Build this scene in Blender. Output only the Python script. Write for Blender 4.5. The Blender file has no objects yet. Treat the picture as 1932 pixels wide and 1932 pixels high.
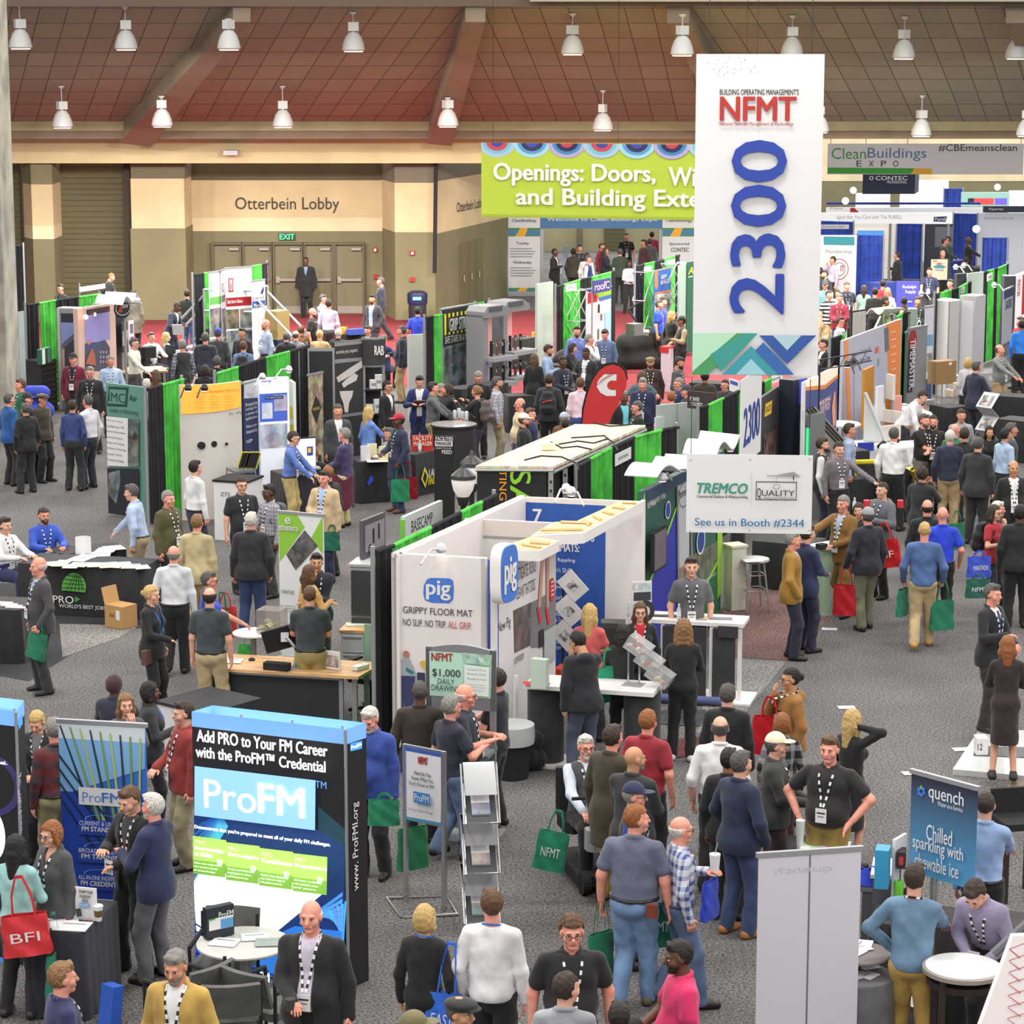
import bpy,math,random
import numpy as np
from mathutils import Vector as Qn,Matrix
PI=math.pi;C=bpy.context.scene.collection;rnd=random.Random(7)
# camera
FPX,CX,CAMH=4800.0,966.0,8.5
PITCH=math.atan(896.0/FPX)
cd=bpy.data.cameras.new('camera');cam=bpy.data.objects.new('camera',cd);C.objects.link(cam)
cd.sensor_width=36.0;cd.lens=36.0*FPX/1932.0;cd.clip_end=400;cd.clip_start=.5
cam.location=(0,0,CAMH);cam.rotation_euler=(PI/2-PITCH,0,0)
bpy.context.scene.camera=cam
# world, lights, exposure
sc=bpy.context.scene
sc.view_settings.view_transform='Standard';sc.view_settings.look='None'
sc.view_settings.exposure=.22;sc.view_settings.gamma=1.0;sc.view_settings.use_curve_mapping=0
sc.cycles.max_bounces=6;sc.cycles.diffuse_bounces=3;sc.cycles.glossy_bounces=2
sc.cycles.transparent_max_bounces=6;sc.cycles.transmission_bounces=4;sc.cycles.caustics_reflective=0;sc.cycles.caustics_refractive=0
wd=bpy.data.worlds.new('hall_air');sc.world=wd;wd.use_nodes=1
wd.node_tree.nodes['Background'].inputs[0].default_value=(1.0,.97,.93,1);wd.node_tree.nodes['Background'].inputs[1].default_value=.8
def area(name,loc,size,watts,col=(1,.96,.9),rot=(0,0,0)):
 l=bpy.data.lights.new(name,'AREA');l.shape='DISK';l.size=size;l.energy=watts;l.color=col
 o=bpy.data.objects.new(name,l);C.objects.link(o);o.location=loc;o.rotation_euler=rot;return o
for ix in range(-2,3):
 for iy in range(5):
  area('high_bay_light',(ix*7.5+(iy%2)*2.5*(.4+iy*.12),12+iy*10.5,12.5),1.6,330)
# projection helpers: a pixel of the photo -> a place in the hall
def ray(px,py):
 x=(px-CX)/FPX;y=(CX-py)/FPX;c,s=math.cos(PITCH),math.sin(PITCH)
 return Qn((x,c+y*s,-s+y*c))
def G(px,py,z=.0):
 d=ray(px,py);t=(z-CAMH)/d.z;return Qn((d.x*t,d.y*t,z))
def V(px,py,Y):
 d=ray(px,py);t=Y/d.y;return Qn((d.x*t,Y,CAMH+d.z*t))
def onplane(px,py,p,n):
 d=ray(px,py);o=Qn((0,0,CAMH));t=(p-o).dot(n)/d.dot(n);return o+d*t
AISLE=math.radians(21.6)
UD=Qn((math.sin(AISLE),math.cos(AISLE),0));VD=Qn((math.cos(AISLE),-math.sin(AISLE),0))
# materials
def lin(c):
 return tuple(((v/255.0)/12.92 if v/255.0<=.04045 else((v/255.0+.055)/1.055)**2.4)for v in c[:3])
PAL=dict(w=(226,226,228),k=(28,28,31),dk=(42,42,46),g=(86,196,74),gr=(150,150,154),lg=(196,197,200),mg=(108,109,113),r=(190,40,44),b=(44,86,178),nv=(34,44,84),tl=(20,128,100),y=(228,206,60),o=(238,140,66),lb=(120,172,224),br=(112,76,46),tan=(190,160,112),ol=(98,94,66),pk=(220,180,190),al=(172,174,178),wd=(196,160,116))
def colr(c):return PAL[c]if isinstance(c,str)else c
MC={}
def M(c,rough=.6,emit=.0,metal=.0,kind='',c2=None,sc_=1.0,alpha=1.0):
 c=colr(c);c2=colr(c2)if c2 else None
 key=(c,rough,emit,metal,kind,c2,sc_,alpha)
 if key in MC:return MC[key]
 m=bpy.data.materials.new((kind or 'paint')+'_%02x%02x%02x'%tuple(int(v)for v in c));m.use_nodes=1
 nt=m.node_tree;b=nt.nodes['Principled BSDF'];L=nt.links.new
 b.inputs['Base Color'].default_value=(*lin(c),1);b.inputs['Roughness'].default_value=rough;b.inputs['Metallic'].default_value=metal
 if emit:b.inputs['Emission Color'].default_value=(*lin(c),1);b.inputs['Emission Strength'].default_value=emit
 if alpha<1:b.inputs['Alpha'].default_value=alpha
 def N(t,**k):
  n=nt.nodes.new(t)
  for a,v in k.items():setattr(n,a,v)
  return n
 def noise(scale,det=3.0,vec=None):
  n=N('ShaderNodeTexNoise');n.inputs['Scale'].default_value=scale;n.inputs['Detail'].default_value=det
  L((vec or tc.outputs['Object']),n.inputs['Vector']);return n
 def ramp(fac,a,bb,p0=.4,p1=.6,const=0):
  r=N('ShaderNodeValToRGB');r.color_ramp.elements[0].position=p0;r.color_ramp.elements[1].position=p1
  r.color_ramp.elements[0].color=(*lin(a),1);r.color_ramp.elements[1].color=(*lin(bb),1)
  if const:r.color_ramp.interpolation='CONSTANT'
  L(fac,r.inputs[0]);return r
 def bump(h,st,dist=.01):
  n=N('ShaderNodeBump');n.inputs['Strength'].default_value=st;n.inputs['Distance'].default_value=dist
  L(h,n.inputs['Height']);L(n.outputs[0],b.inputs['Normal'])
 dk=tuple(v*.82 for v in c);lt=tuple(min(255,v*1.12)for v in c)
 if kind:
  tc=N('ShaderNodeTexCoord')
 if kind=='carpet':
  n=noise(38,4);n2=noise(.5,2);r=ramp(n.outputs[0],tuple(v*.55 for v in c),tuple(min(255,v*1.42)for v in c),.34,.66)
  r2=ramp(n2.outputs[0],(210,210,210),(255,255,255),.3,.7);mx=N('ShaderNodeMix',data_type='RGBA',blend_type='MULTIPLY');mx.inputs[0].default_value=1
  L(r.outputs[0],mx.inputs[6]);L(r2.outputs[0],mx.inputs[7]);L(mx.outputs[2],b.inputs['Base Color']);bump(n.outputs[0],.4,.01)
 elif kind=='cloth':
  n=noise(5,4);bump(n.outputs[0],.35,.03);r=ramp(n.outputs[0],tuple(v*.9 for v in c),tuple(min(255,v*1.08)for v in c),.35,.65);L(r.outputs[0],b.inputs['Base Color']);b.inputs['Sheen Weight'].default_value=.15
 elif kind=='knit':
  n=noise(60,2);r=ramp(n.outputs[0],dk,lt,.35,.65);L(r.outputs[0],b.inputs['Base Color']);bump(n.outputs[0],.3,.01)
 elif kind in('plaid','stripe'):
  sp=N('ShaderNodeSeparateXYZ');L(tc.outputs['Object'],sp.inputs[0])
  def band(out,f,duty):
   a=N('ShaderNodeMath',operation='MULTIPLY');a.inputs[1].default_value=f;L(out,a.inputs[0])
   fr_=N('ShaderNodeMath',operation='FRACT');L(a.outputs[0],fr_.inputs[0])
   g=N('ShaderNodeMath',operation='LESS_THAN');g.inputs[1].default_value=duty;L(fr_.outputs[0],g.inputs[0]);return g
  f=1.0/sc_;hz=band(sp.outputs[2],f,.42)
  mx=N('ShaderNodeMix',data_type='RGBA');mx.inputs[6].default_value=(*lin(c),1);mx.inputs[7].default_value=(*lin(c2),1)
  if kind=='plaid':
   ad0=N('ShaderNodeMath',operation='ADD');L(sp.outputs[0],ad0.inputs[0]);L(sp.outputs[1],ad0.inputs[1])
   vx=band(ad0.outputs[0],f,.42);ad=N('ShaderNodeMath',operation='ADD');L(hz.outputs[0],ad.inputs[0]);L(vx.outputs[0],ad.inputs[1])
   hf=N('ShaderNodeMath',operation='MULTIPLY');hf.inputs[1].default_value=.5;L(ad.outputs[0],hf.inputs[0]);L(hf.outputs[0],mx.inputs[0])
  else:L(hz.outputs[0],mx.inputs[0])
  L(mx.outputs[2],b.inputs['Base Color'])
 elif kind=='hair':
  n=N('ShaderNodeTexWave');n.inputs['Scale'].default_value=34;n.inputs['Distortion'].default_value=9;n.inputs['Detail'].default_value=2;L(tc.outputs['Object'],n.inputs['Vector'])
  r=ramp(n.outputs[0],tuple(v*.82 for v in c),tuple(min(255,v*1.1)for v in c),.2,.8);L(r.outputs[0],b.inputs['Base Color']);bump(n.outputs[0],.5,.01)
 elif kind=='skin':
  b.inputs['Subsurface Weight'].default_value=.0;n=noise(14,2);r=ramp(n.outputs[0],tuple(v*.93 for v in c),(min(255,c[0]*1.05),c[1]*1.0,c[2]*.99),.35,.65);L(r.outputs[0],b.inputs['Base Color'])
 elif kind=='drape':
  n=noise(3,2);r=ramp(n.outputs[0],dk,lt,.3,.7);L(r.outputs[0],b.inputs['Base Color'])
 elif kind=='photo':
  n=N('ShaderNodeTexVoronoi');n.inputs['Scale'].default_value=sc_;L(tc.outputs['Object'],n.inputs['Vector']);n2=noise(sc_*.8,4)
  r=ramp(n2.outputs[0],c,c2,.38,.62);mx=N('ShaderNodeMix',data_type='RGBA',blend_type='MULTIPLY');mx.inputs[0].default_value=.5
  L(r.outputs[0],mx.inputs[6]);L(n.outputs['Color'],mx.inputs[7]);hs=N('ShaderNodeHueSaturation');hs.inputs['Saturation'].default_value=.55;hs.inputs['Value'].default_value=1.25;L(mx.outputs[2],hs.inputs['Color']);L(hs.outputs[0],b.inputs['Base Color'])
 elif kind=='grad':
  sp=N('ShaderNodeSeparateXYZ');L(tc.outputs['Generated'],sp.inputs[0]);r=ramp(sp.outputs[2],c2,c,.05,.95);L(r.outputs[0],b.inputs['Base Color'])
  if emit:L(r.outputs[0],b.inputs['Emission Color'])
 elif kind=='wood':
  mp=N('ShaderNodeMapping');mp.inputs['Scale'].default_value=(2,16,16);L(tc.outputs['Object'],mp.inputs[0]);n=noise(1.6,4,mp.outputs[0]);r=ramp(n.outputs[0],dk,lt,.35,.65);L(r.outputs[0],b.inputs['Base Color'])
 elif kind=='concrete':
  n=noise(1.4,6);n2=noise(9,3);r=ramp(n.outputs[0],tuple(v*.84 for v in c),lt,.35,.65);L(r.outputs[0],b.inputs['Base Color']);bump(n2.outputs[0],.15,.02)
 elif kind=='plaster':
  n=noise(.7,4);r=ramp(n.outputs[0],tuple(v*.95 for v in c),tuple(min(255,v*1.03)for v in c),.35,.65);L(r.outputs[0],b.inputs['Base Color'])
 elif kind=='slats':
  sp=N('ShaderNodeSeparateXYZ');L(tc.outputs['Object'],sp.inputs[0]);a=N('ShaderNodeMath',operation='MULTIPLY');a.inputs[1].default_value=1/sc_;L(sp.outputs[2],a.inputs[0]);f_=N('ShaderNodeMath',operation='FRACT');L(a.outputs[0],f_.inputs[0])
  r=ramp(f_.outputs[0],tuple(v*.62 for v in c),c,.0,.22);L(r.outputs[0],b.inputs['Base Color']);bump(f_.outputs[0],.6,.03)
 elif kind=='tiles':
  br=N('ShaderNodeTexBrick');br.offset=.0;br.inputs['Scale'].default_value=1;br.inputs['Mortar Size'].default_value=.022;br.inputs['Brick Width'].default_value=1;br.inputs['Row Height'].default_value=1
  br.inputs['Color1'].default_value=(*lin(c),1);br.inputs['Color2'].default_value=(*lin(c2),1);br.inputs['Mortar'].default_value=(*lin(tuple(v*.62 for v in c)),1);br.inputs['Bias'].default_value=-.2
  L(tc.outputs['UV'],br.inputs['Vector']);L(br.outputs['Color'],b.inputs['Base Color'])
 elif kind=='glass':
  b.inputs['Transmission Weight'].default_value=.0;b.inputs['Alpha'].default_value=alpha
 MC[key]=m;return m
# mesh collector
class MB:
 def __init__(s):s.v=[];s.f=[];s.m=[];s.mats=[];s.uv=None;s.X=None
 def mi(s,mat):
  if mat not in s.mats:s.mats.append(mat)
  return s.mats.index(mat)
 def add(s,vs,fs,mat):
  o=len(s.v);i=s.mi(mat)
  s.v+=[tuple(s.X@Qn(v))if s.X else tuple(v)for v in vs];s.f+=[tuple(a+o for a in f)for f in fs];s.m+=[i]*len(fs);return s
 def box(s,c,d,mat,R=None,bev=.0):
  x,y,z=(k/2 for k in d);c=Qn(c)
  if bev>0:
   P=[(-x+bev,-y),(x-bev,-y),(x,-y+bev),(x,y-bev),(x-bev,y),(-x+bev,y),(-x,y-bev),(-x,-y+bev)]
   vs=[Qn((p[0],p[1],-z))for p in P]+[Qn((p[0],p[1],z))for p in P]
   fs=[tuple(range(7,-1,-1)),tuple(range(8,16))]+[(i,(i+1)%8,8+(i+1)%8,8+i)for i in range(8)]
  else:
   vs=[Qn((a,b,e))for e in(-z,z)for a,b in((-x,-y),(x,-y),(x,y),(-x,y))]
   fs=[(3,2,1,0),(4,5,6,7),(0,1,5,4),(1,2,6,5),(2,3,7,6),(3,0,4,7)]
  if R is not None:vs=[R@v for v in vs]
  return s.add([v+c for v in vs],fs,mat)
 def bx(s,x0,x1,y0,y1,z0,z1,mat,**k):return s.box(((x0+x1)/2,(y0+y1)/2,(z0+z1)/2),(abs(x1-x0),abs(y1-y0),abs(z1-z0)),mat,**k)
 def Qo(s,Qd,ext,mat):
  n=len(Qd);P=[Qn(p)for p in Qd];e=Qn(ext)
  return s.add(P+[p+e for p in P],[tuple(range(n)),tuple(range(2*n-1,n-1,-1))]+[(i,n+i,n+(i+1)%n,(i+1)%n)for i in range(n)],mat)
 def Qh(s,pts,r,mat,n=8,closed=0):
  P=[Qn(p)for p in pts];k=len(P);vs=[];fs=[];prev=None
  for i,p in enumerate(P):
   a=P[i-1]if(i>0 or closed)else p;b=P[(i+1)%k]if(i<k-1 or closed)else p
   t=(b-a);t=t.normalized()if t.length>1e-9 else Qn((0,0,1))
   if prev is None:u=t.cross(Qn((0,0,1)));u=u.normalized()if u.length>.1 else t.cross(Qn((1,0,0))).normalized()
   else:u=(prev-t*prev.dot(t)).normalized()
   prev=u;w=t.cross(u);rr=r[i]if isinstance(r,(list,tuple))else r
   vs+=[p+(u*math.cos(2*PI*j/n)+w*math.sin(2*PI*j/n))*rr for j in range(n)]
  for i in range(k if closed else k-1):
   o,q=i*n,((i+1)%k)*n
   fs+=[(o+j,o+(j+1)%n,q+(j+1)%n,q+j)for j in range(n)]
  if not closed:fs+=[tuple(range(n-1,-1,-1)),tuple(range((k-1)*n,k*n))]
  return s.add(vs,fs,mat)
 def Qk(s,prof,c,mat,n=24,sx=1,sy=1):
  c=Qn(c);vs=[];fs=[];k=len(prof)
  for r,z in prof:vs+=[c+Qn((r*sx*math.cos(2*PI*j/n),r*sy*math.sin(2*PI*j/n),z))for j in range(n)]
  for i in range(k-1):fs+=[(i*n+j,i*n+(j+1)%n,(i+1)*n+(j+1)%n,(i+1)*n+j)for j in range(n)]
  fs+=[tuple(range(n-1,-1,-1)),tuple(range((k-1)*n,k*n))]
  return s.add(vs,fs,mat)
 def cyl(s,c,r,h,mat,n=24):return s.Qk([(r,0),(r,h)],c,mat,n)
 def QC(s,fn,nu,nv,th,mat):
  P=[[Qn(fn(i/nu,j/nv))for j in range(nv+1)]for i in range(nu+1)];vs=[];fs=[]
  def nor(i,j):
   a=P[min(i+1,nu)][j]-P[max(i-1,0)][j];b=P[i][min(j+1,nv)]-P[i][max(j-1,0)];n=a.cross(b);return n.normalized()if n.length>1e-9 else Qn((0,0,1))
  W=nv+1;T=(nu+1)*W
  for sg in(0,1):
   for i in range(nu+1):
    for j in range(nv+1):vs.append(P[i][j]+nor(i,j)*(th*sg))
  for i in range(nu):
   for j in range(nv):
    a,b,c,d=i*W+j,(i+1)*W+j,(i+1)*W+j+1,i*W+j+1
    fs+=[(d,c,b,a),(T+a,T+b,T+c,T+d)]
  ed=[(i,0)for i in range(nu)]+[(nu,j)for j in range(nv)]+[(i,nv)for i in range(nu,0,-1)]+[(0,j)for j in range(nv,0,-1)]
  for q in range(len(ed)):
   a=ed[q];b=ed[(q+1)%len(ed)];A,B=a[0]*W+a[1],b[0]*W+b[1];fs.append((A,B,T+B,T+A))
  return s.add(vs,fs,mat)
 def Qa(s,name,parent=None,smooth=0,loc=None):
  me=bpy.data.meshes.new(name);me.from_pydata([tuple(v)for v in s.v],[],s.f)
  for m in s.mats:me.materials.append(m)
  me.polygons.foreach_set('material_index',s.m)
  if smooth:
   me.polygons.foreach_set('use_smooth',[1]*len(s.f));
   try:me.set_sharp_from_angle(angle=math.radians(38))
   except Exception:pass
  me.update();o=bpy.data.objects.new(name,me);C.objects.link(o)
  if parent:o.parent=parent
  if loc:o.location=loc
  return o
def WORDS(s):
 for a,b in zip('~|`{}^<>',('person ''in a ',' with his'' back turned',' beside'' the ',' behind'' the ',' in front'' of'' the ',' on'' the ',' of'' the ',' th''e ')):s=s.replace(a,b)
 return s
def tag(o,label,cat,group=None,kind=None):
 o['label']=WORDS(label);o['category']=cat
 if group:o['group']=WORDS(group)
 if kind:o['kind']=kind
 return o
def thing(name,label,cat,loc=(0,0,0),rz=.0,group=None):
 o=bpy.data.objects.new(name,None);C.objects.link(o);o.empty_display_size=.2
 o.location=loc;o.rotation_euler=(0,0,rz);return tag(o,label,cat,group)
def QA(mb,name,**k):
 o=mb.Qa(name,**k);o['kind']='structure';return o
# lettering
TXT={}
def QB(body,bold=.0,shear=.0):
 k=(body,bold,shear)
 if k in TXT:return TXT[k]
 c=bpy.data.curves.new('lettering','FONT');c.body=WORDS(body);c.offset=0;c.shear=shear;c.resolution_u=3;c.align_x='LEFT';c.space_line=.95
 o=bpy.data.objects.new('lettering',c);me=o.to_mesh()
 n=len(me.vertices);a=np.zeros(n*3);me.vertices.foreach_get('co',a);a=a.reshape(-1,3)[:,:2]
 me.calc_loop_triangles();f=[tuple(t.vertices)for t in me.loop_triangles]
 lo,hi=a.min(0),a.max(0);a=(a-lo)/np.maximum(hi-lo,1e-6);asp=(hi-lo)[0]/max((hi-lo)[1],1e-6)
 o.to_mesh_clear();bpy.data.objects.remove(o);bpy.data.curves.remove(c)
 TXT[k]=(a,f,asp);return TXT[k]
class Board:
 def __init__(s,name,label,cat,tl,tr,ztop,zbot=.0,th=.03,mat=None,group=None,part=None,parent=None,Y=None,back=None):
  if Y is None:A,B=G(tl[0],tl[1],ztop),G(tr[0],tr[1],ztop)
  else:
   A=V(tl[0],tl[1],Y[0]if isinstance(Y,tuple)else Y);B=V(tr[0],tr[1],Y[1]if isinstance(Y,tuple)else Y);ztop=(A.z+B.z)/2
  s.A,s.B=A,B;d=Qn((B.x-A.x,B.y-A.y,0));s.w=d.length;s.rz=math.atan2(d.y,d.x);s.ex=d.normalized();s.n=Qn((s.ex.y,-s.ex.x,0))
  s.loc=Qn((A.x,A.y,0));s.th=th
  if isinstance(zbot,tuple):zbot=onplane(zbot[0],zbot[1],s.loc,s.n).z;zbot=max(zbot,.0)
  s.z0,s.z1=zbot,ztop
  s.Qm=thing(name,label,cat,s.loc,s.rz,group);s.lay=0;s.gm=MB()
  if mat:s.panel(part or 'panel',mat,back)
 def panel(s,nm,mat,back=None):
  m=MB();m.bx(0,s.w,0,s.th,s.z0,s.z1,mat)
  if back:m.bx(.005,s.w-.005,s.th,s.th+.004,s.z0+.005,s.z1-.005,back)
  return m.Qa(nm,s.Qm)
 def L(s,px,py):
  p=onplane(px,py,s.loc,s.n)-s.loc;return(p.dot(s.ex),p.z)
 def ctr(s,x0,y0,x1,y1):
  xc,yc=(x0+x1)/2,(y0+y1)/2
  return s.L(x0,yc)[0],s.L(xc,y1)[1],s.L(x1,yc)[0],s.L(xc,y0)[1]
 def yy(s):s.lay+=1;return-.002-.0012*s.lay
 def clip(s,u):return min(max(u,.0),s.w)
 def Qg(s,x0,y0,x1,y1,mat,uv=0,clip=1):
  a,b,c,d=(x0*s.w,s.z1-y1*(s.z1-s.z0),x1*s.w,s.z1-y0*(s.z1-s.z0))if uv else s.ctr(x0,y0,x1,y1)
  if clip:a,c=s.clip(a),s.clip(c);b,d=max(b,s.z0),min(d,s.z1)
  y=s.yy();s.gm.add([(a,y,b),(c,y,b),(c,y,d),(a,y,d)],[(0,1,2,3)],mat);return s
 def Qd(s,pts,mat,uv=0):
  P=[(u*s.w,s.z1-v*(s.z1-s.z0))for u,v in pts]if uv else[s.L(*p)for p in pts]
  y=s.yy();s.gm.add([(min(max(a,0),s.w),y,min(max(b,s.z0),s.z1))for a,b in P],[tuple(range(len(P)))],mat);return s
 def ell(s,cx,cy,rx,ry,mat,n=28,uv=0,r0=.0):
  if uv:a,b,ra,rb=cx*s.w,s.z1-cy*(s.z1-s.z0),rx,ry
  else:
   a,b=s.L(cx,cy);ra=abs(s.L(cx+rx,cy)[0]-a);rb=abs(s.L(cx,cy-ry)[1]-b)
  y=s.yy();T=[(math.cos(2*PI*i/n),math.sin(2*PI*i/n))for i in range(n)]
  if r0:s.gm.add([(a+ra*q*c_,y,b+rb*q*s_)for q in(1,r0)for c_,s_ in T],[(i,(i+1)%n,n+(i+1)%n,n+i)for i in range(n)],mat)
  else:s.gm.add([(a+ra*c_,y,b+rb*s_)for c_,s_ in T],[tuple(range(n))],mat)
  return s
 def txt(s,x0,y0,x1,y1,body,mat,bold=.02,uv=0,rot=0,shear=.0):
  a,b,c,d=(x0*s.w,s.z1-y1*(s.z1-s.z0),x1*s.w,s.z1-y0*(s.z1-s.z0))if uv else s.ctr(x0,y0,x1,y1)
  ex_=max(.0,bold);vs,fs,asp=QB(body,.0,shear);y=s.yy()
  if ex_>.008:
   hgt=(c-a)if rot in(90,-90)else(d-b);sx=ex_*hgt*.6;a+=sx;c-=sx;b+=sx*.6;d-=sx*.6
   vs=np.array(vs);ys=[y]*len(vs);n0=len(vs);W_,H_=(d-b,c-a)if rot in(90,-90)else(c-a,d-b);F0=list(fs);V0=vs
   for qx,qz in((-1,0),(1,0))if ex_<.024 else((-1,0),(1,0),(0,1),(0,-1),(.7,.7),(-.7,.7),(.7,-.7),(-.7,-.7)):
    o_=len(vs);vs=np.concatenate([vs,V0+[qx*sx/max(W_,1e-6),qz*sx*.6/max(H_,1e-6)]]);F0+=[tuple(i_+o_ for i_ in f_)for f_ in fs];ys+=[ys[-1]-.0007]*n0
   fs=F0;s.lay+=5
  else:ys=[y]*len(vs)
  R_={90:lambda q:(c-(c-a)*q[1],b+(d-b)*q[0]),-90:lambda q:(a+(c-a)*q[1],d-(d-b)*q[0]),180:lambda q:(c-(c-a)*q[0],b+(d-b)*q[1]),0:lambda q:(a+(c-a)*q[0],b+(d-b)*q[1])}[rot]
  P=[(R_(q)[0],k,R_(q)[1])for q,k in zip(vs,ys)]
  s.gm.add(P,fs,mat);return s
 def lines(s,x0,y0,x1,n,dy,mat,h=2.0,uv=0,jag=.3):
  for i in range(n):s.Qg(x0,y0+i*dy,x1-(x1-x0)*jag*rnd.random(),y0+i*dy+h,mat,uv=uv)
  return s
 def Qf(s,name='printed_graphic'):
  if s.gm.v:s.gm.Qa(name,s.Qm)
  return s
def Qe(*a,**k):return Board(*a,**k)
# the hall
CREAM=M((206,186,146),.8,kind='plaster');CREAM2=M((222,205,168),.8,kind='plaster');OLIVE=M((122,116,86),.8,kind='plaster');DKOL=M((104,98,78),.8,kind='plaster')
m=MB();m.bx(-70,90,2,150,-.2,0,M((96,94,94),.95,kind='carpet'));QA(m,'floor')
def carpet(pts,col,z=.004,kind='carpet'):
 P=[G(x,y,z)for x,y in pts];m=MB();m.add([(p.x,p.y,z)for p in P],[tuple(range(len(P)))],M(col,.95,kind=kind));o=QA(m,'floor_carpet')
 if o.data.polygons[0].normal.z<0:o.data.flip_normals()
carpet([(-400,601),(-400,640),(480,680),(640,720),(1180,760),(1560,760),(1330,586),(960,586)],(124,34,42))
carpet([(112,1177),(262,1180),(225,1203),(118,1240)],(124,121,118))
carpet([(1345,1236),(1484,1246),(1600,1132),(1380,1070)],(112,84,82))
carpet([(1345,1238),(1483,1248),(1459,1279),(1372,1385),(1315,1383)],(122,121,120))
carpet([(-200,1240),(55,1285),(210,1185),(330,1185),(330,1100),(-200,1100)],(46,46,50),.003)
def wallp(nm,x0,x1,yt,yb,Y,mat,dep=.4):
 a,b=V(x0,yt,Y),V(x1,yb if yb else 400,Y);m=MB();m.bx(a.x,b.x,Y,Y+dep,0 if yb is None else b.z,a.z,mat);return QA(m,nm)
SL=M((98,92,66),.7,kind='slats',sc_=.17)
a=V(40,300,77.6).x;b=V(57,300,77).x;c=V(97,300,77).x
for y0,y1,mt in((306,348,OLIVE),(348,426,CREAM),(426,451,CREAM2),(451,None,OLIVE)):
 z1=V(60,y0,77).z;z0=0 if y1 is None else V(60,y1,77).z;m=MB()
 m.Qo([(a,77.7,z0),(b,77,z0),(c,77,z0),(c,78.6,z0),(a,78.6,z0)],(0,0,z1-z0),mt);QA(m,'wall_pillar')
wallp('door_1',-150,42,306,None,78.4,SL);wallp('door_2',95,236,306,None,78.4,SL);wallp('trim_1',232,247,306,None,78.0,M((66,58,48),.8))
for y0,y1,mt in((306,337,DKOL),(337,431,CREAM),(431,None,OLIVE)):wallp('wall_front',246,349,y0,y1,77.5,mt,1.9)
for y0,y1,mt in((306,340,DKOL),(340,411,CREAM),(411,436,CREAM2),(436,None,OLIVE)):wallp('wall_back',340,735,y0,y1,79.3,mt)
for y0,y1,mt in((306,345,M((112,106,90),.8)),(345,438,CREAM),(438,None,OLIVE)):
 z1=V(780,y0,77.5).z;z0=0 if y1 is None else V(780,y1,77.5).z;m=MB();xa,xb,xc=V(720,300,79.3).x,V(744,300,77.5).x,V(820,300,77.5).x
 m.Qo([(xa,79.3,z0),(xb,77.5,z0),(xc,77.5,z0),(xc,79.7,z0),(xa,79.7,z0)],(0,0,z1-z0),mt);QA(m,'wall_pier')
w0,w1=V(820,300,77.5),V(957,300,84.8)
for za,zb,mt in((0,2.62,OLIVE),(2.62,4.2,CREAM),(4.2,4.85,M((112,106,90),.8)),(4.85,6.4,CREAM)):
 m=MB();m.Qo([(w0.x,w0.y,za),(w1.x,w1.y,za),(w1.x-.3,w1.y+.3,za),(w0.x-.3,w0.y+.3,za)],(0,0,zb-za),mt);QA(m,'wall_turned')
def walltext(nm,lab,p,n,x0,y0,x1,y1,body,mat,bold=.02,depth=.03):
 vs,fs,_=QB(body,bold);A=onplane(x0,(y0+y1)/2,p,n);B=onplane(x1,(y0+y1)/2,p,n);zt=onplane((x0+x1)/2,y0,p,n).z;zb=onplane((x0+x1)/2,y1,p,n).z
 m=MB();m.add([(A.x+(B.x-A.x)*q[0]+n.x*depth,A.y+(B.y-A.y)*q[0]+n.y*depth,zb+(zt-zb)*q[1])for q in vs],fs,mat)
 return tag(m.Qa(nm),lab,'sign')
TD=M((46,44,42),.6)
walltext('wall_lettering','dark raised hall name lettering^cream wall above>double doors',Qn((0,79.3,0)),Qn((0,-1,0)),444,372,640,402,'Otterbein Lobby',TD,.025)
nw=Qn((w1.y-w0.y,-(w1.x-w0.x),0)).normalized()
if nw.y>0:nw=-nw
walltext('wall_lettering','dark raised hall name lettering^cream wall turned away, partly{lime banner',w0,nw,861,377,913,401,'Otterbein Lobby',TD,.02)
DM=M((116,110,82),.5);ST=M((176,172,164),.35,metal=.6);FRM=M((92,87,66),.6)
for i,(x0,x1)in enumerate(((404,455),(461,512),(518,570),(576,627),(634,685))):
 A,B=V(x0,461,79.3),V(x1,461,79.3);m=MB();m.bx(A.x,B.x,79.2,79.3,0,A.z,DM);o=QA(m,'door_%d'%(i+3))
 f=MB();zb=V(x0,527,79.3).z;f.bx(A.x+.06,B.x-.06,79.1,79.16,zb-.04,zb+.04,ST);f.bx(A.x+.04,A.x+.16,79.12,79.2,zb-.1,zb+.1,ST);f.Qa('push_bar',o)
 f=MB();f.bx(A.x+.03,B.x-.03,79.18,79.2,.03,.25,ST);f.Qa('kick_plate',o)
 f=MB();f.bx(B.x-.36,B.x-.06,79.1,79.2,A.z-.17,A.z-.1,ST);f.Qa('door_closer',o)
 f=MB();f.bx(A.x-.07,A.x,79.1,79.3,0,A.z+.07,FRM);f.bx(B.x,B.x+.05,79.1,79.3,0,A.z+.07,FRM);f.bx(A.x,B.x,79.1,79.3,A.z,A.z+.07,FRM);f.Qa('door_frame',o)
for i,(f0,f1)in enumerate(((.31,.405),(.415,.51),(.52,.61))):
 P=lambda f,off:(w0.x+(w1.x-w0.x)*f+nw.x*off,w0.y+(w1.y-w0.y)*f+nw.y*off)
 m=MB();z1=2.15;m.Qo([(*P(f0,.0),0),(*P(f1,0),0),(*P(f1,.08),0),(*P(f0,.08),0)],(0,0,z1),M((106,100,72),.5));o=QA(m,'door_%d'%(i+8))
 h=MB();fm=f0+.02;h.Qh([(*P(fm,.12),.95),(*P(fm,.12),1.15)],.03,ST);h.Qa('door_handle',o)
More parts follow.
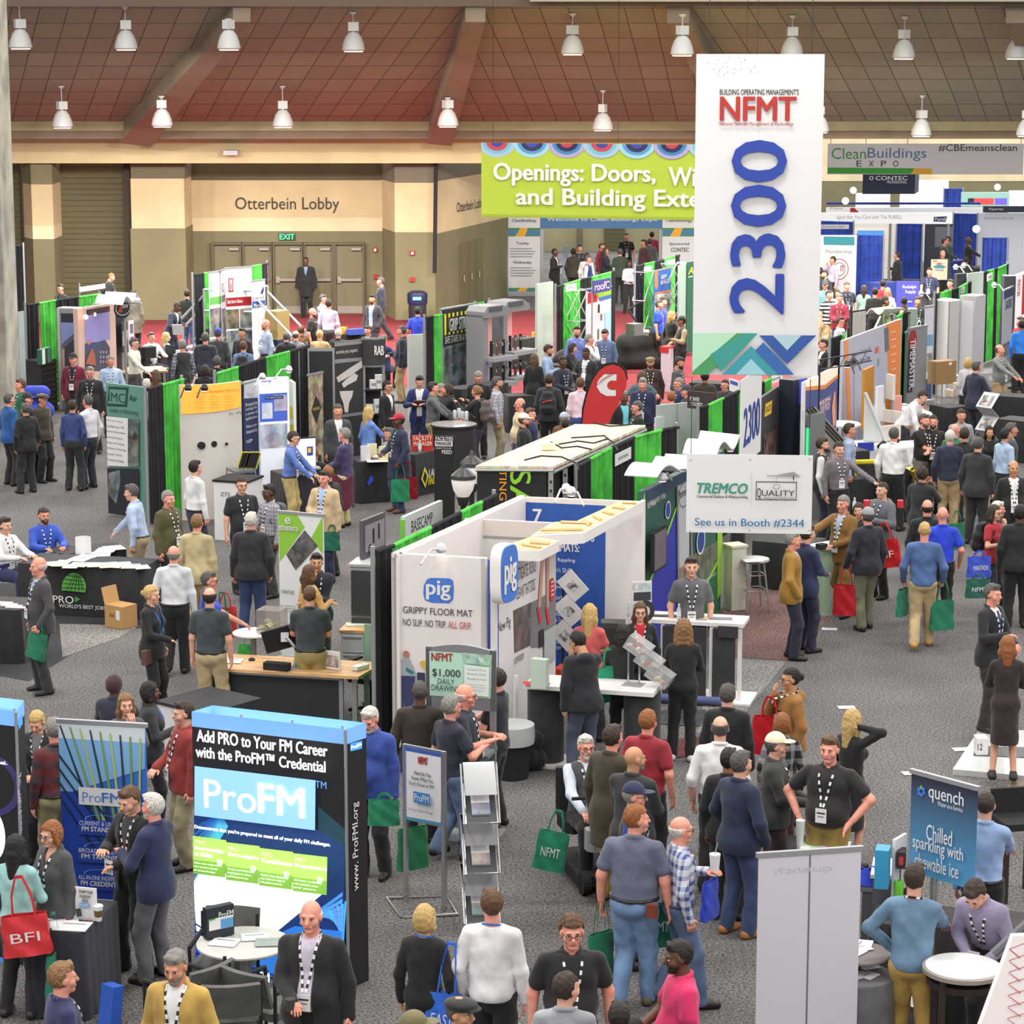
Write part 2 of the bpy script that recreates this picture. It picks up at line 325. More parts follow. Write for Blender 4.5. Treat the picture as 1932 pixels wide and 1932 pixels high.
def wallbox(nm,lab,cat,px,py,w,h,Y,mat,d=.06,front=None):
 c=V(px,py,Y);m=MB();m.bx(c.x-w/2,c.x+w/2,Y-d,Y,c.z-h/2,c.z+h/2,mat)
 if front:m.bx(c.x-w/4,c.x+w/4,Y-d-.01,Y-d,c.z-h/3,c.z+h/4,front)
 return tag(m.Qa(nm),lab,cat)
RD=M((168,40,40),.5)
wallbox('fire_alarm','red fire alarm strobe high^olive wall`lobby doors','alarm',708,471,.13,.15,79.3,RD,.06,M('w'))
wallbox('fire_alarm','red pull station low^olive wall`lobby doors','alarm',709,522,.13,.15,79.3,RD)
wallbox('fire_alarm','red and white strobe^pier above>trash can','alarm',778,477,.13,.14,77.5,RD,.06,M('w'))
wallbox('fire_alarm','red pull station^pier just above>trash can','alarm',778,527,.13,.14,77.5,RD)
wallbox('wall_speaker','small white wall bracket and speaker^cream beam','speaker',438,287,.42,.14,76.8,M('lg'),.5)
t=thing('exit_sign','lit green EXIT sign above>lobby doors','sign',V(542,453,79.3));m=MB();m.bx(-.26,.26,-.05,0,0,.22,M((60,58,50),.6));m.Qa('housing',t)
vs,fs,_=QB('EXIT',.03);m=MB();m.add([(-.23+.46*q[0],-.056,.025+.17*q[1])for q in vs],fs,M((40,240,120),.5,3.0));m.Qa('lettering',t)
XL,XR=-22,24
def strip(nm,y0,y1,Y0,mat,dep,x0=XL,x1=XR):
 z1,z0=V(966,y0,Y0).z,V(966,y1,Y0).z;m=MB();m.bx(x0,x1,Y0,Y0+dep,z0,z1,mat);return QA(m,nm)
strip('wall_beam',258,308,76.8,M((214,196,152),.8,kind='plaster'),1.2,XL,V(1330,280,76.8).x)
strip('trim_2',246,262,74.8,M((122,104,88),.8),2.0);strip('trim_3',229,247,74.7,M((160,150,116),.8,kind='plaster'),.5)
ZB,ZT,YB,YT=V(966,232,74.9).z,V(966,10,64).z,74.9,64.0
CN=Qn((0,ZT-ZB,YB-YT)).normalized();CN=-CN if CN.z>0 else CN;CP=Qn((0,YB,ZB))
def ceil(px,py):return onplane(px,py,CP,CN)
SLEN=math.hypot(YB-YT,ZT-ZB)
bm=[(-30,420,(93,230,147,75)),(420,850,(590,220,700,70)),(850,1290,(946,232,885,113)),(1290,1910,(1580,243,1524,113)),(1910,2300,(1980,243,1924,113))]
fold={420:((250,236),(452,6)),850:((830,236),(898,6)),1290:((1390,236),(1276,6)),1910:((2010,236),(1902,6)),-30:((-900,236),(-900,6)),2300:((2800,236),(2800,6))}
TL=M((146,140,124),.9,kind='tiles',c2=(160,154,136))
for x0,x1,(ax,ay,bx_,by)in bm:
 Q=[ceil(*fold[x0][0]),ceil(*fold[x1][0]),ceil(*fold[x1][1]),ceil(*fold[x0][1])];A,B=ceil(ax,ay),ceil(bx_,by)
 sl=lambda p:math.hypot(p.y-YB,p.z-ZB);sh=(B.x-A.x)/(sl(B)-sl(A))
 me=bpy.data.meshes.new('ceiling');me.from_pydata([tuple(q)for q in Q]+[tuple(q-CN*.1)for q in Q],[],[(3,2,1,0),(4,5,6,7)]);me.materials.append(TL)
 uv=me.uv_layers.new();co=[((q.x-sh*sl(q))/.7,sl(q)/1.24)for q in Q]*2
 for lp in me.loops:uv.data[lp.index].uv=co[lp.vertex_index]
 o=bpy.data.objects.new('ceiling',me);C.objects.link(o);o['kind']='structure'
BM=M((150,134,116),.85,kind='plaster')
for nm,pts in(('ceiling_beam',((225,238),(285,246),(473,4),(440,4))),('ceiling_beam',((806,240),(852,244),(916,4),(878,4))),('ceiling_beam',((1375,240),(1425,246),(1300,6),(1258,6))),('ceiling_beam',((1990,240),(2040,246),(1935,6),(1897,6)))):
 m=MB();P=[ceil(*p)for p in pts];m.Qo(P,CN*.5,BM);QA(m,nm)
strip('ceiling_beam',-60,12,63.6,M((118,100,88),.85),.8);strip('ceiling_beam',-75,3,63.2,M((190,180,160),.8),.3,V(1000,5,63).x)
m=MB();m.bx(-60,-3.6-10.2,74.9,75.4,4.9,9,BM)
for i,(x0,y0,x1,y1,lab)in enumerate(((78,25,202,61,'metal air vent in>tiled ceiling nearest>concrete column'),(933,35,1060,68,'metal air vent in>tiled ceiling above>lime banner'),(1340,38,1471,70,'metal air vent in>tiled ceiling above>tall numbered banner'),(1758,42,1893,75,'metal air vent in>tiled ceiling above>clean buildings banner'))):
 c=ceil((x0+x1)/2,y1+14);Yv=c.y-.05;a,b=V(x0,y0,Yv),V(x1,y1,Yv);t=thing('ceiling_vent',lab,'vent',(a.x,Yv,b.z),0,'ceiling air vents');w,h=b.x-a.x,a.z-b.z
 f=MB();fm=M((150,140,118),.5);e=.07
 f.bx(0,w,0,1.2,h-e,h,fm);f.bx(0,w,0,1.2,0,e,fm);f.bx(0,e,0,1.2,e,h-e,fm);f.bx(w-e,w,0,1.2,e,h-e,fm);f.Qa('frame',t)
 f=MB();f.bx(e,w-e,.3,.35,e,h-e,M((40,36,34),.8));f.Qa('backing',t)
 f=MB();n=12
 for k in range(n):x=e+.12+(w-2*e-.2)*k/n;f.bx(x,x+.09,.05,.3,e+.03,h-e-.03,M((130,126,120),.5))
 f.Qa('slat',t)
LAMPS=[(39,92,8),(238,94,12),(432,94,35),(667,97,22),(1080,103,25),(1287,105,27),(1494,106,29),(1705,111,31),(1917,111,52),(118,241,162),(306,239,181),(534,240,162),(845,239,184),(1137,246,170),(1545,250,176),(1738,257,180),(1936,257,182)]
WE=M((214,214,214),.3);LENS=M((255,250,240),.4,4.0)
NM=['nearest>concrete column','second from>column','beside>first ceiling beam','above>double doors','above>lime banner','just before>tall banner','behind>tall banner top','past>tall banner','at>far corner']
for i,(x,yb,ys)in enumerate(LAMPS):
 up=i<9;tp=onplane(x,ys,CP+CN*.52,CN)if i in(2,5,10,12)else ceil(x,ys);p=V(x,yb,tp.y);nm=('upper row, '+NM[i])if up else 'lower row, '+['over>roller shutter','over>first ceiling beam foot','over>double doors','over>olive pier','over>lime banner','behind>tall banner','over>clean buildings banner','at>far corner'][i-9]
 t=thing('high_bay_lamp','white bell-shaped hanging lamp, '+nm,'lamp',p,rnd.uniform(0,1.5),'hanging bell lamps')
 m=MB();m.Qk([(.235,.0),(.29,.045),(.285,.07),(.26,.2),(.2,.36),(.13,.45),(.11,.47)],(0,0,0),WE,24);m.Qa('reflector',t,1)
 m=MB();m.Qk([(.232,-.012),(.236,.012)],(0,0,0),LENS,24);m.Qa('lens',t)
 m=MB();m.bx(-.13,.13,-.09,.09,.5,.72,WE);m.Qa('ballast_box',t)
 m=MB();h=tp.z-p.z;m.Qh([(0,0,.72),(0,0,h)],.014,M('lg'));m.Qk([(.03,h-.08),(.09,h-.02),(.09,h)],(0,0,0),WE,12);m.Qh([(0,0,.46),(0,0,.52)],.04,WE);m.Qa('stem',t)
 l=area('bell_lamp_light',(0,0,-.05),.4,520);l.parent=t;l.data.spread=PI
c=G(18,838,0);m=MB();m.bx(c.x-1.6,c.x,c.y,c.y+1.4,0,10.5,M((158,154,142),.9,kind='concrete'));QA(m,'column_concrete')
wallp('wall_far',900,2200,240,343,116,CREAM2);wallp('wall_far',900,2200,342,None,116,OLIVE)
wallp('wall_portal',1010,1420,250,421,86.2,CREAM,.3);wallp('wall_room',1000,1320,400,None,103,M((150,144,112),.8,kind='plaster'))
wallp('door_11',1140,1178,420,None,102.9,SL,.1);wallp('trim_4',1088,1098,420,None,102.8,DKOL,.1)
for x,y in((12,108),(2,98),(20,98),(24,110)):area('next_hall_light',(x,y,9.5),2.0,900,(1,.98,.96))
p0,p1=V(823,262,77.3),V(820,515,77.3);m=MB();m.Qh([p0,p1],.06,M((20,22,30),.7));tag(m.Qa('cable_cover'),'thin black vertical cable cover running down>pier','cable')
# people: signed-distance figures meshed as one surface
class Fld:
 def __init__(s,lo,hi,v):
  s.v=v;s.lo=np.array(lo,float)-2*v;s.n=np.ceil((np.array(hi)-s.lo)/v).astype(int)+3
  s.D=np.full(s.n,.3,np.float32);s.ax=[s.lo[i]+v*np.arange(s.n[i])for i in range(3)]
 def sub(s,lo,hi):
  a=np.clip(np.floor((np.array(lo)-s.lo)/s.v).astype(int),0,s.n);b=np.clip(np.ceil((np.array(hi)-s.lo)/s.v).astype(int)+1,0,s.n)
  sl=tuple(slice(a[i],b[i])for i in range(3));return sl,s.ax[0][sl[0]][:,None,None],s.ax[1][sl[1]][None,:,None],s.ax[2][sl[2]][None,None,:]
 def put(s,sl,d,k,cut):
  if d.size==0:return
  A=s.D[sl]
  if cut:s.D[sl]=np.maximum(A,-d)
  elif k<=0:s.D[sl]=np.minimum(A,d)
  else:
   h=np.clip(.5+.5*(d-A)/k,0,1);s.D[sl]=d*(1-h)+A*h-k*h*(1-h)
 def cap(s,a,b,r1,r2,k=.02,cut=0):
  a=np.array(a,float);b=np.array(b,float);R=max(r1,r2)+k+2.5*s.v
  sl,x,y,z=s.sub(np.minimum(a,b)-R,np.maximum(a,b)+R);ab=b-a;L2=max(ab@ab,1e-9)
  t=np.clip(((x-a[0])*ab[0]+(y-a[1])*ab[1]+(z-a[2])*ab[2])/L2,0,1)
  d=np.sqrt((x-a[0]-ab[0]*t)**2+(y-a[1]-ab[1]*t)**2+(z-a[2]-ab[2]*t)**2)-(r1+(r2-r1)*t)
  s.put(sl,d,k,cut)
 def ell(s,c,r,k=.02,cut=0,R=None):
  c=np.array(c,float);r=np.array(r,float);m=(r if R is None else np.full(3,r.max()))+k+2.5*s.v
  sl,x,y,z=s.sub(c-m,c+m);x=x-c[0];y=y-c[1];z=z-c[2]
  if R is not None:x,y,z=[R[0][i]*x+R[1][i]*y+R[2][i]*z for i in range(3)]
  k0=np.sqrt((x/r[0])**2+(y/r[1])**2+(z/r[2])**2);k1=np.sqrt((x/r[0]**2)**2+(y/r[1]**2)**2+(z/r[2]**2)**2)+1e-9
  s.put(sl,k0*(k0-1)/k1,k,cut)
 def QD(s,fn):
  s.D=np.maximum(s.D,fn(s.ax[0][:,None,None],s.ax[1][None,:,None],s.ax[2][None,None,:])).astype(np.float32)
 def mesh(s):
  D=s.D;S=D<0;nx,ny,nz=D.shape
  c=[(i,j,k)for i in(0,1)for j in(0,1)for k in(0,1)]
  cnt=sum(S[i:nx-1+i,j:ny-1+j,k:nz-1+k].astype(np.int8)for i,j,k in c)
  act=(cnt>0)&(cnt<8);I=np.argwhere(act)
  if len(I)==0:return np.zeros((0,3)),np.zeros((0,4),int)
  val=np.stack([D[I[:,0]+i,I[:,1]+j,I[:,2]+k]for i,j,k in c],1);P=np.zeros((len(I),3));N=np.zeros(len(I))
  for a in range(8):
   for b in range(a+1,8):
    if sum(abs(p-q)for p,q in zip(c[a],c[b]))!=1:continue
    va,vb=val[:,a],val[:,b];x=(va<0)!=(vb<0);t=np.where(x,va/np.where(x,va-vb,1),0)
    ca,cb=np.array(c[a]),np.array(c[b]);P+=np.where(x[:,None],ca+t[:,None]*(cb-ca),0);N+=x
  P=(P/N[:,None]+I)*s.v+s.lo;ix=np.full(act.shape,-1,np.int64);ix[tuple(I.T)]=np.arange(len(I));Q=[]
  for ax in range(3):
   u,w=(ax+1)%3,(ax+2)%3;a=[slice(1,n-1)for n in D.shape];b=list(a);a[ax]=slice(0,D.shape[ax]-1);b[ax]=slice(1,D.shape[ax])
   A,B=S[tuple(a)],S[tuple(b)];E=np.argwhere(A!=B);off=np.array([1,1,1]);off[ax]=0;E=E+off
   f=A[tuple((E-off).T)]
   def cell(du,dw):
    q=E.copy();q[:,u]-=du;q[:,w]-=dw;return ix[tuple(q.T)]
   q=np.stack([cell(1,1),cell(0,1),cell(0,0),cell(1,0)],1);q[~f]=q[~f][:,::-1];Q.append(q[(q>=0).all(1)])
  return P,np.concatenate(Q)
def npmesh(name,parts,parent):
 V_,F_,MI,mats=[],[],[],[];o=0
 for v,f,mt in parts:
  if len(v)==0:continue
  ml,idx=mt if isinstance(mt,tuple)else([mt],None);loc=[]
  for q in ml:
   if q not in mats:mats.append(q)
   loc.append(mats.index(q))
  V_.append(v);F_.append(f+o);o+=len(v);MI.append(np.full(len(f),loc[0])if idx is None else np.array(loc)[idx])
 if not V_:return None
 Vv=np.concatenate(V_);Ff=np.concatenate(F_);mi=np.concatenate(MI);me=bpy.data.meshes.new(name)
 me.vertices.add(len(Vv));me.vertices.foreach_set('co',Vv.astype(np.float32).ravel());me.loops.add(Ff.size);me.loops.foreach_set('vertex_index',Ff.astype(np.int32).ravel())
 me.polygons.add(len(Ff));me.polygons.foreach_set('loop_start',np.arange(0,Ff.size,4,dtype=np.int32));me.polygons.foreach_set('material_index',mi.astype(np.int32));me.polygons.foreach_set('use_smooth',np.ones(len(Ff),bool))
 for q in mats:me.materials.append(q)
 me.update(calc_edges=1);ob=bpy.data.objects.new(name,me);C.objects.link(ob);ob.parent=parent;return ob
def ball(c,r,n=6):
 vs=[];fs=[];c=np.array(c);r=np.array(r)*np.ones(3)
 for i in range(n+1):
  for j in range(2*n):t=PI*i/n;p=PI*j/n;vs.append(c+r*(math.sin(t)*math.cos(p),math.sin(t)*math.sin(p),math.cos(t)))
 for i in range(n):
  for j in range(2*n):fs.append((i*2*n+j,(i+1)*2*n+j,(i+1)*2*n+(j+1)%(2*n),i*2*n+(j+1)%(2*n)))
 return np.array(vs),np.array(fs)
def ik(a,b,l1,l2,hint):
 a,b=np.array(a,float),np.array(b,float);d=b-a;L=np.linalg.norm(d)
 if L>(l1+l2)*.995:b=a+d*(l1+l2)*.995/L;d=b-a;L=np.linalg.norm(d)
 u=d/L;q=(l1*l1-l2*l2+L*L)/(2*L);h=math.sqrt(max(l1*l1-q*q,0));p=np.array(hint,float);p=p-u*(p@u);p/=np.linalg.norm(p)+1e-9
 return a+u*q+p*h,b
def rotx(p,a,o):
 p=np.asarray(p,float)-o;c,s=math.cos(a),math.sin(a);return np.stack([p[...,0],p[...,1]*c-p[...,2]*s,p[...,1]*s+p[...,2]*c],-1)+o
def rotz(p,a,o):
 p=np.asarray(p,float)-o;c,s=math.cos(a),math.sin(a);return np.stack([p[...,0]*c-p[...,1]*s,p[...,0]*s+p[...,1]*c,p[...,2]],-1)+o
SK=dict(a=(222,172,148),b=(208,150,124),c=(196,148,112),d=(150,104,76),e=(98,66,50),p=(228,160,140))
HC=dict(k=(26,22,20),d=(56,42,34),b=(96,68,46),l=(140,104,68),y=(206,172,112),g=(140,136,130),w=(212,208,200),r=(150,92,50),s=(86,82,80))
ARM=dict(d=((.225,.03,.905),(.5,-.6,0)),f=((.07,.27,1.1),(.7,-.5,-.5)),c=((-.13,.2,1.16),(.6,-.1,-.8)),h=((.19,.06,1.04),(1,-.35,.1)),r=((.17,.47,1.12),(.4,-.5,-.7)),t=((.15,.4,1.06),(.6,-.4,-.6)),k=((.21,.09,.96),(.8,-.7,0)),m=((.05,.16,1.46),(.5,.1,-.9)),u=((.16,.36,1.4),(.5,0,-.8)),b=((.08,-.16,1.0),(.9,-.5,0)),p=((.12,.26,1.22),(.6,-.3,-.7)),e=((.13,.0,1.6),(.8,.3,0)),o=((.5,.3,1.12),(.3,-.5,-.7)),g=((.25,.1,.95),(.4,-.8,0)),s=((.3,.62,1.2),(.4,-.3,-.9)))
WHITE=(236,236,238);NP=0
def person(hx,hy,H,face,label,arms='dd',top=('shirt','w'),bot='dk',hair='s',hc='d',skin='a',fat=1.0,sex='m',lean=0,QE=(0,0),sit=0,walk=0,Ql=None,tie=None,lan='k',Qj=1,Qi='',shoes=(34,30,30),group=None,seat=.5,zb=.0):
 global NP;NP+=1;rs=np.random.RandomState(NP);s=H/1.78;rz=math.radians(face)+PI
 drop=(.95-seat/s-.02)if sit else .0;la=-math.radians(lean);HIP=np.array([0,0,.95])
 hp=rotx((0,-.005,1.78),la,HIP);ztop=(hp[2]-drop)*s
 g=G(hx,hy,ztop+zb);dist=g.length;fx=rotz(np.array([hp[0],hp[1],0])*s,rz,np.zeros(3));gx,gy=g.x-fx[0],g.y-fx[1]
 t=thing('person',label,'person',(gx,gy,zb),rz,group)
 vc=max(.0115,dist*.00033);vh=max(.0068,dist*.00021);vb=max(.018,dist*.0004);vf=max(.0058,dist*.00017);far=dist>46
 fem=sex=='f';w=(.9 if fem else 1.0);fb=fat
 up=lambda p:rotx(p,la,HIP)-np.array([0,0,drop])
 Rm=np.array([[1,0,0],[0,math.cos(la),-math.sin(la)],[0,math.sin(la),math.cos(la)]])if lean else None
 SH={1:up((.168*w*(1+.45*(fb-1)),-.012,1.425)),-1:up((-.168*w*(1+.45*(fb-1)),-.012,1.425))};AJ={}
 for sd,a in((1,arms[0]),(-1,arms[1])):
  (x,y,z),h=ARM[a];wide=(fb-1)*.22;tgt=np.array([sd*(x+(wide if x>.1 else 0)),y+(wide*.6 if y>.05 else 0),z+rs.uniform(-.012,.012)])
  tgt=up(tgt)if a not in 'tr'or not sit else np.array([sd*x,y,.8/s])
  el,wr=ik(SH[sd],tgt,.285,.25,(sd*h[0],h[1],h[2]));AJ[sd]=(SH[sd],el,wr,a)
 LJ={}
 for sd in(1,-1):
  hj=np.array([sd*.088*w,0,.92-drop])
  if sit:an=np.array([sd*.11,.4,.09]);kn=np.array([sd*.12,.42,hj[2]+.0]);
  else:
   st=walk*sd*.26 if walk else rs.uniform(-.04,.06);an=np.array([sd*(.095+(0 if walk else rs.uniform(0,.05))),st,.085+(.06 if st<-.1 else 0)])
   kn,an=ik(hj,an,.43,.42,(0,1,0))
  LJ[sd]=(hj,kn,an)
 cc=np.array([AJ[q][i]for q in(1,-1)for i in(0,1,2)]+[LJ[q][i]for q in(1,-1)for i in(0,1,2)]);bl=1.0
 lo=np.minimum(cc.min(0),[-.3*fb,-.26*fb,0])-[.1,.12,0];hi=np.maximum(cc.max(0),[.3*fb,.24*fb,0])+[.1,.2,0];lo[2]=0;hi[2]=up((0,0,1.62))[2]+.06
 def torso(f,i,k=.05,belly=1):
  f.ell(up((0,-.01,.95)),(.162*(1.03 if fem else .98)*(1+.6*(fb-1))+i,.118*(1+.7*(fb-1))+i,.14+i),k,R=Rm)
  f.ell(up((0,.0,1.12)),((.132 if fem else .148)*(1+1.0*(fb-1))+i,.105*(1+1.1*(fb-1))+i,.18+i),k,R=Rm)
  f.ell(up((0,.0,1.31)),(.168*w*(1+.55*(fb-1))+i,.112*(1+.6*(fb-1))+i,.19+i),k,R=Rm)
  f.cap(up((-.12*w,-.012,1.415)),up((.12*w,-.012,1.415)),.058+i,.058+i,k)
  for sd in(1,-1):f.cap(up((sd*.03,-.02,1.47)),up((sd*.13*w,-.015,1.43)),.035+i*.8,.04+i,.03)
  f.cap(up((0,-.014,1.45)),up((0,-.008,1.52)),.062+i*.7,.05+i*.4,k)
  if fem:
   for sd in(1,-1):f.ell(up((sd*.075,.085,1.29)),(.062+i,.055+i,.062+i),.03,R=Rm)
  if fb>1.08:f.ell(up((0,.05+.09*(fb-1),1.08)),(.135*fb+i,.1*fb+i,.15+i),.05,R=Rm)
 def sleeve(f,sd,i,end=1.0,k=.025):
  S0,E0,W0,_=AJ[sd];q=.9 if fem else 1.0+.3*(fb-1)
  if end>.55:
   f.cap(S0,E0,.05*q+i,.041*q+i,k);e=(end-.55)/.45;f.cap(E0,E0+(W0-E0)*e,.042*q+i,(.042+(.028-.042)*e)*q+i+.003,k)
  else:f.cap(S0,S0+(E0-S0)*end/.55,.051*q+i,.049*q+i+.008,k)
 def legs(f,i,k=.03,end=1.0):
  for sd in(1,-1):
   h,kn,an=LJ[sd];q=1+.45*(fb-1);f.cap(h,kn,.088*q+i,.062*q+i,k);f.cap(kn,kn+(an-kn)*end,.06*q+i,.045+i*1.2,k)
 skm=M(SK[skin],.55,kind='skin');lip=M(tuple(v*k for v,k in zip(SK[skin],(.86,.68,.68))),.5);parts=[]
 f=Fld(lo,hi,vb);torso(f,-.012);legs(f,-.008)
 for sd in(1,-1):sleeve(f,sd,0)
 for sd in(1,-1):f.cap(LJ[sd][2]+[0,-.02,-.045],LJ[sd][2]+[sd*.012,.1,-.056],.028,.022,.01)
 v,q=f.mesh();parts.append((v*s,q,skm))
 HO=np.array([0,.012,1.655]);yaw,nod=math.radians(QE[0]),-math.radians(QE[1])
 def hd(p):
  p=rotx(p,nod,np.array([0,-.02,-.09]));p=rotz(p,yaw,np.array([0,-.02,0]));p=p+HO;return up(p)*s
 jw=.92 if fem else 1.0;h=Fld((-.11,-.14,-.22),(.11,.14,.15),vh)
 h.ell((0,-.014,.03),(.075,.094,.094),.02);h.ell((0,.02,-.034),(.058*jw,.07,.084*jw),.03);h.ell((0,.062,-.094*jw),(.03*jw,.026,.022),.02)
 h.cap((-.034,.076,.024),(.034,.076,.024),.015,.015,.012);h.cap((0,.086,.014),(0,.106,-.024),.0095,.0155,.01)
 for sd in(1,-1):
  h.ell((sd*.04,.05,-.028),(.028,.03,.028),.02);h.ell((sd*.032,.1,.004),(.015,.013,.0095),0,1);h.ell((sd*.077,-.006,0),(.013,.026,.033),.006)
 h.cap((-.02,.083,-.058),(.02,.083,-.058),.0105,.0105,.006);h.cap((0,-.015,-.05),(0,-.032,-.21),.056*jw,.058*jw,.025)
 v,q=h.mesh();fc=v[q].mean(1);mi=((np.abs(fc[:,0])<.025)&(fc[:,1]>.078)&(fc[:,2]<-.049)&(fc[:,2]>-.069)).astype(int);parts.append((hd(v),q,([skm,lip],mi)))
 hm=M(HC[hc],.6,kind='hair');ew=M((232,228,222),.3);ed=M((44,32,26),.3);br=M(tuple(c*.8 for c in HC[hc if hc not in 'w'else 'g']),.7)
 if not far:
  for sd in(1,-1):
   v,q=ball((sd*.0315,.0795,.004),(.0125,.011,.0095));parts.append((hd(v),q,ew));v,q=ball((sd*.0315,.0885,.004),(.0062,.003,.0062),4);parts.append((hd(v),q,ed))
   v,q=ball((sd*.033,.0905,.0265),(.018,.005,.0042),4);parts.append((hd(v),q,br));v,q=ball((sd*.0315,.0865,.0115),(.0145,.006,.0028),4);parts.append((hd(v),q,ed))
 for sd in(1,-1):
  S0,E0,W0,a=AJ[sd]
  if a=='k':continue
  d=(W0-E0)/(np.linalg.norm(W0-E0)+1e-9);ref=np.array([0,1,0])if a in 'dgb'else np.array([0,.2,-1.0])
  if a in 'h':d=np.array([-sd*.55,.5,-.65]);d/=np.linalg.norm(d);ref=np.array([sd,0,0])
  if a=='m':d=np.array([-sd*.2,.1,.95]);ref=np.array([0,-1,0])
  side=np.cross(d,ref);side/=np.linalg.norm(side)+1e-9
  nrm=np.cross(side,d);pal=nrm if a not in 'dg'else-np.array([sd,0,0])+d*(d@np.array([sd,0,0]));pal=pal/(np.linalg.norm(pal)+1e-9)
  if a not in 'dg'and pal[2]>0 and a!='m':pal=-pal
  sd2=np.cross(d,pal);sd2/=np.linalg.norm(sd2)+1e-9
  fwd=sd2 if(sd2[1]>0 if a in 'dg'else sd2[0]*sd<0)else-sd2
  if a in 'h':fwd=np.array([0,-.6,.8])if a=='h'else fwd
  curl=.95 if a in 'gu'and a=='g'else .35 if a!='c'else .15;sc_=.9 if fem else 1.0;vv=vf;H_=Fld(W0-.16,W0+.16,vv);H_.cap(W0-d*.03,W0+d*.02,.027*sc_,.026*sc_,.012)
  for j in range(4):
   o_=(.5-j/3)*2;K=W0+(d*.088+fwd*o_*.031)*sc_;H_.cap(W0+d*.02+fwd*o_*.016,K,.017*sc_,.0135*sc_,.012)
   l=(.85,.97,.92,.72)[j]*sc_;d1=d*math.cos(curl)+pal*math.sin(curl);d2=d*math.cos(curl*2.3)+pal*math.sin(curl*2.3);A=K+d1*.042*l+fwd*o_*.004;B=A+d2*.038*l
   H_.cap(K,A,.0098,.009,.003);H_.cap(A,B,.009,.0075,.003)
  T=W0+(d*.025+fwd*.024)*sc_;T2=T+(d*.03+fwd*.032+pal*.012)*sc_;H_.cap(T,T2,.0145,.0115,.01);H_.cap(T2,T2+(d*.032+fwd*.006+pal*.008)*sc_,.0112,.009,.003)
  v,q=H_.mesh();parts.append((v*s,q,skm))
 npmesh('body',parts,t)
 hd_o=None;hf=Fld((-.15,-.2,-.36 if hair in('long','curly','wavy')else-.2),(.15,.15,.18),vh);hz=.0
 nape=-.075 if hair not in('buzz',)else-.05;infl={'buzz':.006,'curly':.026,'afro':.02}.get(hair,.0135)
 hat=any(q_[:2]in('C:','F:','T:')for q_ in Qi.split(','))
 if hair not in('none',):
  hf.ell((0,-.016,.03),(.075+infl,.094+infl,.094+infl*1.1),0)
  if hair in('balding','ring'):hf.QD(lambda x,y,z:np.maximum(np.maximum(y-.0+0*x,z-(.03 if hair=='ring'else .055)),-.06-z))
  else:
   fl=.066 if hair in('s','buzz','afro')else .07
   hf.QD(lambda x,y,z:np.minimum(fl-z+(.01 if hair=='s'else 0)*np.cos(x*40)*0+0*y,np.maximum(y-(.004 if not fem else .03),nape-z)))
  if hat:hf.QD(lambda x,y,z:z-.05+0*x+0*y)
  elif hair=='s'and NP%3:hf.cap((-.035,.06,.105),(.045,.05,.108),.02,.018,.02)
  if hair in('long','wavy'):
   L=-.26 if hair=='long'else-.2;hf.ell((0,-.055,-.05),(.088,.055,.12),.03);hf.cap((0,-.075,-.05),(0,-.09,L),.07,.05,.03)
   for sd in(1,-1):hf.cap((sd*.066,.02,.06),(sd*.078,-.01,-.08),.022,.03,.02);hf.cap((sd*.078,-.01,-.08),(sd*.075,-.02,L+.03),.032,.022,.03)
  if hair=='bob':
   hf.ell((0,-.04,-.02),(.096,.075,.105),.03)
   for sd in(1,-1):hf.cap((sd*.064,.03,.06),(sd*.08,.0,-.08),.022,.028,.02)
   hf.QD(lambda x,y,z:np.where((y>.035)&(z<.06)&(np.abs(x)<.06),.05,-1.0))
  if hair=='bun':hf.ell((0,-.125,.02),(.042,.04,.042),.012)
  if hair=='curly':
   hf.ell((0,-.04,-.06),(.115,.085,.15),.03);hf.ell((.05,-.05,-.14),(.07,.06,.08),.03);hf.ell((-.05,-.05,-.14),(.07,.06,.08),.03);hf.QD(lambda x,y,z:np.where((y>.04)&(z<.06)&(np.abs(x)<.062),.05,-1.0))
  v,q=hf.mesh()
  if len(v):
   amp=.006 if hair in('curly','afro')else .0025;n_=v/(np.linalg.norm(v,axis=1,keepdims=1)+1e-6);ph=rs.rand(4)*6
   v=v+n_*(amp*(np.sin(v[:,:1]*110+ph[0])+np.sin(v[:,1:2]*120+ph[1])*np.sin(v[:,2:]*90+ph[2])))
   npmesh('hair',[(hd(v),q,hm)],t)
 if 'D'in Qi:
  b=Fld((-.09,.0,-.15),(.09,.14,-.0),vh);b.ell((0,.02,-.036),(.063,.074,.086),0);b.ell((0,.064,-.096),(.036,.032,.028),.02)
  b.QD(lambda x,y,z:np.maximum(np.maximum(z+.036+0*x,.022-y-(np.abs(x)>.045)*.02),np.where((np.abs(x)<.022)&(z>-.07)&(z<-.052),.02,-1)));v,q=b.mesh();npmesh('beard',[(hd(v),q,br if 'd'in Qi else hm)],t)
 if 'G'in Qi:
  g_=MB();gm=M((30,30,34),.3)
  for sd in(1,-1):
   g_.Qh([(sd*.032+.0215*math.cos(a),.1045-abs(.2*math.cos(a))*.02,.003+.016*math.sin(a))for a in np.linspace(0,2*PI,13)[:-1]],.0026,gm,5,1);g_.Qh([(sd*.052,.1,.006),(sd*.08,.0,.008)],.0025,gm,5)
  g_.Qh([(-.011,.106,.006),(.011,.106,.006)],.0025,gm,5);g_.v=[tuple(p)for p in hd(np.array(g_.v))];g_.Qa('glasses',t)
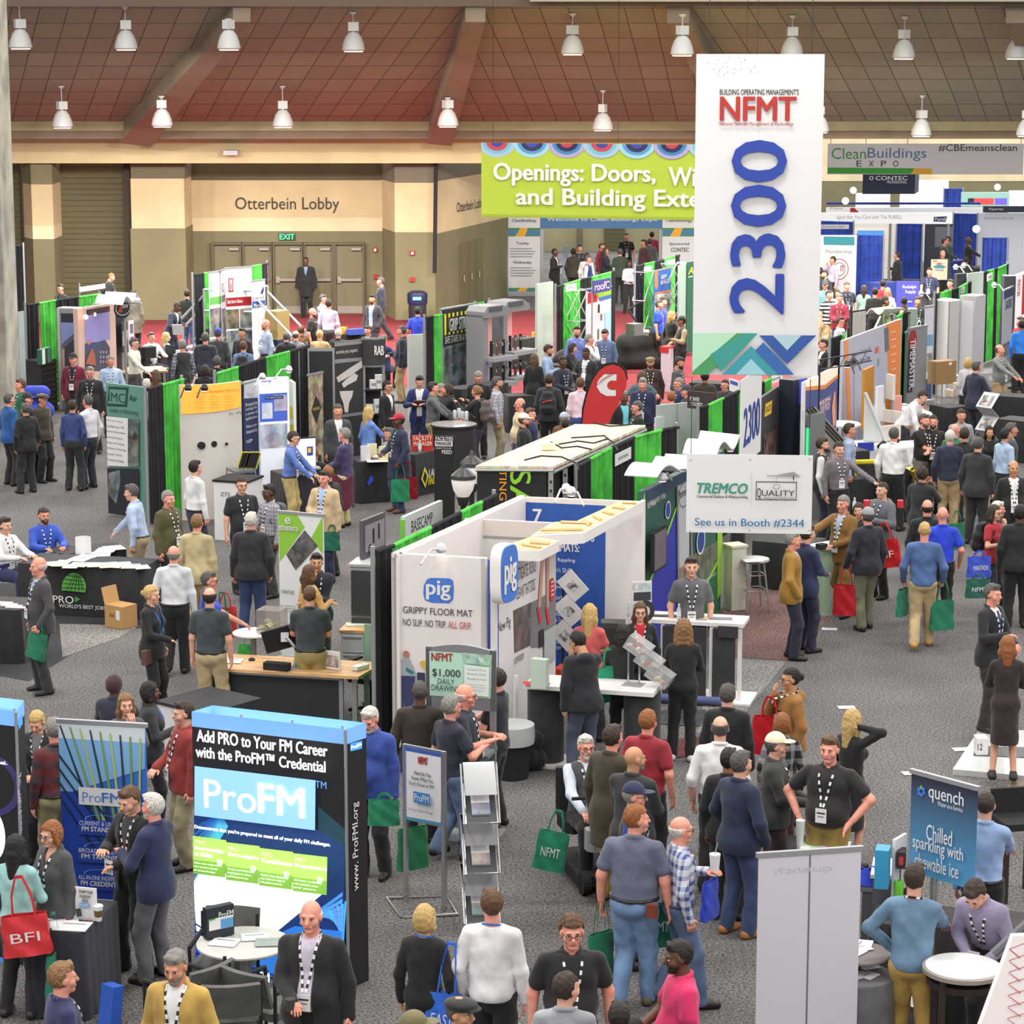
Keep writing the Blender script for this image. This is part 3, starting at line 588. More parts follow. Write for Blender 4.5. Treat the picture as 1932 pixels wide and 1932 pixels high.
 for ch in Qi.split(','):
  if ch[:1]in('C','F','T')and ':'in ch:
   col=colr(ch.split(':')[1])if not ch.split(':')[1].startswith('#')else tuple(int(ch.split(':')[1][i:i+2],16)for i in(1,3,5));f2=Fld((-.15,-.18,-.12),(.15,.24,.2),vh)
   if ch[0]=='C':f2.ell((0,-.014,.034),(.092,.112,.114),0);f2.QD(lambda x,y,z:.045-z+.22*(y*0)-0*x-.0*y);f2.cap((-.045,.1,.048),(.045,.1,.048),.012,.012,.005);f2.ell((0,.115,.05),(.074,.075,.009),.01)
   elif ch[0]=='F':f2.ell((0,.0,.075),(.105,.135,.045),.01);f2.ell((0,.115,.052),(.07,.05,.012),.02);f2.ell((0,-.01,.055),(.092,.112,.04),.02)
   else:f2.ell((0,-.03,.03),(.1,.125,.125),0);f2.QD(lambda x,y,z:np.where((y>.05),.045-z,-.05-z)+0*x)
   v,q=f2.mesh();npmesh({'C':'cap','F':'flat_cap','T':'knit_hat'}[ch[0]],[(hd(v),q,M(col,.8,kind='cloth'))],t)
 def cloth(nm,f,mat,amp=.004):
  v,q=f.mesh()
  if not len(v):return
  n=v-np.array([0,0,0]);n=n*[1,1,0];n/=np.linalg.norm(n,axis=1,keepdims=1)+1e-6;ph=rs.rand(3)*6
  v=v+n*(amp*(np.sin(v[:,2:]*34+v[:,:1]*16+ph[0])*np.sin(v[:,0:1]*22+v[:,1:2]*17+ph[1])+.6*np.sin(v[:,2:]*21-v[:,1:2]*30+ph[2])));return npmesh(nm,[(v*s,q,mat)],t)
 kind,tc=top[0],top[1];mat=top[2]if len(top)>2 else M(colr(tc),.85,kind='cloth');outer=None
 zN=1.505;hem={'polo':.9,'tee':.88,'shirt':.985,'sweater':.9,'jacket':.84,'hoodie':.86,'blazer':.8,'cardigan':.78,'coat':.62,'vest':.86,'dress':.9}[kind]
 if 'U'in Qi:hem=.96
 def hemcut(f,z):f.QD(lambda x,y,zz:(z-(drop if z>.86 or not sit else drop-.04))-zz+0*x+0*y-(y*math.tan(-la)*0))
 def neck(f,z=zN,fr=.012):
  p0=up((0,0,z));sl=math.tan(la);f.QD(lambda x,y,zz:np.where(np.abs(x)<.11,zz-(p0[2]+(y-p0[1])*sl)+fr*(y>.04),-1.0))
 if kind in('blazer','cardigan','vest','coat')and(Ql or kind=='vest'):
  f=Fld(lo,hi,vc);torso(f,.004);
  hemcut(f,.95);neck(f)
  if kind=='vest':
   for sd in(1,-1):sleeve(f,sd,.012,1.03)
  f.cap(up((-.05,-.005,1.5)),up((.05,-.005,1.5)),.02,.02,.01);neck(f,1.53,.02);cloth('shirt',f,M(colr(Ql or 'w'),.8,kind='cloth')if not hasattr(Ql,'name')else Ql,.002);outer=f
 f=Fld(lo,hi,vc);i={'polo':.014,'tee':.01,'shirt':.015,'sweater':.017,'jacket':.026,'hoodie':.026,'blazer':.02,'cardigan':.018,'coat':.026,'vest':.018,'dress':.01}[kind]
 torso(f,i)
 if kind in('jacket','hoodie','blazer','coat','cardigan','polo','tee','sweater')and hem<.9:
  f.ell(up((0,-.008,.9)),(.198*(.95 if fem else 1)*(1+.55*(fb-1))+i,.138*(1+.7*(fb-1))+i,.26),.04)
  if kind=='coat':f.cap((0,0,.95-drop),(0,0,.6-drop),.17+i,.19+i,.05)
 if kind=='dress':f.cap((0,-.01,.95-drop),(0,-.01,.48-drop),.155,.17*(1 if not walk else 1.1),.05)
 hemcut(f,.46 if kind=='dress'else hem);neck(f)
 if kind in('polo','shirt','jacket','blazer','coat'):
  tr=[up((.066*math.sin(a),-.012-.062*math.cos(a),1.508+.018*math.cos(a)*(1)))for a in np.linspace(-2.5,2.5,9)]
  for a,b in zip(tr[:-1],tr[1:]):f.cap(a,b,.015+i*.35,.015+i*.35,.006)
 if kind=='hoodie':f.ell(up((0,-.1,1.46)),(.12,.065,.07),.03)
 if kind in('blazer','cardigan','coat','vest')and Ql:
  b0={'blazer':1.1,'vest':1.25,'coat':1.2,'cardigan':.6}[kind];opn='O'in Qi;wmin=.055 if opn or kind=='cardigan'else .0
  if opn:b0=.6
  pz=lambda z:z+drop
  f.QD(lambda x,y,z:np.where((y>.01+0*x)&(pz(z)>b0)&(pz(z)<1.56),np.minimum(np.maximum(wmin,(pz(z)-max(b0,1.05))*.19)-np.abs(x),.03),-1.0))
 if 'V'in Qi:f.QD(lambda x,y,z:np.where((y>.01)&(z+drop>1.36),(z+drop-1.36)*.45-np.abs(x),-1.0))
 end={'polo':.34,'tee':.32,'vest':0}.get(kind,1.03)
 if 'R'in Qi:end=.66
 if end:
  for sd in(1,-1):sleeve(f,sd,i*.75,end)
 if outer is None or 1:outer=f if outer is None else outer
 nmk={'polo':'polo_shirt','tee':'t_shirt','cardigan':'cardigan'}.get(kind,kind);o=cloth(nmk,f,mat,.0035 if kind!='blazer'else .002);big=f
 if kind!='dress':
  if isinstance(bot,tuple)and bot and bot[0]=='skirt':
   f=Fld(lo,hi,vc);f.ell((0,-.01,.93-drop),(.175,.14,.15),.03);f.cap((0,-.01,.9-drop),(0,-.01,.52-drop),.16,.165,.05);f.QD(lambda x,y,z:z-(1.02-drop)+0*x+0*y);f.QD(lambda x,y,z:.5-drop-z+0*x+0*y);cloth('skirt',f,M(colr(bot[1]),.85,kind='cloth'),.003)
  else:
   f=Fld((lo[0],lo[1],0),(hi[0],max(hi[1],.6),1.12-drop),vc);j=.012+.006*(not fem);pj=.013 if hem>.95 else .004;f.ell((0,-.012,.94-drop),(.16*(1+.6*(fb-1))+pj,.117*(1+.7*(fb-1))+pj,.15),.04);f.ell((0,.0,1.08-drop),(.147*(1+1.0*(fb-1))+pj,.105*(1+1.1*(fb-1))+pj,.16),.03);legs(f,j,.025,1.0)
   for sd in(1,-1):f.cap(LJ[sd][1]+(LJ[sd][2]-LJ[sd][1])*.5,LJ[sd][2]+[0,0,-.02],.066,.068,.02)
   zc=(1.01 if hem>.95 else .96)-drop+(.1 if sit else 0);f.QD(lambda x,y,z:np.maximum(z-zc,.03-z)+0*x+0*y);cloth('trousers',f,M(colr(bot),.85,kind='cloth'),.005)
   if not far and kind in('shirt','polo')and hem>.95 and not sit:
    ring=[]
    for a in np.linspace(0,2*PI,29)[:-1]:
     r=.06
     while r<.4:
      i_,j_,k_=[int(round((q_-f.lo[n_])/f.v))for n_,q_ in enumerate((r*math.cos(a),r*math.sin(a)-.008,zc-.02))]
      if not(0<=i_<f.n[0]and 0<=j_<f.n[1])or f.D[i_,j_,k_]>0:break
      r+=.006
     ring.append((s*r*math.cos(a),s*(r*math.sin(a)-.008),s*(zc-.02)))
    m=MB();m.Qh(ring,.016*s,M((30,26,24),.4),6,1);m.Qa('belt',t)
 f=Fld((lo[0],-.5,0),(hi[0],.75,.3),max(vc,.012))
 for sd in(1,-1):
  a=LJ[sd][2];z0=a[2]-.085;f.cap(a+[0,-.045,-.045],a+[sd*.012,.07,-.05],.045,.045,.02);f.cap(a+[sd*.01,.07,-.05],a+[sd*.02,.155,-.058],.045,.034,.02);f.cap(a+[0,-.03,-.04],a+[0,0,.005],.05,.045,.02)
 f.QD(lambda x,y,z:.008-z+0*x+0*y);v,q=f.mesh();npmesh('shoes',[(v*s,q,M(shoes,.5))],t)
 if lan:
  fl=outer if outer is not big else big;chest=[]
  def front(x,z):
   bst=-9
   for F_ in(big,outer):
    i_=int(round((x-F_.lo[0])/F_.v));k_=int(round((z-F_.lo[2])/F_.v))
    if 0<=i_<F_.n[0]and 0<=k_<F_.n[2]:
     w_=np.nonzero(F_.D[i_,:,k_]<0)[0]
     if len(w_):bst=max(bst,F_.ax[1][w_[-1]])
   return bst
  pts=[up((.074*math.sin(a),-.016-.068*math.cos(a),1.508+.022*math.cos(a)))for a in np.linspace(0,2.0,7)];zb=1.08+rs.uniform(-.03,.04);side=[]
  for q_ in np.linspace(0,1,9):
   x=.068*(1-q_)+.012*q_;z=up((0,.1,1.46+(zb+.05-1.46)*q_))[2];y=front(x,z);
   if y>-1:side.append(np.array([x,y+.01,z]))
  R_=[p for p in pts]+side;bm_=M((24,24,26),.6)if lan=='k'else M((44,120,214),.6);wm_=M((232,232,232),.6)if lan=='k'else bm_;mb=MB()
  for sg in(1,-1):
   P=[np.array([p[0]*sg,p[1],p[2]])for p in R_];D=[0]
   for a,b in zip(P[:-1],P[1:]):D.append(D[-1]+np.linalg.norm(b-a))
   n_=max(2,int(D[-1]/.033));Q=[np.array([np.interp(u,D,[p[c_]for p in P])for c_ in range(3)])for u in np.linspace(0,D[-1],n_+1)]
   for j in range(n_):
    a,b=Q[j],Q[j+1];mid=(a+b)/2;out=np.array([mid[0]*.6,mid[1]+.02,0.]);out/=np.linalg.norm(out)+1e-9;d_=(b-a);wv=np.cross(d_,out);wv=wv/(np.linalg.norm(wv)+1e-9)*(.0095 if lan=='k'else .007)
    o1=out*.004;mb.add([tuple(p*s)for p in(a-wv,a+wv,b+wv,b-wv,a-wv+o1,a+wv+o1,b+wv+o1,b-wv+o1)],[(3,2,1,0),(4,5,6,7),(0,1,5,4),(2,3,7,6),(1,2,6,5),(3,0,4,7)],wm_ if j%2 else bm_)
  mb.Qa('lanyard',t)
  if Qj and len(side):
   e=side[-1];z=e[2];y=max(front(0,z-.05),front(.04,z-.1),front(-.04,z-.1),e[1]-.01)+.012;mb=MB();mb.X=Matrix.Scale(s,4)
   mb.bx(-.052,.052,y,y+.004,z-.145,z-.01,M(WHITE,.4));mb.bx(-.04,.04,y+.004,y+.005,z-.06,z-.045,M((60,60,64)));mb.bx(-.03,.03,y+.004,y+.005,z-.09,z-.08,M((120,120,124)));mb.Qa('badge',t)
 if tie:
  mb=MB();mb.X=Matrix.Scale(s,4);pr=None
  for q_ in np.linspace(0,1,8):
   z=up((0,.1,1.47-.36*q_))[2];y=-9
   k_=int(round((z-outer.lo[2])/outer.v));i_=int(round((0-outer.lo[0])/outer.v));w_=np.nonzero(outer.D[i_,:,k_]<0)[0]
   if len(w_):y=outer.ax[1][w_[-1]]+.012
   hw=.018+.018*q_
   if y>-1:
    if pr:mb.add([(-pr[0],pr[1],pr[2]),(pr[0],pr[1],pr[2]),(hw,y,z),(-hw,y,z)],[(0,1,2,3),(3,2,1,0)],M(colr(tie),.6))
    pr=(hw,y,z)
  if mb.v:mb.Qa('necktie',t)
 PS[t.name]=dict(s_=s,r=AJ[1][2]*s,l=AJ[-1][2]*s,up=up);return t
PS={}
def Qs(t,sd):
 h=PS[t.name]['r'if sd>0 else 'l'];a=t.rotation_euler.z;return Qn((t.location.x+h[0]*math.cos(a)-h[1]*math.sin(a),t.location.y+h[0]*math.sin(a)+h[1]*math.cos(a),h[2]))
def QF(t,x,y,z):
 a=t.rotation_euler.z;return Qn((t.location.x+x*math.cos(a)-y*math.sin(a),t.location.y+x*math.sin(a)+y*math.cos(a),z))
# furniture and fittings
BK=M('k',.8);DKG=M('dk',.8);SILV=M((168,170,174),.35,metal=.5);CHR=M((190,192,196),.2,metal=.8);WHT=M('w',.5);GRY=M('gr',.6);CLK=M((30,30,33),.9,kind='cloth')
DG=M((78,190,70),.85,kind='drape');DB=M((30,30,36),.9,kind='drape');DN=M((48,74,168),.85,kind='drape')
DC={'k':('black_drape',DB),'g':('green_drape',DG),'n':('blue_drape',DN)}
def Qr(label,pts,cols,ztop=2.44,zb=.04,group='stand dividing drapes',Y=None,poles=1,name='drape_wall'):
 P=[V(x,y,Y)if Y else G(x,y,ztop)for x,y in pts];o=P[0];t=thing(name,label,'drape',(o.x,o.y,0),0,group);zt=(lambda p:p.z)if Y else(lambda p:ztop)
 for i,c in enumerate(cols):
  if c=='-':continue
  a,b=P[i],P[i+1];d=Qn((b.x-a.x,b.y-a.y,0));L=d.length;ex=d.normalized();n=Qn((ex.y,-ex.x,0));nm,mt=DC[c];k=max(3,int(L/.13));za,zb_=zt(a),zt(b)
  ph=rnd.random()*6
  def fn(u,v):
   w=.035*math.sin(u*k*2*PI+ph)*(1-.5*v)+.012*math.sin(u*k*3.3+2);p=a-o+d*u+n*w;return Qn((p.x,p.y,zb+(za+(zb_-za)*u-zb)*v))
  m=MB();m.QC(fn,k*6,2,.012,mt);m.Qa(nm,t,1)
  m=MB();m.Qh([a-o-Qn((0,0,.02 if not Y else a.z*0))if 0 else Qn((a.x-o.x,a.y-o.y,za)),Qn((b.x-o.x,b.y-o.y,zb_))],.03,mt);m.Qa('gathered_top',t)
 if poles:
  for p in(P[0],P[-1]):m=MB();m.Qh([(p.x-o.x-.03,p.y-o.y-.03,0),(p.x-o.x-.03,p.y-o.y-.03,zt(p)+.08)],.028,SILV);m.Qa('upright',t)
 return t
def Qw(label,x0,y0,x1,y1,text,ztop=2.3,sl=-.27,h=None):
 w=x1-x0;b=Qe('name_card',label,'sign',(x0,y0),(x1,y0+sl*w),ztop,.0,.01);b.z0=b.L((x0+x1)/2,(y0+y1)/2+(y1-y0)/2+sl*w/2)[1];b.panel('card',WHT);b.txt(.2,.38,.8,.62,text,M('mg'),.01,uv=1);return b.Qf()
def Qv(label,tl,tr,ztop=2.1,mat=None,back=None,zbot=.12,name='rollup_banner',group=None):
 b=Qe(name,label,'banner',tl,tr,ztop,zbot,.015,mat or WHT,group,'banner_sheet');m=MB();m.bx(-.02,b.w+.02,-.01,.03,ztop-.01,ztop+.03,SILV);m.Qa('top_bar',b.Qm)
 m=MB();m.bx(0,b.w,-.1,.12,0,.1,SILV);m.Qa('base',b.Qm);m=MB();m.Qh([(b.w/2,.04,.1),(b.w/2,.03,ztop)],.012,GRY,6);m.Qa('support_pole',b.Qm);return b
def Qc(label,fl,fr,z=.75,depth=.75,mat=CLK,group=None,name='draped_table',flare=.04,cat='table'):
 b=Qe(name,label,cat,fl,fr,z,0,.01,None,group);b.lay=55;w=b.w;m=MB();n=60;per=2*(w+depth);ring=[]
 for i in range(n):
  s=per*i/n
  if s<w:q=(s,0,0,-1)
  elif s<w+depth:q=(w,s-w,1,0)
  elif s<2*w+depth:q=(2*w+depth-s,depth,0,1)
  else:q=(0,per-s,-1,0)
  ring.append(q)
 vs=[(q[0],q[1],z)for q in ring];vs+=[(q[0]+q[2]*.012,q[1]+q[3]*.012,z-.02)for q in ring]
 vs+=[(q[0]+q[2]*(flare+.018*math.sin(i*2.1)),q[1]+q[3]*(flare+.018*math.sin(i*2.1)),.01)for i,q in enumerate(ring)]
 fs=[tuple(range(n))]+[(k*n+i,(k+1)*n+i,(k+1)*n+(i+1)%n,k*n+(i+1)%n)for k in(0,1)for i in range(n)]
 m.add(vs,fs,mat);m.Qa('tablecloth',b.Qm,1);m=MB();m.bx(.02,w-.02,.02,depth-.02,z-.04,z-.005,WHT);m.Qa('tabletop',b.Qm);return b
def Qt(label,fl,fr,z=1.05,depth=.5,body=WHT,top=None,cat='counter',name='counter',group=None,over=.02):
 b=Qe(name,label,cat,fl,fr,z,0,.01,None,group);m=MB();m.bx(over,b.w-over,over,depth-over,0,z-.035,body);m.Qa('body',b.Qm);m=MB();m.bx(0,b.w,0,depth,z-.035,z,top or body);m.Qa('top',b.Qm);return b
def Qp(name,label,cat,fl,fr,ztop,depth,h,mat,group=None,bev=0):
 b=Qe(name,label,cat,fl,fr,ztop,ztop-h,.01,None,group);m=MB();m.bx(0,b.w,0,depth,ztop-h,ztop,mat,bev=bev);m.Qa('body',b.Qm);return b
def Qq(label,px,py,z,w=.21,h=.28,rz=0,mat=None,group='leaflets^tables',name='leaflet',cat='paper',th=.006,n=1):
 p=G(px,py,z+rnd.random()*.006);m=MB();m.box((0,0,th/2),(w,h,th),mat or WHT)
 m.box((0,h*.22,th+.0004),(w*.7,h*.12,.0008),M('gr'));o=m.Qa(name,None,0,p);o.rotation_euler=(0,0,math.radians(rz));return tag(o,label,cat,group)
def Qu(label,px,py,z,col=(210,222,226),cap='w',h=.2,group='water bottles^counters'):
 p=G(px,py,z);t=thing('water_bottle',label,'bottle',p,0,group);m=MB();m.Qk([(.03,0),(.033,.01),(.033,h*.65),(.014,h*.85),(.014,h*.92)],(0,0,0),M(col,.1,alpha=.75),14);m.Qa('body',t,1);m=MB();m.Qk([(.034,h*.25),(.034,h*.55)],(0,0,0),WHT,14);m.Qa('paper_band',t);m=MB();m.cyl((0,0,h*.92),.016,h*.1,M(cap),10);m.Qa('cap',t);return t
def Qb(label,px,py,z,r,top=WHT,leg=GRY,base='disc',group=None,edge=.03):
 p=G(px,py,z);t=thing('round_table',label,'table',(p.x,p.y,0),0,group);m=MB();m.Qk([(r-.01,z-edge),(r,z-edge*.7),(r,z-edge*.2),(r-.01,z)],(0,0,0),top,40);m.Qa('tabletop',t,1)
 m=MB();m.Qh([(0,0,.03),(0,0,z-edge)],.035,leg,12);m.Qa('column',t);m=MB();m.Qk([(r*.62,0),(r*.6,.015),(.05,.04)],(0,0,0),leg,28);m.Qa('base',t);return t
def QI(label,p,rz,seat=None,frame=BK,group='guest chairs',name='guest_chair',arms=1):
 t=thing(name,label,'chair',p,math.radians(rz),group);seat=seat or M((92,92,90),.9,kind='cloth')
 m=MB();m.box((0,0,.45),(.5,.48,.07),seat,bev=.05);m.Qa('seat',t,1)
 m=MB();m.QC(lambda u,v:Qn((-.24+.48*u,-.24-.04*math.sin(PI*u)-.08*v,.56+.3*v)),10,4,.04,seat);m.Qa('backrest',t,1)
 for sx in(-1,1):
  for sy in(-1,1):m=MB();m.Qh([(sx*.25,sy*.23,0),(sx*.25,sy*.23,.66 if sy>0 else .84)],.016,frame,8);m.Qa('leg',t)
  if arms:m=MB();m.Qh([(sx*.25,-.23,.67),(sx*.25,.23,.66)],.02,frame,8);m.Qa('armrest',t)
 return t
def Qx(label,p,rz,col,w=.36,h=.38,d=.12,handle=.28,text=None,tc='w',sheen=0,group=None,tilt=0):
 t=thing('tote_bag',label,'bag',p,math.radians(rz),group);mt=M(col,.3 if sheen else .8,kind=''if sheen else 'cloth',metal=.35 if sheen else 0);zt=-handle
 m=MB();m.X=Matrix.Rotation(math.radians(tilt),4,'Y')
 def fn(u,v):
  a=2*PI*u;sx=w/2*(1-.06*v);c,s_=math.cos(a),math.sin(a);q=(abs(c)**4+abs(s_)**4)**-.25;return Qn((sx*c*q+.006*math.sin(v*9+u*20),(d/2*(1-.45*v))*s_*q+.008*math.sin(v*11+u*31),zt-h+h*v))
 m.QC(lambda u,v:fn(1-u,v),28,8,.004,mt);m.bx(-w/2+.01,w/2-.01,-d/2+.01,d/2-.01,zt-h,zt-h+.01,mt);m.Qa('bag_body',t,1)
 for sy in(-1,1):
  m=MB();m.X=Matrix.Rotation(math.radians(tilt),4,'Y');pts=[(-w*.24,sy*d*.28,zt-.04),(-w*.2,sy*.02,zt*.5),(-.03,sy*.008,0),(.03,sy*.008,0),(w*.2,sy*.02,zt*.5),(w*.24,sy*d*.28,zt-.04)]
  for a,b in zip(pts[:-1],pts[1:]):m.add([(a[0],a[1]-.002,a[2]-.012),(a[0],a[1]-.002,a[2]+.012),(b[0],b[1]-.002,b[2]+.012),(b[0],b[1]-.002,b[2]-.012),(a[0]+.01,a[1]+.002,a[2]-.012),(a[0]+.01,a[1]+.002,a[2]+.012),(b[0]+.01,b[1]+.002,b[2]+.012),(b[0]+.01,b[1]+.002,b[2]-.012)],[(0,1,2,3),(7,6,5,4),(0,3,7,4),(1,5,6,2)],mt)
  m.Qa('handle',t)
 if text:
  vs,fs,_=QB(text,.03);m=MB();m.X=Matrix.Rotation(math.radians(tilt),4,'Y');m.add([(-w*.3+w*.6*q[0],-d/2-.012,zt-h*.62+h*.24*q[1])for q in vs],fs,M(tc));m.Qa('lettering',t)
 return t
def QG(label,who,col=(30,30,34),w=.3,h=.44,d=.17,accent=None,z=1.02):
 s=PS[who.name]['s_'];o=QF(who,0,-.13*s,0);t=thing('backpack',label,'bag',(o.x,o.y,z*s),who.rotation_euler.z);mt=M(col,.8,kind='cloth')
 f=Fld((-.25,-.3,-.05),(.25,.1,.6),.014);f.cap((-w*.25,-.1,.1),(w*.25,-.1,.1),.1,.1,.05);f.cap((-w*.25,-.08,h*.55),(w*.25,-.08,h*.55),.1,.1,.06);f.cap((-w*.15,-.07,h*.85),(w*.15,-.07,h*.85),.075,.075,.05);f.cap((-w*.2,-.19,.12),(w*.2,-.19,.12),.05,.05,.02)
 v,q=f.mesh();npmesh('pack_body',[(v,q,mt)],t)
 for sx in(-1,1):m=MB();m.Qh([(sx*.09,-.02,h*.95),(sx*.105,.06,h+.02),(sx*.115,.2,h-.08),(sx*.13,.2,h-.25),(sx*.15,.08,h-.34)],.018,mt,6);m.Qa('strap',t)
 if accent:m=MB();m.Qh([(-.1,-.175,h*.5),(.0,-.19,h*.6),(.1,-.175,h*.62)],.014,M(accent),6);m.Qa('piping',t)
 return t
def Qz(label,px,py,z,rz=0,emit=6,col='lg',reach=.45,Y=None,group='clip-on stand spotlights'):
 p=V(px,py,Y)if Y else G(px,py,z);t=thing('arm_spotlight',label,'lamp',p,math.radians(rz),group);m=MB();m.Qh([(0,reach,-.08),(0,reach*.5,.06),(0,0,.03)],.014,M(col),6);m.Qa('arm',t);m=MB();m.Qk([(.05,-.02),(.07,.02),(.05,.08),(.02,.1)],(0,0,0),M(col,.4),12);m.Qa('lamp_head',t,1)
 m=MB();m.Qk([(.046,-.026),(.046,-.02)],(0,0,0),M((255,240,215),.4,emit),12);m.Qa('bulb',t);return t
def easel_frame(b,x0,x1,z,mt=CHR):
 for x in(x0,x1):m=MB();m.bx(x-.02,x+.02,-.01,.03,0,z,mt);m.Qa('leg',b.Qm)
def awning(label,fl,fr,zf,bl,br,zb,wave=.18,mat=None,th=.02):
 A,B,D,E=G(*fl,zf),G(*fr,zf),G(*bl,zb),G(*br,zb);t=thing('curved_awning',label,'awning',A,0);m=MB()
 def fn(u,v):
  p=(A+(B-A)*u)*(1-v)+(D+(E-D)*u)*v-A;return p+Qn((0,0,wave*math.sin(v*2*PI)))
 m.QC(fn,6,18,th,mat or M((226,228,232),.4));m.Qa('canopy_sheet',t,1);return t
# hanging signs
NV=M((40,66,160),.6);RED=M((176,48,44),.6);TXD=M((52,54,58),.6);TEAL=M((48,150,124),.6);LIME=M((178,204,62),.7)
b=Qe('hanging_banner','tall white hanging aisle banner with big blue sideways numbers 2300','banner',(1314,100),(1556,104),0,0,.012,None,Y=(24.4,24.3));b.z0=b.L(1430,708)[1];b.panel('banner_sheet',M((220,219,221),.6))
b.txt(1358,168,1507,179,"BUILDING OPERATING MANAGEMENT'S",TXD,.015).txt(1358,182,1503,228,'NFMT',RED,.055).txt(1357,230,1497,239,'National Facilities Management & Technology',RED,.01)
b.txt(1377,265,1484,592,'2300',NV,.045,rot=90)
tp=[(40,190,150),(90,200,130),(30,110,130),(36,90,160),(60,140,190)]
b.Qd([(1303,628),(1390,628),(1303,700)],M((176,220,190))).Qd([(1390,628),(1415,628),(1335,706),(1302,707),(1302,702)],M((70,150,90))).Qd([(1340,668),(1402,628),(1430,628),(1360,700)],M((56,150,140)))
b.Qd([(1362,706),(1417,652),(1470,706)],M((60,150,165))).Qd([(1388,706),(1417,676),(1446,706)],M((150,200,210))).Qd([(1432,632),(1540,632),(1485,686)],M((46,84,158))).Qd([(1458,632),(1512,632),(1485,660)],M((170,200,210))).Qd([(1440,645),(1498,706),(1470,706),(1425,660)],M((50,100,170)))
for k in range(26):
 x,y=1325+rnd.random()*105,108+rnd.random()*34;b.ell(x,y,1.2,1.2,GRY,8)
 if k%2:b.Qd([(x,y),(x+.8,y),(x+rnd.uniform(-22,22),y+rnd.uniform(-14,18))],M('lg'))
b.Qf();m=MB()
for x in(.12,b.w-.12):m.Qh([(x,.005,b.z1-.05),(x,.005,b.z1+7)],.004,DKG,5)
m.Qa('hanging_wire',b.Qm)
b=Qe('hanging_banner','small white sponsor banner with green and black logos hung below>tall banner','banner',(1296,858),(1534,858),0,0,.01,None,Y=(24.4,24.3));b.z0=b.L(1415,1006)[1];b.panel('banner_sheet',M((222,222,224),.6))
b.txt(1315,911,1411,931,'TREMCO',TEAL,.05,shear=.25).txt(1315,934,1411,941,'Commercial Sealants & Waterproofing',TXD,.02).Qg(1417,890,1418,952,M('lg'))
for r in((1426,908,1503,909.6),(1426,941.5,1503,943),(1426,908,1427.4,943),(1501.6,908,1503,943)):b.Qg(*r,TXD)
b.txt(1428,920,1436,941,'Q',TXD,.01).txt(1437,924,1499,935,'UALITY',TXD,.02).txt(1441,936.5,1499,941,'WALLS & WINDOWS',TXD,.0).Qg(1447,896,1509,898,GRY).Qg(1496,890,1498,905,TXD).Qd([(1464,895),(1497,889),(1508,896)],GRY).Qg(1464,897,1465,911,GRY).ell(1465,917,7,5,GRY,16,r0=.75).txt(1311,977,1517,993,'See us in Booth #2344',M((44,110,160)),.02)
for x,y in((1303,867),(1415,866),(1527,865),(1302,1001),(1414,999),(1527,999)):b.ell(x,y,2,2,GRY,10,r0=.4)
b.Qf();m=MB()
for x in(.04,b.w-.04):m.Qh([(x,.005,b.z1),(x,.005,b.z1+.75)],.004,DKG,5)
m.Qa('hanging_wire',b.Qm)
b=Qe('hanging_banner','narrow white hanging 2300 banner seen edge-on between>tall and>sponsor banner','banner',(1399,718),(1438,690),0,0,.012,None,Y=(34,35.6));b.z0=b.L(1418,866)[1];b.panel('banner_sheet',M((220,220,224),.6));b.txt(1403,760,1433,832,'2300',NV,.03).Qf()
m=MB();m.Qh([(b.w/2,.005,b.z1-.05),(b.w/2,.005,b.z1+6)],.004,DKG,5);m.Qa('hanging_wire',b.Qm)
b=Qe('hanging_banner','wide lime green hanging banner with scalloped circles along its top','banner',(908,266),(1430,277),0,0,.015,None,Y=(62,60.5));b.z0=b.L(1150,413)[1];b.panel('banner_sheet',M((190,210,68),.7))
for i in range(9):
 cx=938+i*66;q=[((176,200,224),(120,196,214),(206,74,86),(60,70,160)),((170,216,228),(92,160,208),(50,50,92),(60,80,170)),((186,170,214),(60,140,190),(46,40,84),(200,70,80))][i%3]
 for k,rr in enumerate((36,28,21,12)):
  pts=[(cx+rr*math.cos(a),267+.011*(cx-908)+rr*.86*math.sin(a)*.95)for a in np.linspace(0,PI,15)];b.Qd(pts,M(q[k]))
BW=M((236,240,230),.6)
b.txt(931,308,1238,352,'Openings: Doors,',BW,.06).txt(1262,316,1424,352,'Windows',BW,.06).txt(974,357,1424,399,'and Building Exteriors',BW,.06).Qg(908,407,1430,410,M((170,190,60))).Qf()
m=MB()
for x in(.3,b.w*.5,b.w-.3):m.Qh([(x,.005,b.z1-.02),(x,.005,b.z1+4)],.006,DKG,5)
m.Qa('hanging_wire',b.Qm)
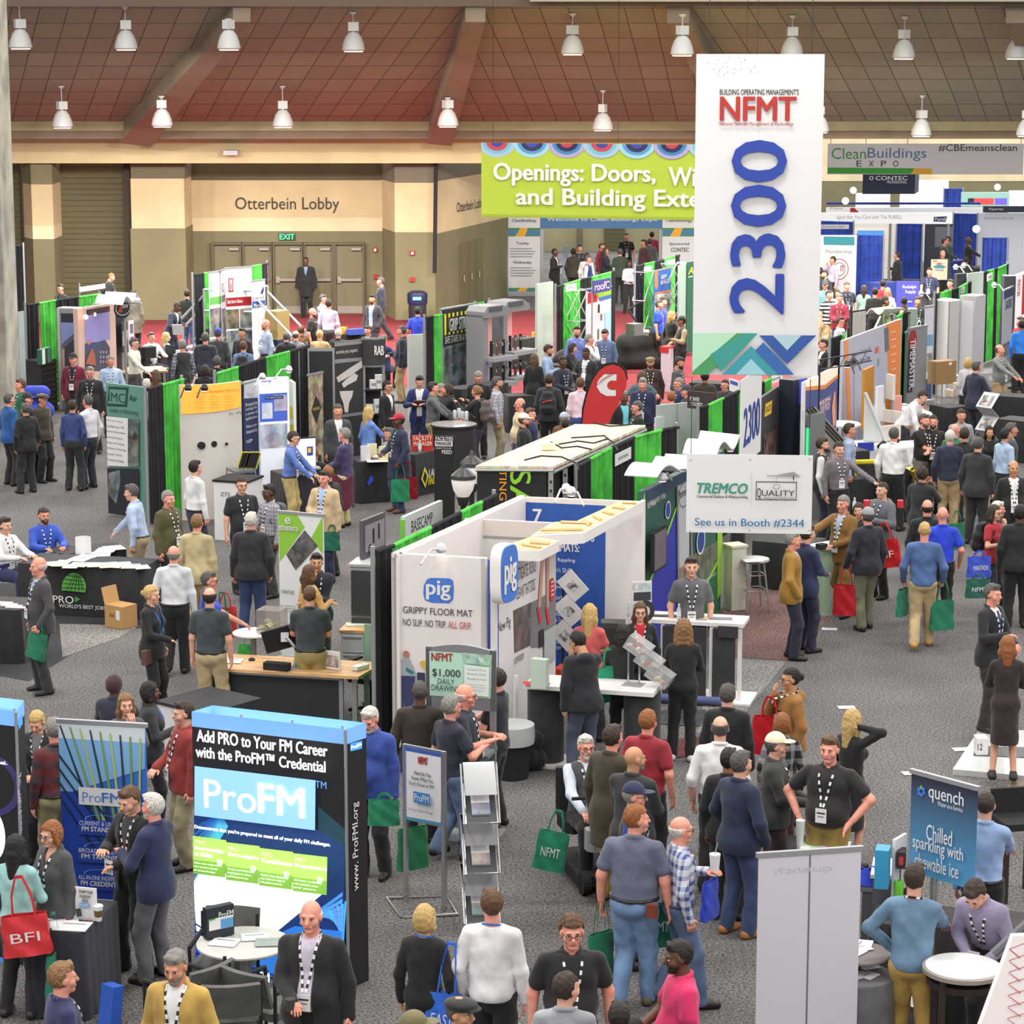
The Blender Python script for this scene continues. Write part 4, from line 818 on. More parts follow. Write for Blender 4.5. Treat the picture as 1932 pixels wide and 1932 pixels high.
# glowing black towers
def tower(label,tl,tr,back,gfx):
 b=Qe('display_tower',label,'display',tl,tr,2.44,0,.01,None);p=G(*back,2.44)-b.loc;cx,cy=p.dot(b.ex),-p.dot(b.n);sh=cx-b.w;dp=cy
 m=MB();m.Qo([(0,0,0),(b.w,0,0),(cx,dp,0),(sh,dp,0)],(0,0,2.3),M((30,28,33),.7));m.Qa('fabric_body',b.Qm)
 BL=M((110,160,232),.6,.55);m=MB();q=[(0,0),(b.w,0),(cx,dp),(sh,dp)]
 for i in range(4):
  a,c=q[i],q[(i+1)%4];m.add([(a[0],a[1],2.3),(c[0],c[1],2.3),(c[0],c[1],2.44),(a[0],a[1],2.44)],[(0,1,2,3)],BL)
 m.Qa('blue_band',b.Qm);m=MB();m.Qo([(.03,.03,2.31),(b.w-.03,.03,2.31),(cx-.03,dp-.03,2.31),(sh+.03,dp-.03,2.31)],(0,0,.01),M((244,246,250),.6,1.1));m.Qa('lit_interior',b.Qm)
 m=MB()
 for f in(.33,.66,.98):m.Qh([(b.w*f-.02,.03,2.3),(b.w*f-.02,.03,2.46)],.012,SILV,6)
 m.Qh([(b.w,-.012,0),(b.w,-.012,2.44)],.014,SILV,6);m.Qa('frame_tube',b.Qm);gfx(b);b.Qf()
 sd=Board.__new__(Board);sd.loc=b.loc+b.ex*b.w+Qn((0,0,0));d=(b.ex*cx-b.n*dp)-b.ex*b.w;d=Qn((d.x,d.y,0));sd.w=d.length;sd.ex=d.normalized();sd.n=Qn((sd.ex.y,-sd.ex.x,0));sd.z0,sd.z1,sd.lay,sd.gm=0,2.44,0,MB();sd.Qm=bpy.data.objects.new('side_print',None);C.objects.link(sd.Qm);sd.Qm.parent=b.Qm;sd.Qm.location=(b.w,0,0);sd.Qm.rotation_euler=(0,0,math.atan2(dp,cx-b.w));return b,sd
EW=M((250,250,250),.5,.8);LB=M((150,205,250),.6,.45)
Z=lambda x,y:(340+x/5.2216,1310+y/5.2216)
def g1(b):
 b.Qd([Z(110,1180),Z(1360,1330),Z(1625,1480),(650,1850),(358,1850)],M((28,58,120),.6,.35)).Qd([Z(1360,1100),Z(1630,1330),Z(1625,1500),Z(1360,1330)],M((30,66,84),.6,.3))
 for k in range(9):b.Qd([Z(110,1300+k*62),Z(110,1330+k*62),Z(420+k*8,1180+20*(k<2)+k*14),Z(380,1180+k*12)],M((30+6*k,84+12*k,168+6*k),.6,.5))
 for k in range(12):b.Qd([(565+k*8,1742-k*4),(572+k*8,1744-k*4),(648,1690+k*12),(648,1682+k*12)],M((70+6*(k%5),140+9*(k%4),220),.6,.65))
 b.Qd([(362,1660),(383,1640),(575,1665),(612,1684),(520,1760),(440,1800),(375,1770),(360,1700)],M((244,248,252),.6,1.0)).Qd([(358,1720),(375,1772),(440,1802),(500,1850),(358,1850)],M((40,66,200),.6,.6)).Qd([(440,1800),(560,1745),(648,1755),(648,1850),(520,1850)],M((44,120,210),.6,.6))
 for k in range(8):b.Qd([(360,1740+k*14),(362,1737+k*14),(470+10*k,1800+k*7),(470+10*k,1803+k*7)],M((20,40,120),.6,.3))
 b.txt(376,1388,622,1411,'Add PRO to Your FM Career',EW,.035).txt(375,1418,619,1440,'with>ProFM\u2122 Credential',EW,.035)
 b.Qd([Z(173,690),Z(1362,830),Z(1357,1322),Z(170,1175)],LB).txt(391,1472,489,1527,'Pro',EW,.02).txt(493,1479,581,1535,'FM',EW,.06).txt(602,1470,623,1483,'TM',M((90,150,240),.6,.6),.02)
 b.txt(376,1568,631,1577,"Demonstrate that you're prepared to meet all of your daily FM challenges.",EW,.03)
 for q,t1,t2,n in((((170,1365),(500,1410),(490,1775),(175,1735)),'Knowledge','& Skills',0),(((515,1415),(850,1455),(838,1825),(520,1785)),'Strategies','',1),(((860,1460),(1195,1500),(1185,1870),(862,1828)),'Confidence','',2),(((1205,1500),(1548,1540),(1540,1910),(1210,1870)),'Reputation','',3)):
  P=[Z(*p)for p in q];b.Qd(P,M((176,214,106),.6,.65));h=P[0][1];x0=P[0][0];b.Qd([(P[3][0],P[3][1]-26),(P[2][0],P[2][1]-26),P[2],P[3]],M((130,186,70),.6,.55))
  b.txt(x0+5,h+9,x0+25,h+17,'PRO',M((226,240,200),.6,.8),0).txt(x0+5,h+23,x0+5+6*len(t1),h+31,t1,EW,.03)
  if t2:b.txt(x0+5,h+32,x0+38,h+39,t2,EW,.03)
  b.Qg(x0+48,h+45,x0+57,h+54,EW).Qd([(x0+50,h+49),(x0+52,h+52),(x0+59,h+43),(x0+52,h+50)],M((130,186,70),.6,.55))
  for k in range(3):b.txt(x0+5,h+51+k*6,x0+(56,50,46)[k],h+55+k*6,('Show you understand','the entire body','of knowledge')[k]if n==0 else('Create and implement','strategies to drive','efficiency')[k]if n==1 else('Know that decisions','you make are aligned','with global standards')[k]if n==2 else('Increase credibility','with employers, clients','and peers')[k],EW,.02)
 b.txt(447,1808,478,1822,'When',EW,.03).txt(486,1816,532,1833,'ProFM',EW,.03)
b,sd=tower('tall glowing ProFM display tower{round meeting table',(361.5,1342.5),(652.6,1376),(690.5,1363.6),g1)
sd.Qd([Z(1672,485),Z(1790,455),Z(1788,535),Z(1675,562)],M((70,150,220),.6,.5)).txt(662,1404,681,1411,'ProFM',EW,.02).txt(663,1513,677,1680,'www. ProFMI.org',M('w'),.02,rot=90).Qf()
def g2(b):
 b.ell(-14,1575,24,48,EW).ell(-20,1480,60,60,M((52,44,96),.6,.3),r0=.8).txt(-60,1432,14,1440,'professional.',EW,.03).Qg(-200,1790,12,1830,M((60,120,190),.6,.4)).txt(0,1843,12,1858,'AI',M('w'),.02).txt(0,1878,10,1892,'O',M('w'),.02)
b,sd=tower('glowing tower cut by>photo edge with a white circle on it',(-190,1318),(31,1343),(45,1321),g2)
sd.Qg(34,1351,42,1372,M((70,150,220),.6,.5)).txt(34,1458,41,1575,'www.ProFMI.org',M('w'),.02,rot=90).Qf()
b=Qv('blue roll-up banner with green streaks{two men in dark jackets',(110,1362),(274,1371),2.1,M((56,112,210),.6),GRY)
b.Qd([(110,1364),(274,1373),(274,1402),(110,1392)],M((216,226,232))).Qd([(110,1392),(274,1402),(274,1450),(112,1500)],M((132,182,234))).Qd([(112,1492),(274,1500),(274,1700),(113,1690)],M((36,70,176)))
for k in range(9):x=112+k*19;b.Qd([(x,1368+k*3),(x+3,1368+k*3),(x+74-k*9,1560+k*6),(x+68-k*9,1560+k*6)],M(((30,60,60),(120,160,80),(176,196,110))[k%3]))
for k in range(4):b.Qd([(112,1420+k*26),(112,1427+k*26),(252-k*14,1600+k*12),(246-k*14,1604+k*12)],M((26,56,70)))
b.Qg(150,1486,240,1519,M('w')).txt(157,1494,192,1512,'Pro',M((90,140,220)),0).txt(194,1495,231,1513,'FM',M((70,120,210)),.03)
for y,s1,s2 in((1549,'CURRENT & UNIVERSAL','FM STANDARDS'),(1600,'BROAD & FLEXIBLE','FM TRAINING'),(1650,'ALL-IN-ONE INDEPENDENT','FM CREDENTIAL')):b.ell(196,y-4,34,9,M((120,170,230)),r0=.93).Qg(150,y-2,250,y+26,M((36,70,176))).txt(152,y,246,y+8,s1,M('w'),0).txt(157,y+10,240,y+19,s2,M('w'),.03)
b.Qg(112,1692,276,1760,M('w')).txt(164,1706,190,1722,'Pro',M((90,140,220)),0).txt(192,1706,217,1722,'FM',M((70,120,210)),.02).Qf()
b=Qc('black draped demo table below>counter card,`woman in teal',(58,1752),(152,1760),.82,.85,M((34,36,46),.9,kind='cloth'))
b=Qe('counter_card','white stamp your passport counter card^black draped table','sign',(141,1673),(181,1677),1.12,.82,.015,WHT);b.txt(149,1680,175,1686,'STAMP YOUR',TXD,.02).txt(151,1688,173,1694,'PASSPORT',TXD,.02).txt(156,1695,168,1701,'HERE',TXD,.02).Qg(152,1702,171,1710,M((80,150,220))).txt(154,1703,169,1709,'ProFM',M('w'),.02).Qd([(145,1713),(155,1711),(158,1726),(148,1728)],TXD).lines(160,1714,178,4,4,M('lg'),1.2).txt(165,1732,178,1737,'NFMT',RED,.02).Qf()
p=G(186,1737,.82);t=thing('paper_cup','white paper cup with brown sleeve`passport card','cup',p);m=MB();m.Qk([(.028,0),(.042,.13)],(0,0,0),WHT,16);m.Qa('cup',t,1);m=MB();m.Qk([(.034,.04),(.041,.1)],(0,0,0),M((96,84,50)),16);m.Qa('sleeve',t);m=MB();m.Qk([(.045,.13),(.045,.14),(.03,.15)],(0,0,0),WHT,16);m.Qa('lid',t)
Qq('printed sheet lying at>corner<black draped table',137,1748,.82,.3,.24,-8);Qq('printed sheet`red shoulder bag^black draped table',112,1740,.82,.24,.3,30);Qq('sheets under>counter card^black draped table',122,1735,.82,.24,.26,12)
t=Qp('cloth_bag','blue folded bag leaning at>foot<black draped table','bag',(182,1858),(205,1866),.38,.12,.38,M((44,90,190),.6)).Qm;t.rotation_euler.x=-.15
gp=G(459,1777,.74);Qb('grey round meeting table}glowing tower',459,1777,.74,.41,M((196,194,190),.4),GRY)
QI('grey armless chair back showing{round meeting table',G(425,1908,0),172);QI('grey chair at>near side<round meeting table',G(436,2012,0),8);QI('grey chair{man in>tan blazer',G(352,1985,0),50);QI('grey chair`man in>black cardigan',G(512,1990,0),-35)
b=Qe('boxed_manual','dark boxed manual standing^round meeting table','book',(389,1716),(441,1705),1.03,.75,.07,M((34,40,48),.5));b.Qg(394,1730,440,1752,M('w')).Qg(416,1732,440,1750,M((90,150,200))).txt(412,1718,440,1730,'ProFM',M('w'),.02).Qg(391,1733,405,1736,M((60,160,70))).Qf()
Qq('white handout lying}boxed manual',424,1778,.745,.24,.2,-14);Qq('white handout at>far side<meeting table',481,1768,.745,.24,.18,10);Qq('grey brochure lying`man in>black cardigan',510,1778,.745,.26,.2,4,M((150,160,156)))
b=Qe('easel_sign','chrome floor stand holding a white how-do-you-know poster','sign',(763,1404),(836,1418),1.63,.0,.025,None);zb=b.L(800,1554)[1];m=MB();m.bx(0,b.w,0,.025,zb,1.63,CHR);m.Qa('poster_frame',b.Qm);b.Qd([(766,1409),(834,1422),(832,1557),(767,1545)],M('w')).Qd([(766,1409),(834,1422),(834,1429),(766,1416)],M((60,90,180))).Qd([(767,1540),(832,1552),(832,1557),(767,1546)],M((70,150,190)))
b.txt(790,1428,808,1442,'NFMT',RED,.04).txt(783,1456,814,1463,'How Do You',TXD,.02).txt(779,1466,819,1473,'Know What You',TXD,.02).txt(775,1476,822,1483,"Don't Know in FM?",TXD,.02).Qg(784,1494,815,1515,M((60,130,200))).txt(786,1498,813,1511,'ProFM',M('w'),.02).txt(776,1526,822,1532,'Join Us for Solutions Exchange!',TXD,.0).Qf();easel_frame(b,.0,b.w,1.63);m=MB();q=b.w
m.Qh([(-.2,-.05,.015),(q*.55,-.42,.015),(q+.2,-.05,.015),(q*.55,.35,.015)],.018,CHR,8,1);m.Qa('base',b.Qm)
b=Qe('brochure_rack','folding zigzag acrylic brochure rack`drawing kiosk','rack',(876,1446),(936,1444),1.66,0,.01,None);w=b.w;AC=M((150,152,156),.2,alpha=.9)
for k in range(3):
 zt=1.64-k*.5;m=MB();m.Qo([(0,.16,zt),(w,.16,zt),(w,-.1,zt-.24),(0,-.1,zt-.24)],(0,.012,.01),AC);m.Qa('back_plate',b.Qm)
 m=MB();m.Qo([(0,.14,zt-.2),(w,.14,zt-.2),(w,-.16,zt-.5),(0,-.16,zt-.5)],(0,.012,.012),M((120,122,126),.3));m.Qh([(0,.13,zt-.2),(w,.13,zt-.2),(w,-.17,zt-.5),(0,-.17,zt-.5)],.013,CHR,6,1);m.Qa('tray',b.Qm)
 m=MB();m.Qo([(w*.2,.06,zt-.27),(w*.78,.06,zt-.27),(w*.78,-.1,zt-.44),(w*.2,-.1,zt-.44)],(0,-.012,.014),M('w'));m.Qo([(w*.2,-.02,zt-.352),(w*.78,-.02,zt-.352),(w*.78,-.1,zt-.437),(w*.2,-.1,zt-.437)],(0,-.014,.018),M((90,130,170),.6,kind='photo',c2=(180,170,150),sc_=9));o=m.Qa('brochure',None,0,b.loc);o.rotation_euler.z=b.rz;tag(o,('mountain brochure in>top tray<zigzag rack','dark photo brochure in>middle tray<zigzag rack','blue brochure in>bottom tray<zigzag rack')[k],'brochure')
for x in(-.02,w+.02):m=MB();m.Qh([(x,.16,1.64),(x,-.16,1.14),(x,.16,1.14),(x,-.16,.64),(x,.16,.64),(x,-.16,.14),(x,-.1,0),(x,.2,0)],.01,CHR,6);m.Qa('frame_rod',b.Qm)
b=Qe('information_kiosk','grey arched kiosk with mint daily drawing sign','kiosk',(803,1216),(934,1224),2.12,0,.04,None);zb=b.L(868,1318)[1];w=b.w;m=MB();KG=M((140,142,146),.4,metal=.3)
pts=[(0,0,zb-.12),(w,0,zb-.12),(w,0,2.08)]+[(w*(1-k/12),0,2.08+.06*math.sin(PI*k/12))for k in range(1,12)]+[(0,0,2.08)];m.Qo(pts,(0,.05,0),KG);m.Qa('header_frame',b.Qm)
for x in(.03,w-.03):m=MB();m.bx(x-.03,x+.03,0,.06,0,2.1,KG);m.Qa('post',b.Qm)
m=MB();m.bx(0,w,-.3,.1,.98,1.02,KG);m.Qa('counter_shelf',b.Qm);m=MB();m.bx(.05,w-.05,.02,.05,.1,.98,M((186,220,206),.6));m.Qa('lower_panel',b.Qm);m=MB();m.bx(-.05,w+.05,-.25,.3,0,.04,KG);m.Qa('base',b.Qm)
b.Qd([(810,1228),(928,1236),(926,1318),(811,1312)],M((180,222,200))).txt(814,1232,855,1247,'NFMT',RED,.05).txt(816,1262,869,1278,'$1,000',TXD,.01).txt(827,1280,858,1290,'DAILY',TXD,0).txt(815,1292,869,1303,'DRAWING',TXD,0).Qd([(873,1230),(926,1236),(925,1256),(878,1250)],M((96,176,140),.6,kind='photo',c2=(150,210,180),sc_=14)).Qd([(877,1253),(924,1258),(923,1314),(877,1310)],M((220,232,226)))
for y,s_ in((1261,'Tuesday 3:45 pm'),(1269,'Wednesday 3:15 pm'),(1278,'Thursday 2:15 pm')):b.txt(882,y,918,y+5,s_,M('gr'),0)
b.lines(880,1290,918,3,5,M('lg'),1).Qf()
for k,(px,py)in enumerate(((866,1420),(884,1410))):pass
# office desk group
b=Qe('office_desk','wood-topped office desk with a dark modesty panel{glowing tower','desk',(370,1259),(676,1277),.745,0,.01,None);w=b.w;d=.78;WDT=M((206,164,116),.5,kind='wood');sh=.1
m=MB();m.Qo([(0,0,.71),(w,0,.71),(w+sh,d,.71),(.12,d,.71)],(0,0,.035),WDT);m.Qa('tabletop',b.Qm)
m=MB();m.bx(.18,w-.28,.1,.13,.14,.66,M((44,44,48),.8));m.Qa('modesty_panel',b.Qm);m=MB()
for q in((.14,w-.24,.66,.7),(.14,w-.24,.08,.14)):m.bx(q[0],q[1],.09,.14,q[2],q[3],SILV)
for x in(.14,w-.28):m.bx(x,x+.05,.09,.14,.08,.7,SILV)
m.Qa('panel_frame',b.Qm)
for x in(.1,w-.12):
 for y in(.12,d-.15):m=MB();m.bx(x,x+.06,y,y+.06,0,.71,SILV);m.Qa('leg',b.Qm)
t=thing('monitor','black monitor on a silver arm seen from behind^office desk','monitor',G(551,1262,.745),b.rz+.35);m=MB();m.box((-.12,.16,.36),(.46,.03,.3),BK,R=Matrix.Rotation(-.25,3,'Y')@Matrix.Rotation(.2,3,'X'));m.Qa('screen',t);m=MB();m.Qh([(.02,.0,.02),(.08,.05,.22),(-.06,.12,.38)],.022,SILV,8);m.Qa('arm',t);m=MB();m.box((-.08,.13,.38),(.1,.02,.12),WHT);m.Qa('mount_plate',t);m=MB();m.bx(-.08,.08,-.06,.06,0,.02,SILV);m.Qa('foot',t)
Qp('laptop_stand','black laptop stand under>monitor^office desk','stand',(496,1250),(542,1254),.84,.12,.09,BK)
b=Qe('brochure_card','acrylic card holder with an office photo^desk','sign',(605,1226),(641,1231),.98,.75,.02,WHT);b.Qg(608,1236,639,1258,M((150,110,110),.5,kind='photo',c2=(200,196,190),sc_=12)).Qf()
Qq('white sheet lying near>end<office desk',432,1247,.75,.34,.24,-5);Qq('small white cable box^desk corner',680,1262,.75,.1,.22,-40,None,None,'cable_box','box',.05);Qq('white note lying`card holder^desk',594,1258,.75,.26,.08,4)
for q,(px,py)in enumerate(((392,1251),(402,1247),(392,1255))):m=MB();m.Qk([(.05,0),(.05,.015),(.03,.025)],(0,0,0),WHT,14);tag(m.Qa('plastic_lid',None,1,G(px,py,.746)),'small white round lid^office desk corner','lid','white lids^desk')
m=MB();m.Qk([(.04,0),(.045,.02),(.02,.035)],(0,0,0),DKG,12);tag(m.Qa('computer_mouse',None,1,G(475,1246,.746)),'dark computer mouse^office desk','mouse')
b=Qt('grey drawer pedestal with a wood top{office desk',(639,1189),(691,1191),.62,.5,M((186,188,190),.4),WDT,'cabinet','drawer_pedestal')
for k in range(2):m=MB();m.bx(.04,b.w-.04,-.01,.02,.06+.26*k,.3+.26*k,M((196,198,200),.4));m.Qa('drawer',b.Qm);
for k in range(2):m=MB();m.bx(.06,b.w-.06,-.03,-.01,.26+.26*k,.28+.26*k,SILV);m.Qa('handle',b.Qm)
Qq('pale green leaflets fanned^drawer pedestal',674,1178,.62,.3,.2,10,M((200,220,200)))
b=Qt('tall grey cabinet with dark doors carrying>lock sample board',(657,1064),(707,1066),1.45,.5,M((170,172,174),.4),M((182,184,186),.4),'cabinet','storage_cabinet')
for k in range(2):m=MB();m.bx(.04,b.w-.04,-.012,.02,.08+.66*k,.7+.66*k,M((58,58,62),.6));m.Qa('door',b.Qm)
b=Qe('lock_sample_board','upright board of door lock samples^grey cabinet','display',(684,983),(727,966),2.0,1.46,.05,M((90,84,92),.5));b.Qg(.1,.15,.95,.85,M((150,138,150)),uv=1).Qg(.42,.3,.5,.68,BK,uv=1).Qg(.66,.22,.73,.62,BK,uv=1).ell(.3,.8,.05,.07,BK,uv=1,r0=.6).Qf()
t=thing('office_chair','green mesh swivel chair half hidden{black drape','chair',G(702,1345,0),math.radians(-30));m=MB();m.QC(lambda u,v:Qn((-.24+.48*u,.22+.05*math.sin(PI*u),.55+.55*v)),8,6,.03,M((150,178,160),.7));m.Qa('backrest',t,1);m=MB();m.box((0,0,.47),(.5,.5,.07),DKG,bev=.06);m.Qa('seat',t);m=MB();m.Qh([(0,0,.05),(0,0,.44)],.03,BK)
for k in range(5):m.Qh([(0,0,.09),(.3*math.cos(k*1.257),.3*math.sin(k*1.257),.05)],.025,BK,6)
m.Qa('base',t)
for sx in(-1,1):m=MB();m.bx(sx*.27-.04,sx*.27+.04,-.15,.15,.66,.69,BK);m.Qh([(sx*.26,0,.47),(sx*.27,0,.66)],.02,BK,6);m.Qa('armrest',t)
Qb('white round standing table carrying>money box',478,1192,.98,.27,WHT,GRY)
b=Qp('acrylic_money_box','clear acrylic box of dollar notes^white round table','box',(483,1151),(527,1154),1.3,.28,.3,M((170,160,158),.1,alpha=.45));m=MB()
for k in range(14):m.box((.04+rnd.random()*(b.w-.08),.05+rnd.random()*.18,1.01+k*.009),(.15,.065,.006),M(((176,184,132),(150,166,118),(204,204,160))[k%3]),R=Matrix.Rotation(rnd.random()*3,3,'Z')@Matrix.Rotation(rnd.uniform(-.8,.8),3,'X'))
o=m.Qa('banknotes',b.Qm);o['kind']='stuff'
b=Qt('low white bench cabinet with a black padded top',(292,1322),(330,1331),.72,.9,WHT,DKG,'cabinet','bench_cabinet')
m=MB();m.bx(b.w,b.w+.55,.0,.9,.6,.72,DKG);m.Qa('cushion',b.Qm);m=MB();m.bx(b.w,b.w+.5,.05,.85,0,.6,WHT);m.Qa('side_cabinet',b.Qm)
b=Qv('lime and white roll-up banner with an office photo and cut-corner shapes',(525,967),(610,974),2.1,M((226,228,228),.6));LG=M((140,196,60))
b.Qd([(525,968),(560,970),(575,995),(528,1060)],LG).Qd([(609,975),(609,1046),(588,1014)],LG).Qd([(575,1000),(600,1030),(558,1076),(540,1046)],M((110,108,106),.6,kind='photo',c2=(60,58,60),sc_=9)).txt(538,976,549,988,'e',M('w'),.04).txt(527,989,564,1001,'ethosource',M('w'),.03).txt(532,1113,556,1120,'FURNITURE',TXD,0).lines(538,1142,560,3,5,GRY,1.2).ell(533,1146,3,5,GRY,12,r0=.6).Qf()
# globe company tables
b=Qc('long black draped table printed with a green globe and covered in brochures',(34,1062),(263,1074),.76,.8,M((36,36,40),.9,kind='cloth'))
GG=M((88,168,70));b.Qd([(120,1112)]+[(143+23*math.cos(a),1108-29*math.sin(a))for a in np.linspace(PI,0,18)]+[(164,1116)],GG)
for k in(-15,-7,1,9,16):b.Qd([(143+k,1113),(144.2+k,1113),(150+k*.3,1080),(149+k*.3,1080)],BK)
for k in range(4):b.Qd([(121+k*2,1106-k*8),(165-k*2,1108-k*7),(165-k*2,1109.2-k*7),(121+k*2,1107.2-k*8)],BK)
b.txt(104,1122,143,1136,'PRO',M('w'),.02).Qd([(146,1123),(156,1128),(146,1134)],M((60,160,70))).txt(116,1139,204,1148,"WORLD'S BEST JOBS",M('w'),.0).Qf()
b2=Qc('shorter black draped table set across{globe table',(112,1046),(238,1036),.76,.6);b2.Qd([(213,1058)]+[(221+8*math.cos(a),1057-9*math.sin(a))for a in np.linspace(PI,0,9)],GG).Qf()
for i in range(16):x=100+i*11+rnd.uniform(-3,3);Qq('brochure laid out^long globe table',x,1062+(i%2)*4+rnd.uniform(-2,2)+i*.3,.762,.22,.28,rnd.uniform(-25,25),M(((220,222,226),(206,198,170),(190,200,214),(226,226,226))[i%4]),'brochures^globe table','brochure')
for i,(x,y)in enumerate(((150,1055),(168,1048),(190,1046),(200,1038),(215,1034))):Qq('white sheet^shorter black table',x,y,.762,.3,.34,rnd.uniform(-30,30),WHT,'sheets^shorter black table','paper_sheet')
m=MB();m.QC(lambda u,v:Qn((.12*math.cos(2.6*u+.3),.12*math.sin(2.6*u+.3),.28*v)),8,2,.004,WHT);tag(m.Qa('standing_paper',None,1,G(157,1048,.765)),'curled white paper sheet standing^black table','paper')
b=Qp('cardboard_box','open cardboard box^carpet under>globe table','box',(197,1140),(231,1146),.34,.3,.33,M((184,142,92),.8));m=MB();m.Qo([(0,0,.34),(0,.3,.34),(-.06,.3,.58),(-.06,0,.58)],(.01,0,0),M((190,150,100),.8));m.Qa('flap',b.Qm);b.Qg(219,1152,226,1170,M('w')).txt(207,1158,216,1164,'OC',TXD,.01).Qf()
b=Qc('black draped table with white striped prints`man in>grey suit',(-110,1146),(37,1151),.76,.8);
for k in range(4):Qq('white striped print^edge table',4+k*9,1137+k*3,.762,.3,.1,-12,WHT,'striped prints^edge table','print')
# the white floor-mat stand in the middle
PW=M((228,222,222),.6);ALF=M((190,188,186),.4);PB=M((40,84,168),.6);PF=M((70,120,206),.6)
def pig(b,x0,y0,x1,y1,mat):
 b.txt(x0,y0,x1,y1,'pig',mat,.05)
b=Qe('stand_wall','white grippy floor mat panel at>near end<mat stand','panel',(738,1044),(916,1054),2.44,0,.08,PW)
for u in(.0,.955):b.Qg(u,0,u+.045,1,ALF,uv=1)
b.Qd([(806,1093),(813,1090),(848,1091),(855,1095),(856.5,1112),(855,1131),(848,1138),(815,1137),(802,1132),(799,1120),(800,1104)],PF);pig(b,804,1095,851,1132,M('w'))
b.txt(761,1147,892,1160,'GRIPPY FLOOR MAT',TXD,.005).txt(761,1169,843,1182,'NO SLIP. NO TRIP.',TXD,.0).txt(846,1173,891,1186,'ALL GRIP.',M((196,70,64)),.0)
b.ell(767,1234,6,7,M((170,120,100))).Qd([(760,1242),(772,1240),(782,1262),(786,1275),(748,1274),(750,1258)],M((160,164,172))).Qd([(748,1274),(784,1275),(782,1330),(775,1376),(766,1376),(764,1310),(760,1376),(750,1376)],M((54,58,100))).Qd([(768,1258),(783,1268),(778,1272),(766,1264)],M((40,120,120))).Qd([(792,1248),(803,1244),(803,1266)],M((210,180,60))).Qg(788,1268,803,1290,M((50,56,84))).Qf()
def QH(label,tl,tr,ztop,th=.08,mat=None,name='stand_wall',zbot=0):
 return Qe(name,label,'panel',tl,tr,ztop,zbot,th,mat or PW)
b=QH('white wall<mat stand running away`black and green drape',(744,1046),(986,937),2.44,-.06)
for f in(.0,.22,.45,.7):m=MB();m.bx(b.w*f,b.w*f+.04,-.02,-.0,0,2.44,ALF);m.Qa('post',b.Qm)
b.Qg(.62,.02,.98,.4,M((150,120,110),.6,kind='photo',c2=(210,200,200),sc_=7),uv=1).Qf()
m=MB();m.bx(0,b.w,-.03,.03,2.4,2.46,M((226,222,214)));m.Qa('top_rail',b.Qm)
b=QH('blue seven-ways panel at>back<mat stand',(986,938),(1212,947),2.44,.06);b.Qg(0,0,1,.04,M((232,224,216)),uv=1).Qd([(988,947),(1143,954),(1140,1262),(988,1262)],PB)
b.txt(1005,960,1023,988,'7',M('w'),.045).txt(1081,1006,1122,1021,'BEATS',M('w'),.045).txt(1030,1024,1094,1040,'ALL MATS:',M('w'),.045)
for x0,y0,x1,s_ in((1036,1052,1086,'No Rippling'),(1032,1070,1080,"Won't Shift"),(1036,1091,1083,'Continuous'),(1046,1102,1073,'Coverage'),(1034,1121,1088,'Absorbent &'),(1048,1132,1082,'Fast Drying'),(1046,1151,1070,'Great for'),(1036,1162,1068,'Extreme Traffic'),(1040,1183,1084,'Easy to Clean'),(1036,1203,1080,'Lasts Three Times'),(1044,1214,1062,'Longer')):b.txt(x0,y0,x1,y0+9,s_,M('w'),.012)
b.Qf()
b=QH('white wall panel closing>far side<mat stand',(1212,947),(1218,943),2.44,.05)
b.Qf()
b=QH('low white partition header inside>mat stand',(876,979),(1043,987),2.4,.06,M((214,210,208),.6));b.Qg(0,0,1,.09,M((214,206,196)),uv=1).Qg(0,.085,1,.1,M('gr'),uv=1).Qf()
def ladder(label,outer,joists,z=2.5):
 P=[G(x,y,z)for x,y in outer];o=P[0];t=thing('canopy_frame',label,'canopy',(o.x,o.y,z));m=MB();m.Qo([p-o for p in P],(0,0,-.13),M((232,228,226),.5));m.Qa('white_fascia',t)
 c=sum((p for p in P),Qn())/len(P);m=MB();WD=M((222,194,146),.7,kind='wood');m.Qo([(c+(p-c)*.93-o)+Qn((0,0,.003))for p in P],(0,0,.004),WD);m.Qa('wood_infill',t);m=MB()
 for a,b_ in joists:A,B=G(*a,z)-o,G(*b_,z)-o;m.Qh([A+Qn((0,0,.02)),B+Qn((0,0,.02))],.022,M((206,176,126),.7),4)
 m.Qa('joist',t)
ladder('long wooden ladder canopy over>back corner<mat stand',[(1101,1006),(1213,946),(1172,945),(1083,986),(1042,986),(1003,1010)],[((1174+0-18*k,951+8.4*k),(1200-22*k,952+10.6*k))for k in range(5)]+[((1058,988),(1118,990)),((1020,1003),(1100,1002))])
ladder('shorter wooden ladder canopy joining>blue sign<mat stand',[(1019,1039),(1056,1020),(1003,1012),(968,1024),(975,1038)],[((1000,1026),(1036,1029)),((985,1030),(1020,1036))])
b=QH('white poster wall with red-heeled legs under>round-cornered blue sign',(934,1061),(1049,1003),2.4,.06,M((222,220,222),.6))
b.txt(940,1168,963,1194,'New Pig',TXD,.0).Qd([(968,1152),(1002,1136),(1000,1218),(970,1232)],M((112,88,88),.6,kind='photo',c2=(84,66,68),sc_=6)).Qd([(1003,1136),(1049,1112),(1046,1220),(1001,1222)],M((126,126,132))).Qd([(972,1062),(1012,1042),(1010,1078),(974,1094)],M((206,200,204))).txt(972,1064,1010,1088,'MITIGATE RISKS',TXD,.0).txt(974,1100,1009,1122,'USE A MAT THAT STICKS.',TXD,.0).txt(969,1236,987,1248,'OUR PROBLEM',TXD,.0)
SKN=M((206,152,134))
